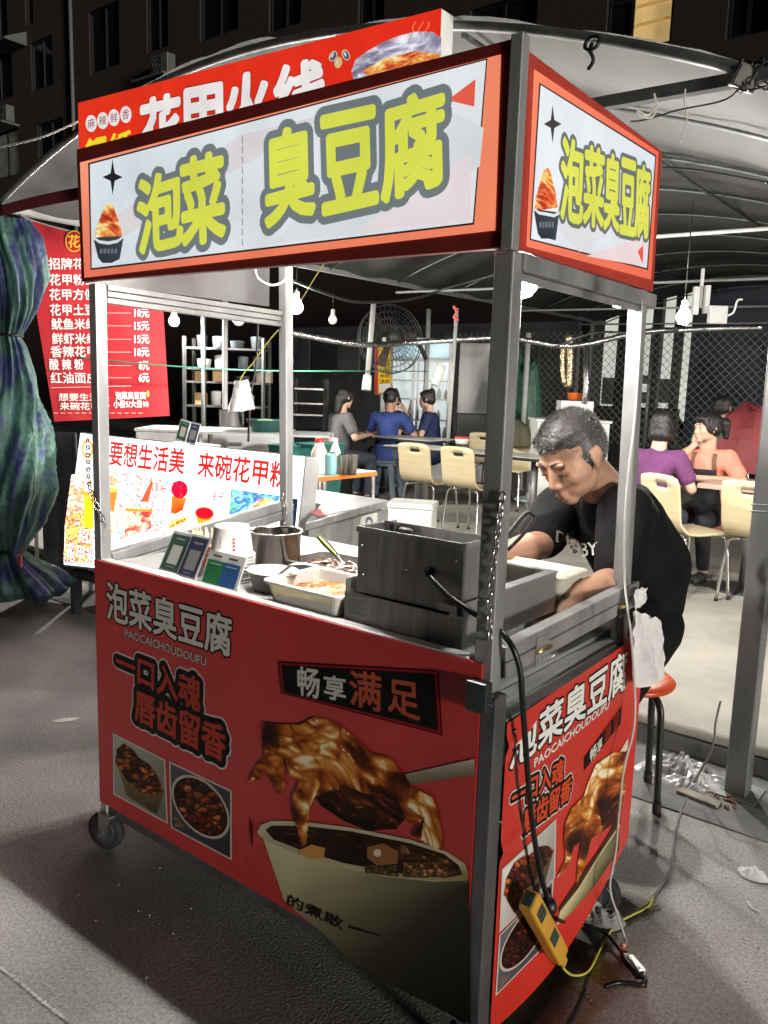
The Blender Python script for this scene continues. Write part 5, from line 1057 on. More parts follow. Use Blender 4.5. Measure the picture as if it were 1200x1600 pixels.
# plastic bag on yellow wire behind the cart
a, b = gd(435,515,3.25), gd(376,592,3.25); cord('yellow_wire','twisted yellow wire from the left rear post holding the small white bag','wire',[a,a.lerp(b,.3)+V((0,0,.005)),a.lerp(b,.65),b,b+V((.0,0,-.07))],.0025,ywm)
cord('yellow_wire','yellow wire dropping from the cart roof to the bulb at the left rear post','wire',[gd(506,412,3.1),gd(488,440,3.3),gd(468,474,3.6)],.0022,ywm)
Q = [gd(368,596,3.25),gd(388,594,3.25),gd(399,640,3.25),gd(356,644,3.25)]; hb = thing('small_plastic_bag','small white plastic bag hanging from the yellow wire behind the cart','plastic bag',gd(377,644,3.25))
for s_ in (1,-1): crumple('bag_side', thinp, (lambda s_: lambda u,v: bil(Q,u,v)+V((0,s_*.03*math.sin(math.pi*u)*(1-v*.7),0)))(s_), 16, 18, .007, 26, 20+s_, hb)
cord('black_cable','black cable hanging from the canopy past the small white bag','cable',[gd(403,480,4.2),gd(401,560,4.2),gd(392,620,4.2),gd(388,690,4.2)],.006,lead)
cord('white_cable','white cable looping under the left end of the sign box','cable',[gy(398,418,.2),gy(404,436,.2),gy(425,446,.25),gy(446,438,.3),gy(452,418,.3)],.0032,wht_w)
cord('green_line','thin green cord stretched across behind the cart at head height','cord',[gd(120,558,5.8),gd(240,570,5.9),gd(400,579,6.2),gd(560,580,6.8),gd(668,580,11.2)],.006,M('green_cord',(.03,.16,.10),.5))
cord('pale_wire','pale wire strung from the sign corner to the far left','wire',[gy(-20,234,1.5),gy(60,216,1.5),gy(122,190,1.6)],.006,wht_w)
g = MB(); g.tube(spline([gd(455,520,8),gd(560,538,8.4),gd(650,535,9),gd(760,528,9),gd(800,528,9),gd(870,540,9),gd(915,538,9),gd(1000,520,8.8),gd(1080,515,8.5),gd(1190,512,8.2)],8),[.028+.008*random.random() for _ in range(73)],7); g.tube([gd(915,538,9),gd(916,600,9),gd(913,632,9)],[.03,.036,.028],7)
foil = M('crinkled_foil',(.62,.62,.62),.2,1,.3,40,.9,60); tag(g.build('foil_wrapped_cable', foil),'cable wrapped in silver foil strung across the back of the seating area','cable')
# junction box and tubes at right
lf = thing('junction_box','white junction box and two short lamp tubes fixed to the canopy cross tubes','junction box',gd(1110,490,6.0)); rz = Matrix.Rotation(YAW,3,'Z')
g = MB(); g.box(gd(1121,492,6.0),(.135,.05,.13),rz); g.build('box', white_paint, lf, bevel=.008); g = MB(); g.box(gd(1087,470,6.05),(.04,.04,.2),rz); g.build('tube_lamp', white_paint, lf); g = MB(); g.box(gd(1104,468,6.05),(.035,.04,.2),rz); g.build('tube_lamp', white_paint, lf)
g = MB(); g.box(gd(1096,450,6.08),(.02,.02,.28),rz); g.build('bracket', white_paint, lf); g = MB(); g.tube(spline([gd(1134,494,6),gd(1146,488,6),gd(1152,470,6),gd(1160,468,6)],4),.008,6); g.build('lead', wht_w, lf)
# cables under the canopy
for n_,(pts,lab) in enumerate((([(455,437,5),(500,455,5.2),(560,472,5.6),(640,468,6),(700,450,6.2),(790,425,6)],'black cable sagging below the canopy behind the cart'),([(1036,262,5.2),(1100,268,5),(1200,286,4.6)],'dark cable along the canopy underside right of the side sign'),([(860,545,7),(930,520,6.5),(1000,522,6.2),(1060,516,6)],'black cable strung in front of the lit window'))): cord('overhead_cable',lab,'cable',[gd(*p) for p in pts],.009,lead)
# ================================================================== FURNITURE
ply = M('pale_bent_plywood', (.60,.50,.31), .42, 0, .08, 3, .02, 30, (1,1,7))
def make_chair():
    c = thing('dining_chair','', 'chair', local=True)
    prof = [(-.20,.435),(-.17,.445),(-.05,.45),(.08,.447),(.15,.455),(.185,.475),(.205,.51),(.215,.56),(.225,.64),(.236,.705),(.241,.735),(.246,.765),(.258,.82)]
    xs_ = [-.19,-.175,-.12,-.06,-.055,0,.055,.06,.12,.175,.19]; g = MB(); vs = []; 
    for (y,z) in prof:
        for x in xs_:
            wv = 1 if z < .8 else .93; vs.append((x*wv*(1 if z>.5 else 1.02), y+(.02*(x/.19)**2 if z > .5 else 0), z-(0.008*(abs(x)/.19)**4 if z<.5 else 0)-(.018*(abs(x)/.19)**6 if z>.8 else 0)))
    n = len(xs_); fs = []
    for j in range(len(prof)-1):
        for i in range(n-1):
            if prof[j][1] >= .73 and prof[j+1][1] <= .77 and abs(xs_[i]+xs_[i+1]) < .118: continue
            fs.append((j*n+i,j*n+i+1,(j+1)*n+i+1,(j+1)*n+i))
    g.add(vs, fs, True); g.build('seat_shell', ply, c, thick=.014)
    for sx in (-1,1):
        for sy in (-1,1):
            g = MB(); g.tube(spline([(sx*.10,sy*.14,.432),(sx*.155,sy*.155,.42),(sx*.178,sy*.17,.36),(sx*.20,sy*.20+.0,.012)],5), .0105, 8); lg = g.build('leg', chrome, c)
            g = MB(); g.cyl((sx*.20,sy*.20,0),(sx*.20,sy*.20,.02),.013,seg=8); g.build('foot_cap', rubber, lg)
    g = MB(); g.tube([(-.10,-.14,.432),(-.10,.14,.432)],.01,8); g.tube([(.10,-.14,.432),(.10,.14,.432)],.01,8); g.tube([(-.10,0,.432),(.10,0,.432)],.01,8); g.build('under_frame', chrome, c)
    return c
CH = [((648,692),-4,'pale plywood chair directly in front of the man in the blue shirt'),((716,698),-6,'pale plywood chair with its back to us just left of the near front post'),((757,676),8,'pale plywood chair half hidden behind the near front cart post'),((823,680),178,'pale plywood chair just left of the seller head'),
      ((1034,741),-32,'pale plywood chair under the person in purple'),((1172,752),-20,'pale plywood chair partly hidden by the thick canopy pole'),((1165,684),150,'pale plywood chair behind the woman in the peach top')]
chair0 = make_chair()
for i,((u,v),rz_,lab) in enumerate(CH):
    c = chair0 if i == 0 else copy_tree(chair0); p = gz(u,v,.938); an = R(180+rz_); back = Matrix.Rotation(an,3,'Z') @ V((0,.255,0))
    c.location = (p.x-back.x, p.y-back.y, .118); c.rotation_euler = (0,0,an); tag(c, lab, 'chair', 'plywood dining chairs')
CHP = [gz(u,v,.938) for (u,v),_,_ in CH]
def table(name, label, x0, x1, y0, y1, top, edge, zt_=.865, base='disc'):
    r = thing(name, label, 'table', ((x0+x1)/2,(y0+y1)/2,.118)); g = MB(); g.b2((x0+.004,y0+.004,zt_-.004),(x1-.004,y1-.004,zt_)); g.build('table_top', top, r)
    g = MB(); g.b2((x0,y0,zt_-.032),(x1,y1,zt_-.0045)); g.build('edge', edge, r, bevel=.004)
    ym = (y0+y1)/2
    for x in (x0+.28,x1-.28):
        if base == 'disc':
            g = MB(); g.cyl((x,ym,.135),(x,ym,zt_-.033),.034); g.build('column', M('grey_column',(.25,.25,.25),.4,.6), r); g = MB(); g.lathe([(.001,.03),(.06,.028),(.22,.008),(.23,0),(.001,0)],(x,ym,.118),28); g.build('base', M('dark_cast_base',(.10,.11,.115),.45,.5), r)
        else:
            for y in (y0+.06,y1-.06): g = MB(); g.tube([(x-.2 if x < (x0+x1)/2 else x+.2,y,.118),(x-.2 if x < (x0+x1)/2 else x+.2,y,zt_-.033)],.014,8); g.build('leg', steel, r)
    return r
wtop = M('pale_laminate',(.62,.60,.55),.3,0,.06,3); blk_edge = M('black_edge_band',(.012,.012,.012),.4)
a = CHP[1]; table('dining_table','long pale dining table with a black edge in front of the near plywood chairs', a.x-1.1, a.x+.75, a.y+.32, a.y+.80, wtop, blk_edge)
a = CHP[4]; table('dining_table','pinkish laminate table where the woman in the peach top sits', a.x+.12, a.x+1.5, a.y+.36, a.y+1.0, M('pinkish_laminate',(.62,.45,.37),.3,0,.06,3), M('pale_pink_edge',(.50,.36,.30),.4))
P1_ = gd(560,672,9.6); table('dining_table','far white table between the customers in grey and blue', P1_.x-.6, P1_.x+1.0, P1_.y+.05, P1_.y+.65, wtop, blk_edge)
a = gz(590,736,.865); b = gz(484,752,.865)
ot_ = table('orange_table','table with a bright orange edge holding sauce bottles', b.x-.6, a.x, a.y-.62, a.y, M('cloth_top',(.5,.47,.44),.5), M('orange_edge',(.75,.20,.04),.4), base='legs')
# bottles on the orange table
def lathe_thing(name, label, cat, p, parts, group=None):
    r = thing(name, label, cat, p, group=group)
    for (pn, prof, mat) in parts: g = MB(); g.lathe(prof, p, 20); g.build(pn, mat, r)
    return r
tz = .8655
def on_table(u, d): q = gd(u,700,d); return V((q.x,q.y,tz))
dd = (a.y-.2-CX.y)/ray(530,700).y
def ot_p(u, f): 
    d = (a.y-.62*f-CX.y)/ray(u,700).y; q = gd(u,700,d); return V((q.x,q.y,tz))
lathe_thing('sauce_jug','clear jug of sauce with a red cap at the left of the orange table','jug',ot_p(499,.75),(('jug_body',[(.001,0),(.052,0),(.055,.01),(.054,.14),(.03,.19),(.025,.21)],clear),('sauce_fill',[(.001,.004),(.049,.006),(.049,.08),(.001,.08)],M('pinkish_sauce',(.6,.40,.28),.4)),('cap',[(.027,.205),(.027,.235),(.001,.237)],M('red_cap',(.6,.05,.03),.4))))
lathe_thing('drink_can','pale teal can on the orange table','can',ot_p(518,.7),(('can_body',[(.001,0),(.034,0),(.037,.01),(.037,.125),(.03,.14),(.001,.14)],M('teal_can',(.25,.52,.52),.3,0,.05)),('can_lid',[(.001,.141),(.029,.141),(.029,.146),(.027,.146)],chrome)))
lathe_thing('water_bottle','clear ribbed plastic bottle behind the teal can','bottle',ot_p(524,.55),(('bottle_body',[(.001,0),(.034,0),(.036,.02),(.033,.05),(.036,.08),(.033,.11),(.036,.14),(.016,.2),(.014,.215)],clear),('cap',[(.017,.212),(.017,.232),(.001,.234)],white_plastic)))
for k,(u,f,lab) in enumerate(((539,.6,'steel cup nearest the water bottle on the orange table'),(550,.55,'steel cup at the right of the pair on the orange table'))): lathe_thing('steel_cup',lab,'cup',ot_p(u,f),(('cup_body',[(.001,0),(.034,0),(.042,.13),(.044,.132),(.040,.13),(.032,.004),(.001,.004)],potm),),'steel cups on the orange table')
lathe_thing('pink_bottle','small pink squat bottle behind the green lids','bottle',gd(515,690,6.9)-V((0,0,.05)),(('bottle_body',[(.001,0),(.04,0),(.042,.07),(.03,.10)],M('pink_plastic',(.65,.36,.36),.4)),('cap',[(.03,.10),(.03,.12),(.001,.122)],white_plastic)))
# green lidded crates and basins
grn = M('dark_green_plastic',(.02,.10,.085),.35,0,.2)
for k,(u0,u1,v,lab) in enumerate(((435,478,692,'dark green lidded bin at the left of the pair behind the light box'),(478,524,690,'dark green lidded bin right beside the orange table'))):
    c = gd((u0+u1)/2,v+14,6.3); wd = (u1-u0)/FPX*6.3; t_ = tub('green_bin',lab,'bin',c.x-wd/2,c.x+wd/2,c.y-.16,c.y+.16,.60,c.z+.05,grn,.02,lid=grn,group='green lidded bins')
tb_ = gd(480,730,6.3); g = MB(); g.b2((tb_.x-.6,tb_.y-.22,.56),(tb_.x+.4,tb_.y+.22,.597)); 
for x in (tb_.x-.55,tb_.x+.35):
    for y in (tb_.y-.18,tb_.y+.18): g.beam((x,y,.118),(x,y,.559),.03)
tag(g.build('prep_bench', steel),'low steel bench carrying the green lidded bins','bench')
c = gd(415,664,6.8); bs = thing('green_basin','wide green basin of washed greens on the steel shelf behind the light box','basin',c); g = MB(); g.lathe([(.001,-.06),(.11,-.06),(.155,.04),(.165,.045),(.15,.04),(.1,-.05)],c,28); g.build('basin_body',grn,bs); g = MB(); g.ell(c+V((0,0,-.01)),(.13,.13,.06),14); g.build('greens',M('pale_greens',(.30,.33,.18),.7,0,.5,25,.6,50),bs)
g = MB(); q = c+V((0,0,-.065)); g.box(q,(1.1,.5,.02),rz); 
for sx in (-1,1):
    for sy in (-1,1): o_ = rz @ V((sx*.5,sy*.2,0)); g.beam(q+o_,(q.x+o_.x,q.y+o_.y,.118),.03)
tag(g.build('steel_table',steel),'steel table under the wide green basin','table')
c = gd(362,655,6.8); lathe_thing('steel_stockpot','dented steel stock pot beside the green basin','pot',c+V((0,0,-.06)),(('pot_body',[(.001,0),(.09,0),(.10,.01),(.10,.13),(.11,.135),(.095,.13),(.09,.01)],potm),))
c = gd(352,604,8.2)
# second pair of payment stands on the neighbour counter
for k,(q0,q1,cf_,lab) in enumerate((((274,686),(289,691),f_green,'green payment stand on the neighbouring stall top behind the light box'),((290,691),(305,695),f_navy,'navy payment stand on the neighbouring stall top behind the light box'))):
    p0, p1 = gd(*q0,4.92), gd(*q1,4.90); up = (gd(q0[0]+9,q0[1]-32,4.98)-p0); n = (p1-p0).cross(up).normalized(); n = n if n.dot(CX-p0) > 0 else -n
    r = thing('payment_stand',lab,'payment stand',p0,group='payment stands on the carts'); g = MB(); t_ = n*-.006; g.hexa([p0+t_,p1+t_,p1+up+t_,p0+up+t_],[p0,p1,p1+up,p0+up]); g.build('panel',acry,r); A = Art((lambda p0,p1,up: lambda u,v: p0+(p1-p0)*u+up*v)(p0,p1,up),n,.0008); cf_(A); A.build('printed_face',paper_m,r)
    g = MB(); m_ = (p0+p1)/2; g.beam(m_+up*.6-n*.01,V((m_.x-n.x*.08,m_.y-n.y*.08,p0.z-.01)),.01); g.build('prop',acry,r)
g = MB(); p = gd(290,692,4.95); g.box((p.x,p.y+.05,(p.z+.88)/2-.002),(.34,.16,p.z-.886)); tag(g.build('stall_shelf_box',M('dull_white_box',(.5,.5,.48),.5),bevel=.004),'dull white box on the stall holding the payment stands','box')
# white chest, kitchen shelf, shelves
fz = thing('chest_freezer','white chest cabinet behind the red menu banner','freezer',gz(320,720,.118)); c = gd(300,668,7.4); g = MB(); g.box((c.x,c.y+.3,.55),(1.35,.6,.86),rz); g.build('cabinet',M('dull_white_cabinet',(.42,.42,.41),.45,0,.1,2),fz,bevel=.01); g = MB(); g.box((c.x,c.y+.3,.995),(1.37,.62,.025),rz); g.build('lid',M('dull_white_cabinet',(.42,.42,.41)),fz,bevel=.004); g = MB(); o_ = rz @ V((.2,-.312,0)); g.box((c.x+o_.x,c.y+.3+o_.y,.9),(.16,.02,.02),rz); g.build('handle',chrome,fz)
def rack(name, label, u0, u1, vs_, d, mat, depth=.4, z0=.118):
    a, b = gd(u0,vs_[0],d), gd(u1,vs_[0],d); r = thing(name,label,'shelf',((a.x+b.x)/2,(a.y+b.y)/2,z0)); ex = (b-a); ex.z = 0; L = ex.length; ex.normalize(); ey = V((-ex.y,ex.x,0)); rt_ = Matrix((ex,ey,V((0,0,1)))).transposed(); out = []
    for v in vs_: z = gd(u0,v,d).z; m_ = (a+b)/2+ey*depth/2; m_.z = z; g = MB(); g.box(m_,(L,depth,.02),rt_); g.build('shelf_board',mat,r); out.append((m_,z))
    for sx in (-1,1):
        for sy in (0,1): p = (a if sx<0 else b)+ey*depth*sy; g = MB(); g.beam((p.x,p.y,z0),(p.x,p.y,out[0][1]+.12),.03); g.build('upright',mat,r)
    return out, ex, ey, L
rows, ex, ey, L_ = rack('kitchen_rack','dark steel kitchen rack loaded with boxes and pots seen through the cart',288,412,(543,575,596,634),8.8,M('rack_steel',(.09,.09,.09),.45,.6),.45)
rg = random.Random(17); cols = [(.30,.26,.2),(.42,.42,.40),(.05,.05,.05),(.36,.22,.10),(.5,.5,.48),(.10,.12,.13)]
ni = 0
KL = ['tan carton','pale plastic tub','black pan','brown carton','white container','dark tin']
PL = ['on the top shelf','on the second shelf','on the third shelf','on the bottom shelf']
for ri,(m_,z) in enumerate(rows):
    x = -L_/2+.08
    while x < L_/2-.1:
        wd = rg.uniform(.07,.17); h = rg.uniform(.06,.15); k = rg.randrange(6); p = m_+ex*(x+wd/2)+V((0,0,.011)); ni += 1
        lab = KL[k]+' '+PL[ri]+' of the kitchen rack'
        if k in (0,3,): g = MB(); g.box(p+V((0,0,h/2)),(wd,.2,h),Matrix((ex,ey,V((0,0,1)))).transposed()); o = g.build('carton',M('rack_item_%d'%k,cols[k],.6,0,.2,9),bevel=.004); tag(o,lab,'carton','goods on the kitchen rack')
        else: g = MB(); g.lathe([(.001,0),(wd*.42,0),(wd*.48,h*.9),(wd*.5,h),(wd*.2,h+.008),(.001,h+.01)],p,18); o = g.build('container',M('rack_item_%d'%k,cols[k],.45,0,.15,9)); tag(o,lab,'container','goods on the kitchen rack')
        x += wd+rg.uniform(.02,.12)
rack('steel_rack','small bright steel rack behind the woman in grey',457,508,(607,630,648),9.8,chrome,.35,.9)
g = MB(); q = gd(482,655,9.8); g.b2((q.x-.4,q.y-.1,.118),(q.x+.5,q.y+.5,.885)); tag(g.build('dark_cabinet',M('dark_cabinet',(.03,.03,.032),.4)),'dark cabinet under the small bright steel rack','cabinet')
# dark back wall of the seating area
g = MB(); g.b2((-13,12.6,.1),(gy(898,600,12.6).x,12.75,2.7)); tag(g.build('back_wall',M('dark_back_wall',(.06,.06,.062),.7,0,.4,2)),'dark wall at the back of the seating area behind the fridge','wall')
for k,(u0,v0,u1,v1,c_,lab) in enumerate(((455,525,484,580,(.10,.10,.10),'grey panel on the dark back wall left of the fan'),(490,528,528,576,(.05,.05,.052),'dark glossy panel on the back wall'),(530,530,562,580,(.12,.12,.12),'lighter grey panel on the back wall next to the fan'),(322,500,300,540,(.02,.02,.02),''))):
    if not lab: continue
    a, b = gy(u0,v0,12.58), gy(u1,v1,12.58); g = MB(); g.b2((a.x,12.55,b.z),(b.x,12.597,a.z)); tag(g.build('wall_panel',M('wall_panel_%d'%k,c_,.3,0,.3,3),bevel=.01),lab,'panel')
# fridge, poster, white cabinet
ex_ = V((math.cos(YAW*.75),math.sin(YAW*.75),0)); ey_ = V((-ex_.y,ex_.x,0)); rF = Matrix((ex_,ey_,V((0,0,1)))).transposed()
c = gd(648,640,11.9); fw, fh = 1.02, 2.02; fo_ = V((c.x,c.y,.118)); fr = thing('display_fridge','white double door drinks fridge with glass doors behind the customers','fridge',fo_)
def fb(dx,dy,dz,sx,sy,sz): g = MB(); g.box(fo_+ex_*dx+ey_*dy+V((0,0,dz)),(sx,sy,sz),rF); return g
whf = M('white_fridge_enamel',(.66,.68,.68),.35,0,.04)
g = MB()
for (dx,dy,dz,sx,sy,sz) in ((-fw/2+.02,.3,fh/2,.04,.6,fh),(fw/2-.02,.3,fh/2,.04,.6,fh),(0,.59,fh/2,fw-.08,.02,fh),(0,.29,.14,fw-.08,.56,.28),(0,.29,fh-.14,fw-.08,.56,.28)): g.box(fo_+ex_*dx+ey_*dy+V((0,0,dz)),(sx,sy,sz),rF)
g.build('cabinet',whf,fr,bevel=.005)
fb(0,-.002,fh-.14,fw-.1,.02,.24).build('header',M('fridge_header',(.40,.56,.62),.3,0,.2,2,emit=.8),fr)
fb(0,.55,fh/2,fw-.1,.01,fh-.6).build('lit_interior',M('fridge_interior',(.55,.62,.62),.4,0,.2,3,emit=1.15),fr)
for z in (.55,.85,1.15,1.42): fb(0,.3,z,fw-.1,.44,.012).build('shelf',M('fridge_shelf',(.5,.52,.52),.4),fr)
rg = random.Random(23)
for k in range(2):
    dx = (-1 if k==0 else 1)*fw/4; dr = MB()
    for (ox,oz,sx,sz) in ((-fw/4+.03,1.0,.035,1.44),(fw/4-.03,1.0,.035,1.44),(0,1.705,fw/2-.1,.035),(0,.295,fw/2-.1,.035)): dr.box(fo_+ex_*(dx+ox)+ey_*-.012+V((0,0,oz)),(sx,.03,sz),rF)
    do_ = dr.build('door',whf,fr); fb(dx,-.012,1.0,fw/2-.1,.006,1.38).build('glass',M('fridge_glass',(.8,.85,.85),.05,0,0,1,alpha=.22),do_); fb(dx+(.2 if k==0 else -.2),-.04,1.0,.02,.02,.3).build('handle',chrome,do_)
cnt = 0
for z in (.30,.556,.856,1.156):
    for k in range(9):
        if rg.random() < .45: continue
        p = fo_+ex_*(-.42+.105*k)+ey_*.25+V((0,0,z+.006)); h = rg.uniform(.13,.22); c_ = rg.choice([(.5,.5,.5),(.35,.40,.42),(.55,.3,.15),(.25,.4,.3)]); g = MB(); g.lathe([(.001,0),(.032,0),(.034,h*.6),(.014,h*.85),(.014,h),(.001,h)],p,10); tag(g.build('drink_bottle',M('bottle_c%d'%int(c_[0]*100),c_,.3)),'drink bottle standing behind the fridge glass','bottle','bottles in the fridge')
c = gd(712,640,11.8); g = MB(); g.box((c.x+.08,c.y+.35,1.1),(.42,.7,1.96),rF); tag(g.build('tall_white_cabinet',M('grey_white_cabinet',(.40,.40,.39),.5,0,.1,2),bevel=.01),'tall plain grey white cabinet standing right of the fridge','cabinet')
p0 = gd(586,612,11.6); nP = V((-.35,-.9,0)).normalized(); mP = plane_map(p0,nP); A = Art(mP,nP,.003); po = thing('menu_poster','narrow yellow and red menu poster left of the fridge','poster',p0)
A.poly([(586,536),(611,534),(611,614),(586,616)],(226,190,50),0); A.poly([(586,536),(591,536),(591,616),(586,616)],(200,60,50),1)
for k,bd in enumerate(('火锅','火锅米','米线','凉皮')): A.text(bd,[(594,566+k*9),(609,565+k*9),(609,572+k*9),(594,573+k*9)],(120,60,20),2,.03)
A.poly([(593,600),(610,599),(610,612),(593,613)],(226,220,220),2); A.build('printed_face',MP('self_glowing_poster',.4,.35,.8),po); g = MB(); qs = [mP(585,535)-nP*.004,mP(612,533)-nP*.004,mP(612,615)-nP*.004,mP(585,617)-nP*.004]; g.hexa([q-nP*.02 for q in qs],qs); g.build('board',white_paint,po)  # poster print is given a glow of its own, though no lamp
# black screen, white tables, boxes by the seller
c = gd(742,668,10.6); mo = thing('black_screen','black flat box with a rounded edge on the table behind the near post','screen',c); g = MB(); g.box(c,(.50,.06,.36),rz); g.build('panel',M('black_gloss',(.010,.010,.011),.3),mo,bevel=.015); g = MB(); g.box(c+V((0,.06,-.19)),(.3,.2,.02),rz); g.build('foot',black_plastic,mo)
c = gd(722,686,8.0); lathe_thing('red_lidded_tub','small white tub with a red lid on the dining table','tub',c-V((0,0,.045)),(('tub_body',[(.001,0),(.06,0),(.07,.05)],white_plastic),('lid',[(.074,.05),(.074,.066),(.001,.07)],M('red_cap',(.6,.05,.03)))))
c = gd(870,655,9.0); bx = thing('white_counter','white counter box behind the seller head','counter',(c.x,c.y,.118)); g = MB(); g.box((c.x+.05,c.y+.2,.62),(.78,.5,1.0),rz); g.build('cabinet',white_plastic,bx,bevel=.01); g = MB(); g.box((c.x+.05,c.y+.2,1.135),(.82,.54,.028),rz); g.build('top',white_plastic,bx,bevel=.006)
c2 = gd(892,632,9.05); g = MB(); g.box((c2.x,c2.y+.1,c2.z-.02),(.36,.25,.12),rz); tag(g.build('white_carton',white_plastic,bevel=.006),'white carton on the counter under the orange bowl','carton')
c = gd(892,618,9.05); lathe_thing('orange_bowl','bright orange bowl on the white carton above the seller head','bowl',c+V((0,.1,-.045)),(('bowl_body',[(.001,0),(.07,0),(.085,.07),(.092,.075),(.08,.072),(.06,.008)],M('bright_orange',(.75,.17,.02),.4)),))
gl = thing('foil_bunch','bunch of hanging gold and silver foil wrapped skewers above the orange bowl','decoration',gd(888,600,9.05))
g = MB(); g.tube(spline([gd(888,525,9.1),gd(890,560,9.1),gd(887,606,9.1)],5),.05,8); g.tube(spline([gd(880,540,9.05),gd(878,570,9.05),gd(882,600,9.05)],5),.03,8); g.build('foil',M('gold_foil',(.55,.45,.30),.25,.9,.5,30,.8,50),gl)
# white polystyrene cooler and blue stool
cp_ = gz(630,843,.118); pc = thing('foam_cooler','white foam cooler box on the floor behind the fryer','cooler',cp_); rc = Matrix.Rotation(R(25),3,'Z'); foam = M('white_foam',(.62,.62,.60),.7,0,.06,20,.1,60)
g = MB(); g.box(cp_+V((0,.12,.14)),(.40,.30,.28),rc); g.build('box',foam,pc,bevel=.012); g = MB(); g.box(cp_+V((0,.12,.305)),(.42,.32,.05),rc); g.build('lid',foam,pc,bevel=.012)
def pstool(p, lab, mat, rz_=0):
    r = thing('plastic_stool',lab,'stool',p,rz_,'plastic stools',local=True)
    g = MB(); g.box((0,0,.44),(.28,.28,.03)); g.box((0,0,.405),(.27,.27,.04)); g.build('seat',mat,r,bevel=.012)
    for sx in (-1,1):
        for sy in (-1,1): g = MB(); g.hexa([(sx*.165-.025,sy*.165-.025,0),(sx*.165+.025,sy*.165-.025,0),(sx*.165+.025,sy*.165+.025,0),(sx*.165-.025,sy*.165+.025,0)],[(sx*.11-.03,sy*.11-.03,.40),(sx*.11+.03,sy*.11-.03,.40),(sx*.11+.03,sy*.11+.03,.40),(sx*.11-.03,sy*.11+.03,.40)]); g.build('leg',mat,r)
    for sx in (-1,1): g = MB(); g.box((sx*.145,0,.16),(.012,.24,.03)); g.build('stretcher',mat,r)
    return r
p = gz(600,777,.118); pstool(p,'blue grey plastic stool under the man in the blue shirt',M('blue_grey_plastic',(.13,.16,.20),.4),R(20)); BLUE_ST = p
p = gz(826,797,.118); g = MB(); g.ring(p+V((0,0,.12)),.15,.018,30,8); tag(g.build('hoop',M('pale_green_ring',(.45,.60,.55),.4)),'pale green plastic ring lying near the chairs beside the seller','ring')
# fence, glazed room, dark wall, hoarding at the back right
fy = 10.4; f0, f1 = gy(690,600,fy), gy(1230,600,fy); fe = thing('chain_link_fence','dark chain link fence across the back of the seating area','fence',((f0.x+f1.x)/2,fy,.118))
g = MB(); z0, z1 = .7, 2.35; pitch = .115; n = int((f1.x-f0.x+(z1-z0))/pitch)+2
for k in range(n):
    for s_ in (1,-1):
        xa = f0.x-(z1-z0)+k*pitch if s_ == 1 else f0.x+k*pitch
        pts = []
        za, zb = z0, z1; x_a, x_b = xa, xa+s_*(z1-z0)
        t0 = 0; t1 = 1
        if s_ == 1: t0 = max(0,(f0.x-x_a)/(x_b-x_a)); t1 = min(1,(f1.x-x_a)/(x_b-x_a))
        else: t0 = max(0,(x_a-f1.x)/(x_a-x_b)); t1 = min(1,(x_a-f0.x)/(x_a-x_b))
        if t1 <= t0: continue
        p = V((x_a+(x_b-x_a)*t0,fy+s_*.003,z0+(z1-z0)*t0)); q = V((x_a+(x_b-x_a)*t1,fy+s_*.003,z0+(z1-z0)*t1)); g.tube([p,q],.0045,4,cap=False)
g.build('wire_mesh',M('fence_wire',(.20,.21,.20),.5,.3),fe)
for x in (f0.x,f0.x+(f1.x-f0.x)*.33,f0.x+(f1.x-f0.x)*.66,f1.x): g = MB(); g.tube([(x,fy+.03,.118),(x,fy+.03,2.4)],.022,8); g.build('fence_post',tubew,fe)
yg = 13.0
gr = thing('glazed_room','lit shop room with tall windows in black frames beyond the fence','building',(gy(980,640,yg).x,yg,.118))
cream_l = M('lit_cream_wall',(.74,.75,.66),.6,0,.10,1.1,emit=.85); blkf = M('black_window_frame',(.012,.012,.013),.4)
xa, xb = gy(905,500,yg).x, gy(1062,500,yg).x; zb_ = gy(980,640,yg).z; ztp = gy(980,462,yg).z
g = MB(); g.b2((xa-.1,yg+1.4,.118),(xb+.3,yg+1.5,ztp+.3)); g.build('lit_wall',cream_l,gr)
g = MB(); g.b2((xa-.1,yg-.05,.118),(xb+.1,yg+.1,zb_)); g.build('base_wall',M('dark_base_wall',(.02,.02,.02),.6),gr)
g = MB(); g.b2((xa-.1,yg-.05,ztp),(xb+.1,yg+.1,ztp+.12)); g.b2((xa-.1,yg-.05,zb_+.001),(xb+.1,yg+.1,zb_+.05))
for (u0,u1) in ((905,922),(965,985),(1018,1032),(1052,1064)): a, b = gy(u0,550,yg).x, gy(u1,550,yg).x; g.b2((a,yg-.05,zb_+.051),(b,yg+.1,ztp-.001))
g.build('window_frame',blkf,gr)
g = MB(); g.add([(xa,yg+.02,zb_+.05),(xb,yg+.02,zb_+.05),(xb,yg+.02,ztp),(xa,yg+.02,ztp)],[(0,1,2,3)]); g.build('pane',M('clear_window_glass',(.8,.85,.85),.04,0,0,1,alpha=.12),gr)
g = MB()
for (u0,v0,u1,v1) in ((945,590,964,632),(985,586,1016,600),(990,612,1014,630),(1034,592,1050,630)): a, b = gy(u0,v0,yg+.9), gy(u1,v1,yg+.9); g.b2((a.x,yg+.8,b.z),(b.x,yg+1.2,a.z))
g.build('room_furniture',M('grey_room_furniture',(.25,.28,.27),.5,0,.3,3),gr)
g = MB(); g.b2((xb+.15,yg+.2,.118),(6,yg+.4,4.2)); tag(g.build('navy_hoarding',M('navy_hoarding',(.012,.018,.032),.5,0,.4,1.5)),'dark navy hoarding beyond the fence at right','hoarding')
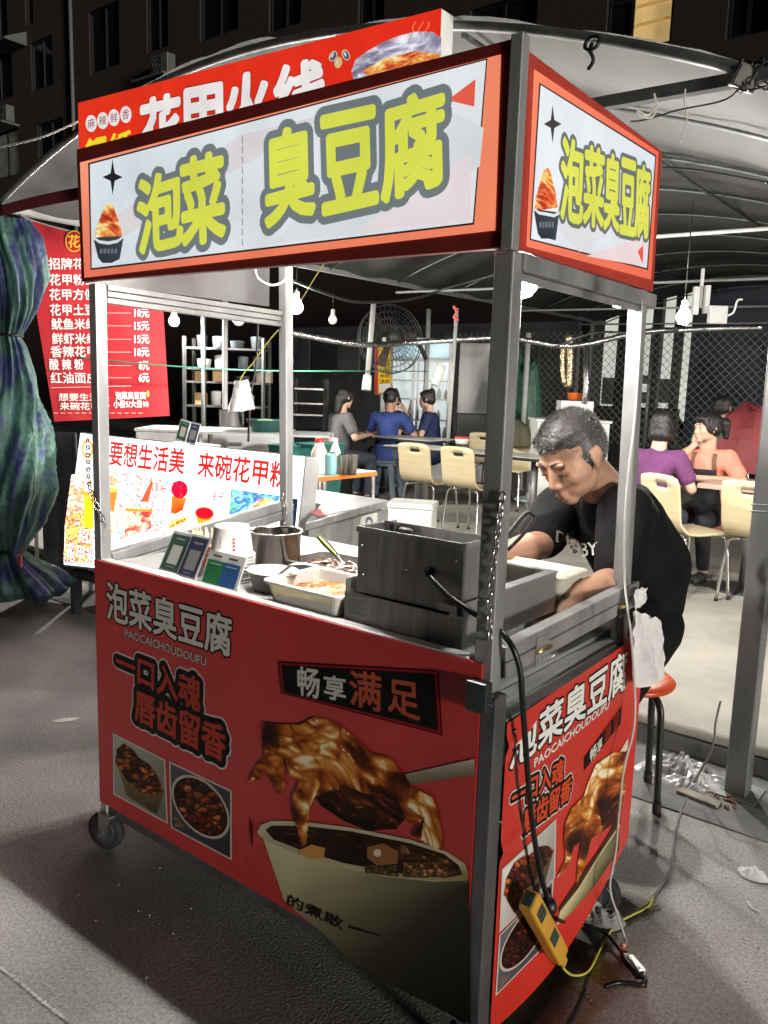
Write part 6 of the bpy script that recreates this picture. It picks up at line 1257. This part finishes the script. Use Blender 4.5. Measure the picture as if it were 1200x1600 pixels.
def mound(name,label,cat,P0,sx,sy,h,mat,seed):
    g = MB()
    def fn(u,v):
        a = 2*math.pi*u; r_ = v; jig = 1+.25*noise.noise(V((math.cos(a)*1.5,math.sin(a)*1.5,seed))); x, y = math.cos(a)*sx*r_*jig, math.sin(a)*sy*r_*jig
        return V((P0.x+x,P0.y+y,P0.z+h*max(0,1-r_**3)*(1+.35*noise.noise(V((x*5,y*5,seed))))))
    g.sheet(fn,30,10,smooth=False); return tag(g.build(name,mat),label,cat)
blkbag = M('black_plastic_sheet',(.014,.014,.015),.25,0,.3,5)
mound('covered_goods','goods under black plastic sheeting behind the seller','covered goods',gz(960,745,.118)+V((-.3,2.2,0)),1.3,.5,.95,blkbag,3)
mound('red_tarpaulin','faded red tarpaulin heap behind the woman in the peach top','tarpaulin',gd(1175,735,8.2),.65,.4,.62,M('faded_red_tarp',(.34,.06,.065),.5,0,.2,5,.3,20),5)
c = gd(812,668,9.4); mound('olive_jacket','olive jacket with a red badge heaped behind the plywood chairs','jacket',c-V((0,0,.2)),.2,.15,.28,M('olive_cloth',(.10,.09,.055),.8,0,.2,20),7)
mound('green_leaves','dark green leafy plant behind the fence by the near post','plant',gd(805,655,11.4)-V((0,0,.1)),.35,.3,1.0,M('dark_green_leaf',(.01,.06,.035),.5,0,.5,20,.6,40),9)
# ================================================================== PEOPLE
def RM(yaw=0, pitch=0, roll=0):                        # pitch>0 bows the head (face is -Y)
    return Matrix.Rotation(yaw,3,'Z') @ Matrix.Rotation(pitch,3,'X') @ Matrix.Rotation(roll,3,'Y')
def head_parts(c, Rm, s=1.0, fem=False):
    c = V(c); out = []
    def e(p, r, rt=None): out.append(('e', c + Rm @ (V(p)*s), V(r)*s, Rm @ rt if rt is not None else Rm))
    def k(p, ra, q, rb): out.append(('c', c+Rm@(V(p)*s), ra*s, c+Rm@(V(q)*s), rb*s))
    e((0,.018,.035),(.076,.095,.083)); e((0,-.026,-.016),(.070,.060,.078)); e((0,-.034,-.054),(.060,.047,.046)); e((0,-.064,-.088),(.030,.021,.018))
    for x in (-1,1):
        e((x*.038,-.052,-.022),(.027,.022,.027)); e((x*.028,-.0725,.030),(.031,.011,.010)); e((x*.031,-.068,.006),(.022,.013,.016))
        e((x*.013,-.090,-.033),(.010,.010,.008)); e((x*.040,-.016,-.050),(.021,.050,.038))
        e((x*.078,.014,-.004),(.009,.020,.031),Matrix.Rotation(x*R(14),3,'Z')); e((x*.083,.026,.006),(.008,.012,.022)); e((x*.074,.006,-.030),(.007,.009,.011))
    k((0,-.076,.012),.010,(0,-.093,-.022),.0125); e((0,-.097,-.026),(.0145,.011,.011)); k((0,-.077,-.045),.012,(0,-.080,-.050),.012)
    e((0,-.083,-.0605),(.022,.010,.008)); e((0,-.081,-.0715),(.020,.010,.0085))
    return out
def hand_parts(wr, d, n, side, curl=.6, s=1.0):        # d finger direction, n palm normal (towards what is held), side +1 thumb on cross(d,n)
    wr = V(wr); d = V(d).normalized(); n = V(n); n = (n-d*n.dot(d)).normalized(); t = d.cross(n)*side; out = []
    out.append(('c',wr,.024*s,wr+d*.03*s,.026*s)); rm = Matrix((t,d,n)).transposed(); out.append(('e',wr+d*.058*s,V((.040,.046,.015))*s,rm))
    for i,(o_,L) in enumerate(((.029,.072),(.010,.080),(-.010,.074),(-.028,.058))):
        b = wr+d*.092*s+t*o_*s; a = curl*(.75+.12*i); d1 = d*math.cos(a*.7)+n*math.sin(a*.7); d2 = d*math.cos(a*1.5)+n*math.sin(a*1.5); m_ = b+d1*L*.52*s; out += [('c',b-d*.01*s,.0095*s,m_,.0085*s),('c',m_,.0085*s,m_+d2*L*.48*s,.0072*s)]
    b = wr+d*.035*s+t*.030*s; d1 = (d*.65+t*.65+n*.4).normalized(); m_ = b+d1*.042*s; d2 = (d*.9+t*.15+n*.45).normalized(); out += [('c',b,.0125*s,m_,.0105*s),('c',m_,.0105*s,m_+d2*.032*s,.0085*s)]
    return out
def face_bits(par, c, Rm, s, hair_m, closed=False, lip=None):
    c = V(c); P = lambda p: c + Rm @ (V(p)*s)
    g = MB()
    for x in (-1,1):
        pts = [P((x*(.012+.034*t),-.0825+.013*t*t,.0325+.006*math.sin(math.pi*t*.8))) for t in (0,.2,.4,.6,.8,1)]; g.tube(pts,[.0016*s,.0034*s,.0036*s,.0033*s,.0026*s,.0012*s],6)
    g.build('eyebrows', hair_m, par)
    g = MB()
    for x in (-1,1): g.ell(P((x*.031,-.0800,.0015 if closed else .005)),V((.0125,.0035,.0016 if closed else .0034))*s,10,Rm @ Matrix.Rotation(-x*R(16),3,'Z'))
    g.build('eyes', M('dark_eye',(.015,.010,.008),.2), par)
    g = MB(); g.ell(P((0,-.0912,-.0612)),V((.0185,.0035,.0042))*s,10,Rm); g.ell(P((0,-.0892,-.0712)),V((.0155,.0040,.0046))*s,10,Rm); g.build('lips', lip or M('lips_skin',(.32,.15,.11),.5), par)
skin_m = M('skin',(.40,.225,.15),.58,0,.07,14,.06,140,sss=.15); skin_f = M('fair_skin',(.60,.38,.28),.5,0,.05,14,.04,140,sss=.15)
hair_blk = M('black_hair',(.012,.010,.009),.42,0,.4,60,.7,120,(1,1,.25)); denim = M('dark_denim',(.05,.06,.085),.8,0,.25,40); blk_cloth = M('black_cotton',(.009,.009,.0095),.9,0,.25,9,.5,9,spec=.12); shoe_m = M('dark_shoe',(.03,.03,.032),.6)
# ---- the seller
man = thing('person','seller with short grey hair in a black t-shirt bending over the cart','person',(-.25,1.38,0))
H = gd(893,716,2.33); nb_ = gd(948,772,2.46); SL = gd(978,796,2.33); SR = gd(874,792,2.66); UB = gd(972,815,2.60); MBk = gd(1012,890,2.71); PV = gd(990,972,2.73)
EL = gd(968,908,2.22); WL = gd(905,928,2.10); ER = gd(842,852,2.43); WR = gd(778,868,2.27)
fwd = (H-UB); fwd.z = 0; fwd.normalize(); lft = V((-fwd.y,fwd.x,0)); 
if lft.dot(SL-SR) < 0: lft = -lft
hy = math.atan2(fwd.x,-fwd.y); face_yaw = hy+R(-14)
HR = RM(face_yaw, R(35), R(-5)); HS = 1.04
hp = head_parts(H, HR, HS)
KL, KR = PV+fwd*.42+lft*.09, PV+fwd*.40-lft*.15; KL.z = KR.z = .50; KL.y = max(KL.y,.86); KR.y = max(KR.y,.88)
AL, AR = KL-fwd*.02, KR-fwd*.06; AL.z = AR.z = .08
nk = H + HR @ V((0,.035,-.075))
BP = hp + [('c',nk,.058,nb_,.066),('c',nb_,.07,UB,.10),('c',SL,.062,UB,.11),('c',SR,.062,UB,.11),('c',UB,.125,MBk,.125),('c',MBk,.115,PV,.112),
     ('c',SL,.056,EL,.044),('c',EL,.043,EL.lerp(WL,.35),.045),('c',EL.lerp(WL,.35),.045,WL,.030),('c',SR,.056,ER,.044),('c',ER,.043,ER.lerp(WR,.35),.045),('c',ER.lerp(WR,.35),.045,WR,.030),
     ('c',PV+lft*.05,.085,KL,.062),('c',PV-lft*.07,.085,KR,.062),('c',KL,.06,AL,.042),('c',KR,.06,AR,.042)]
for (K_,) in ((AL,),(AR,)): BP.append(('c',V((K_.x,K_.y,.045)),.04,V((K_.x,K_.y,.035))+fwd*.12,.032))
BP += hand_parts(WL,(WL-EL)+V((0,0,-.06)),V((-.25,-.1,-.9)),-1,.8,1.05) + hand_parts(WR,(WR-ER)+V((0,0,-.04)),V((.1,-.1,-1)),1,.9,1.05)
body = blob('body', BP, .0042, skin_m, man, smooth=9)
face_bits(man, H, HR, HS, M('grey_brow',(.085,.06,.05),.8), closed=True)
# hair: fitted cap, then thousands of short grey bristles
Hp = lambda p: H + HR @ (V(p)*HS)
def he(p,r): return ('e',Hp(p),V(r)*HS,HR)
hair_g = bpy.data.materials.new('grey_hair'); hair_g.use_nodes = True; _t = hair_g.node_tree; _a = _t.nodes.new('ShaderNodeAttribute'); _a.attribute_name = 'Col'; _t.links.new(_a.outputs['Color'],_t.nodes['Principled BSDF'].inputs['Base Color']); _t.nodes['Principled BSDF'].inputs['Roughness'].default_value = .45
cap = blob('hair',[he((0,.024,.053),(.078,.092,.073)),he((0,.045,.012),(.074,.074,.078)),he((.062,.028,.018),(.020,.046,.050)),he((-.062,.028,.018),(.020,.046,.050)),he((0,-.040,.083),(.052,.030,.022))], .004, None, man, smooth=6)
capm = cap.data; vs = []; fs = []; cl = []; rg = random.Random(21); np_ = len(capm.polygons)
base_n = len(capm.vertices); vs = [v.co.copy() for v in capm.vertices]; fs = [tuple(p.vertices) for p in capm.polygons]; cl = [(.06,.057,.055)]*base_n
polys = list(capm.polygons)
for k in range(15000):
    p = polys[rg.randrange(np_)]; c = V(p.center) + V((rg.uniform(-.002,.002),rg.uniform(-.002,.002),rg.uniform(-.002,.002))); n_ = V(p.normal); loc = HR.transposed() @ (c-H)
    up_ = max(0,min(1,(loc.z/HS+.01)/.08)); L = (.004+.008*up_)*rg.uniform(.6,1.2); d = (n_*.8 + (HR @ V((0,-.55,.25)))*up_ + V((rg.gauss(0,.3),rg.gauss(0,.3),rg.gauss(0,.3)))*.5 + (HR @ V((0,.3,-.5)))*(1-up_)).normalized()
    sd = d.cross(n_ + V((.01,.02,.03))).normalized()*rg.uniform(.0005,.0010); o = len(vs); vs += [c-sd-n_*.001,c+sd-n_*.001,c+d*L]; fs.append((o,o+1,o+2))
    g_ = rg.choice([.03,.05,.08,.12,.20,.32,.46]) ; cl += [(g_,g_*.97,g_*.93)]*3
me = bpy.data.meshes.new('hair'); me.from_pydata(vs,[],fs); ca = me.color_attributes.new('Col','FLOAT_COLOR','POINT'); fl_ = []
for c in cl: fl_ += [c[0],c[1],c[2],1]
ca.data.foreach_set('color',fl_); me.materials.append(hair_g); cap.data = me
# t-shirt
CL, CR = SL.lerp(EL,.82), SR.lerp(ER,.80)
def wrinkle(amp, sc):
    def f(me):
        me.calc_loop_triangles(); ns = [v.normal.copy() for v in me.vertices]
        for v, n_ in zip(me.vertices, ns): q = v.co*sc; v.co += n_*amp*(1-2*abs(noise.noise(V((q.x+q.z*.6,q.y,q.z*.55)))))
    return f
SP = [('c',nb_+V((0,0,-.028)),.074,UB,.120),('c',SL,.070,UB,.116),('c',SR,.070,UB,.116),('c',UB,.134,MBk,.138),('c',MBk,.137,PV+V((0,0,.02)),.138),('c',PV+V((0,0,.02)),.142,PV+V((0,0,-.05)),.135),('c',SL,.074,CL,.070),('c',SR,.074,CR,.068),
      ('c',UB+fwd*.03,.13,MBk+fwd*.05,.135)]
shirt = blob('t_shirt', SP, .0065, blk_cloth, man, smooth=7, post=wrinkle(.007,7))
# print on the chest, laid on the cloth
bvh = BVHTree.FromPolygons([v.co[:] for v in shirt.data.vertices],[tuple(p.vertices) for p in shirt.data.polygons])
def onshirt(u,v):
    d = ray(u,v).normalized(); h = bvh.ray_cast(CX,d,6)
    return h[0] if h[0] is not None else gd(u,v,2.45)
A = Art(onshirt, (CX-gd(900,850,2.4)).normalized(), .004)
A.text('B',[(870,829),(882,832),(882,851),(869,846)],(200,196,190),1,.02); A.text('BY',[(907,849),(933,847),(934,866),(909,870)],(200,196,190),1,.02)
A.food([(886,834),(895,828),(902,838),(904,856),(900,872),(890,862),(884,848)],46,3.6,[(150,116,84),(120,84,60),(96,30,30),(60,56,60),(170,150,120)],2,seed=71)
A.poly([(884,838),(888,836),(893,862),(889,864)],(196,190,184),3)
A.build('chest_print', MP('cloth_print',.8), shirt)
tr_ = blob('trousers',[('c',PV+V((0,0,-.02)),.132,PV+V((0,0,-.04)),.13),('c',PV+lft*.06,.108,KL,.078),('c',PV-lft*.08,.108,KR,.078),('c',KL,.078,AL+V((0,0,.05)),.058),('c',KR,.078,AR+V((0,0,.05)),.058)],.008,blk_cloth,man,smooth=6)
for K_ in (AL,AR): blob('shoe',[('c',V((K_.x,K_.y,.05)),.046,V((K_.x,K_.y,.042))+fwd*.13,.038)],.007,shoe_m,man)
# ---- customers
def person(label, base, face, seat_h=.45, s=1.0, lean=.0, head=(0,0,0), arms=((.26,-.10,.74,.12,-.34,.76),(-.26,-.10,.74,-.12,-.34,.76)), shirt_m=None, hair='short', skin=skin_m, vox=.0085, female=False, sleeve=.62, legs=True, pants=denim, group='customers seated under the canopy'):
    r = thing('person',label,'person',base,face,group,local=True); z0 = seat_h; w_ = .155 if female else .175
    PVl = V((0,0,z0+.09)); MBl = V((0,-.02-lean*.3,z0+.27)); UBl = V((0,-.01-lean*.75,z0+.44)); NB_ = V((0,-.015-lean,z0+.56)); Hc = NB_+V((0,-.03-lean*.15,.155)); SLl, SRl = V((w_,-.01-lean*.9,z0+.50)), V((-w_,-.01-lean*.9,z0+.50))
    Rm = RM(*head); hs = .96 if female else 1.0; nk_ = Hc + Rm @ V((0,.03,-.07))
    L = []; L += head_parts(Hc,Rm,hs); L += [('c',nk_,.048 if female else .056,NB_,.06),('c',NB_,.06,UBl,.09),('c',SLl,.052,UBl,.095),('c',SRl,.052,UBl,.095),('c',UBl,.11,MBl,.108),('c',MBl,.108,PVl,.125)]
    SH = [('c',NB_+V((0,0,-.03)),.066,UBl,.105),('c',SLl,.066,UBl,.112),('c',SRl,.066,UBl,.112),('c',UBl,.126,MBl,.126),('c',MBl,.128,PVl,.145),('c',PVl,.146,PVl+V((0,0,-.05)),.146)]
    for i,(sh,ar) in enumerate(((SLl,arms[0]),(SRl,arms[1]))):
        e, w2 = V(ar[:3])+V((0,0,z0-.45)), V(ar[3:6])+V((0,0,z0-.45)); L += [('c',sh,.048,e,.038),('c',e,.038,w2,.026)]
        if len(ar) > 6: n_ = V(ar[6:9])
        else: n_ = V((0,0,-1))
        L += hand_parts(w2,(w2-e),n_,-1 if i == 0 else 1,.7,.98)
        SH.append(('c',sh,.066,sh.lerp(e,sleeve),.060))
    TR_ = []
    for sx in (-1,1):
        hp_, kn, an = V((sx*.085,0,z0+.07)), V((sx*.12,-.40,z0+.04)), V((sx*.13,-.36,.09)); L += [('c',hp_,.085,kn,.055),('c',kn,.052,an,.036),('c',an+V((0,0,-.05)),.036,an+V((0,-.12,-.055)),.030)]
        TR_ += [('c',hp_,.098,kn,.066),('c',kn,.064,an+V((0,0,.03)),.048)]
    TR_.append(('c',PVl+V((0,0,-.03)),.138,PVl+V((0,0,-.04)),.138))
    blob('body',L,vox,skin,r,smooth=4); face_bits(r,Hc,Rm,hs,hair_blk)
    so_ = blob('shirt',SH,.011,shirt_m,r,smooth=5,post=wrinkle(.007,9)); blob('trousers',TR_,.012,pants,r,smooth=4)
    for sx in (-1,1): a = V((sx*.13,-.36,.045)); blob('shoe',[('c',a,.044,a+V((0,-.14,-.008)),.036)],.011,shoe_m,r)
    q = lambda p,rd: ('e',Hc+Rm@(V(p)*hs),V(rd)*hs,Rm)
    HP = [q((0,.024,.050),(.084,.100,.082)),q((0,.050,.005),(.080,.074,.085))]
    if hair == 'short': HP += [q((0,-.05,.085),(.055,.032,.025)),q((.066,.03,.01),(.018,.045,.05)),q((-.066,.03,.01),(.018,.045,.05))]
    else: HP += [q((0,-.045,.080),(.060,.040,.030)),q((.070,.010,.02),(.018,.060,.065)),q((-.070,.010,.02),(.018,.060,.065))]
    if hair == 'long': HP += [('c',Hc+Rm@V((0,.075,.0)),.062,Hc+Rm@V((.01,.085,-.16)),.045),('c',Hc+Rm@V((.01,.085,-.16)),.045,Hc+Rm@V((.012,.075,-.25)),.018)]
    if hair == 'pony': HP += [('c',Hc+Rm@V((0,.10,.05)),.030,Hc+Rm@V((0,.15,.03)),.040),('c',Hc+Rm@V((0,.15,.03)),.040,Hc+Rm@V((0,.16,-.07)),.022)]
    if hair == 'bun': HP += [q((0,.075,.095),(.050,.048,.045))]
    if hair == 'bob': HP += [q((0,.052,-.055),(.086,.070,.065)),q((.072,.012,-.045),(.022,.050,.06)),q((-.072,.012,-.045),(.022,.050,.06))]
    blob('hair',HP,.008,hair_blk,r,smooth=4,post=wrinkle(.003,24)); return r, so_, Hc, Rm
def spot(u, d): q = gd(u,700,d); return V((q.x,q.y,.118))
def facing(dx, dy): return math.atan2(dx, -dy)          # world direction to look along
right_, away_ = V((math.cos(YAW),math.sin(YAW),0)), V((-math.sin(YAW),math.cos(YAW),0))
def dirv(a, b): q = right_*a+away_*b; return facing(q.x,q.y)
cot = lambda n,c: M(n,c,.85,0,.15,8,.3,20)
P1 = spot(524,9.3); person('woman with long black hair in a grey t-shirt seated left of the man in blue',P1,dirv(.85,.55),.46,lean=.06,head=(R(10),R(8),0),shirt_m=cot('grey_tee',(.12,.12,.125)),hair='long',skin=skin_f,female=True)
P2 = V((BLUE_ST.x,BLUE_ST.y,.118)); r2p, sh2, _, _ = person('man in a royal blue t-shirt seen from behind on a plastic stool',P2,dirv(.28,.96),.46,lean=.12,head=(R(-14),R(16),0),shirt_m=cot('royal_blue_tee',(.018,.04,.16)),hair='short',arms=((.28,-.16,.74,.10,-.40,.78),(-.30,-.20,.74,-.16,-.24,1.02)))
P3 = spot(633,10.6); person('person in a black flowered top beyond the man in blue',P3,dirv(-.9,-.2),.46,lean=.14,head=(0,R(20),0),shirt_m=M('black_flowered_top',(.014,.014,.016),.8,0,.2,9,spots=((.45,.12,.12),26,.66)),hair='bob',skin=skin_f,female=True,arms=((.26,-.16,.74,.05,-.20,1.02),(-.26,-.12,.74,-.10,-.36,.78)))
P4 = spot(676,10.4); person('woman with a hair bun in a navy shirt behind the slanting white pole',P4,dirv(-.95,.25),.46,lean=.05,head=(0,R(6),0),shirt_m=cot('navy_shirt',(.018,.032,.10)),hair='bun',skin=skin_f,female=True)
c5 = V((CHP[4].x-.10,CHP[4].y+.24,.118))-right_*.05; r5_ = person('person with short black hair in a purple top on the plywood chair at right',c5,dirv(.55,.83),.46,lean=.10,head=(R(10),R(12),0),shirt_m=cot('purple_top',(.13,.035,.12)),hair='bob',skin=skin_f,female=True); r5_[0].scale = (.94,.94,.94)
P6 = spot(1120,6.15); r6, s6, H6, R6 = person('woman with a ponytail in a peach top and black apron, chin on her hand',P6,dirv(-.62,-.62),.42,lean=.14,head=(R(-34),R(4),R(0)),shirt_m=cot('peach_tee',(.72,.27,.19)),hair='pony',skin=skin_f,female=True,vox=.006,arms=((.27,-.12,.78,.02,-.36,.80,0,0,-1),(-.28,-.26,.80,-.10,-.20,1.02,.3,.6,.4)),pants=M('black_trousers',(.012,.012,.013),.8))
r6.scale = (.97,.97,.97)
b6 = BVHTree.FromPolygons([v.co[:] for v in s6.data.vertices],[tuple(p.vertices) for p in s6.data.polygons])
def onb(x,z,off=.006):
    h = b6.ray_cast(V((x,-1,z)),V((0,1,0)),3); return (h[0]+V((0,-off,0))) if h[0] is not None else V((x,-.12,z))
g = MB(); g.sheet(lambda u,v: onb((-.105+.21*u)*(1.15-.25*v),.50+.33*v), 16, 20); ap_ = M('black_apron',(.012,.012,.013),.75); g.build('apron',ap_,r6,thick=.004)
for sx in (-1,1): g = MB(); g.sheet(lambda u,v: onb(sx*(.088-.012*v)+(.03*(u-.5)),.825+.125*v,.008), 3, 12); g.build('apron_strap',M('brown_strap',(.16,.08,.035),.6),r6,thick=.003)
P7 = spot(1122,8.2); person('dark haired person in a green top behind the woman in the peach top',P7,dirv(.5,.8),.50,lean=.04,head=(R(-20),R(4),0),shirt_m=cot('green_tee',(.03,.20,.10)),hair='short')
# phone in the hand, dish on the far table
q = P6+Matrix.Rotation(dirv(-.62,-.62),3,'Z') @ V((-.02,-.44,.0)); ph = thing('phone','pale phone held low over the pinkish table by the woman in the peach top','phone',(q.x,q.y,.90)); g = MB(); g.box((q.x,q.y,.905),(.075,.15,.009),Matrix.Rotation(.8,3,'Z')); g.build('case',white_plastic,ph,bevel=.003); g = MB(); g.box((q.x,q.y,.9105),(.066,.138,.001),Matrix.Rotation(.8,3,'Z')); g.build('screen',M('black_gloss',(.01,.01,.011),.3),ph)
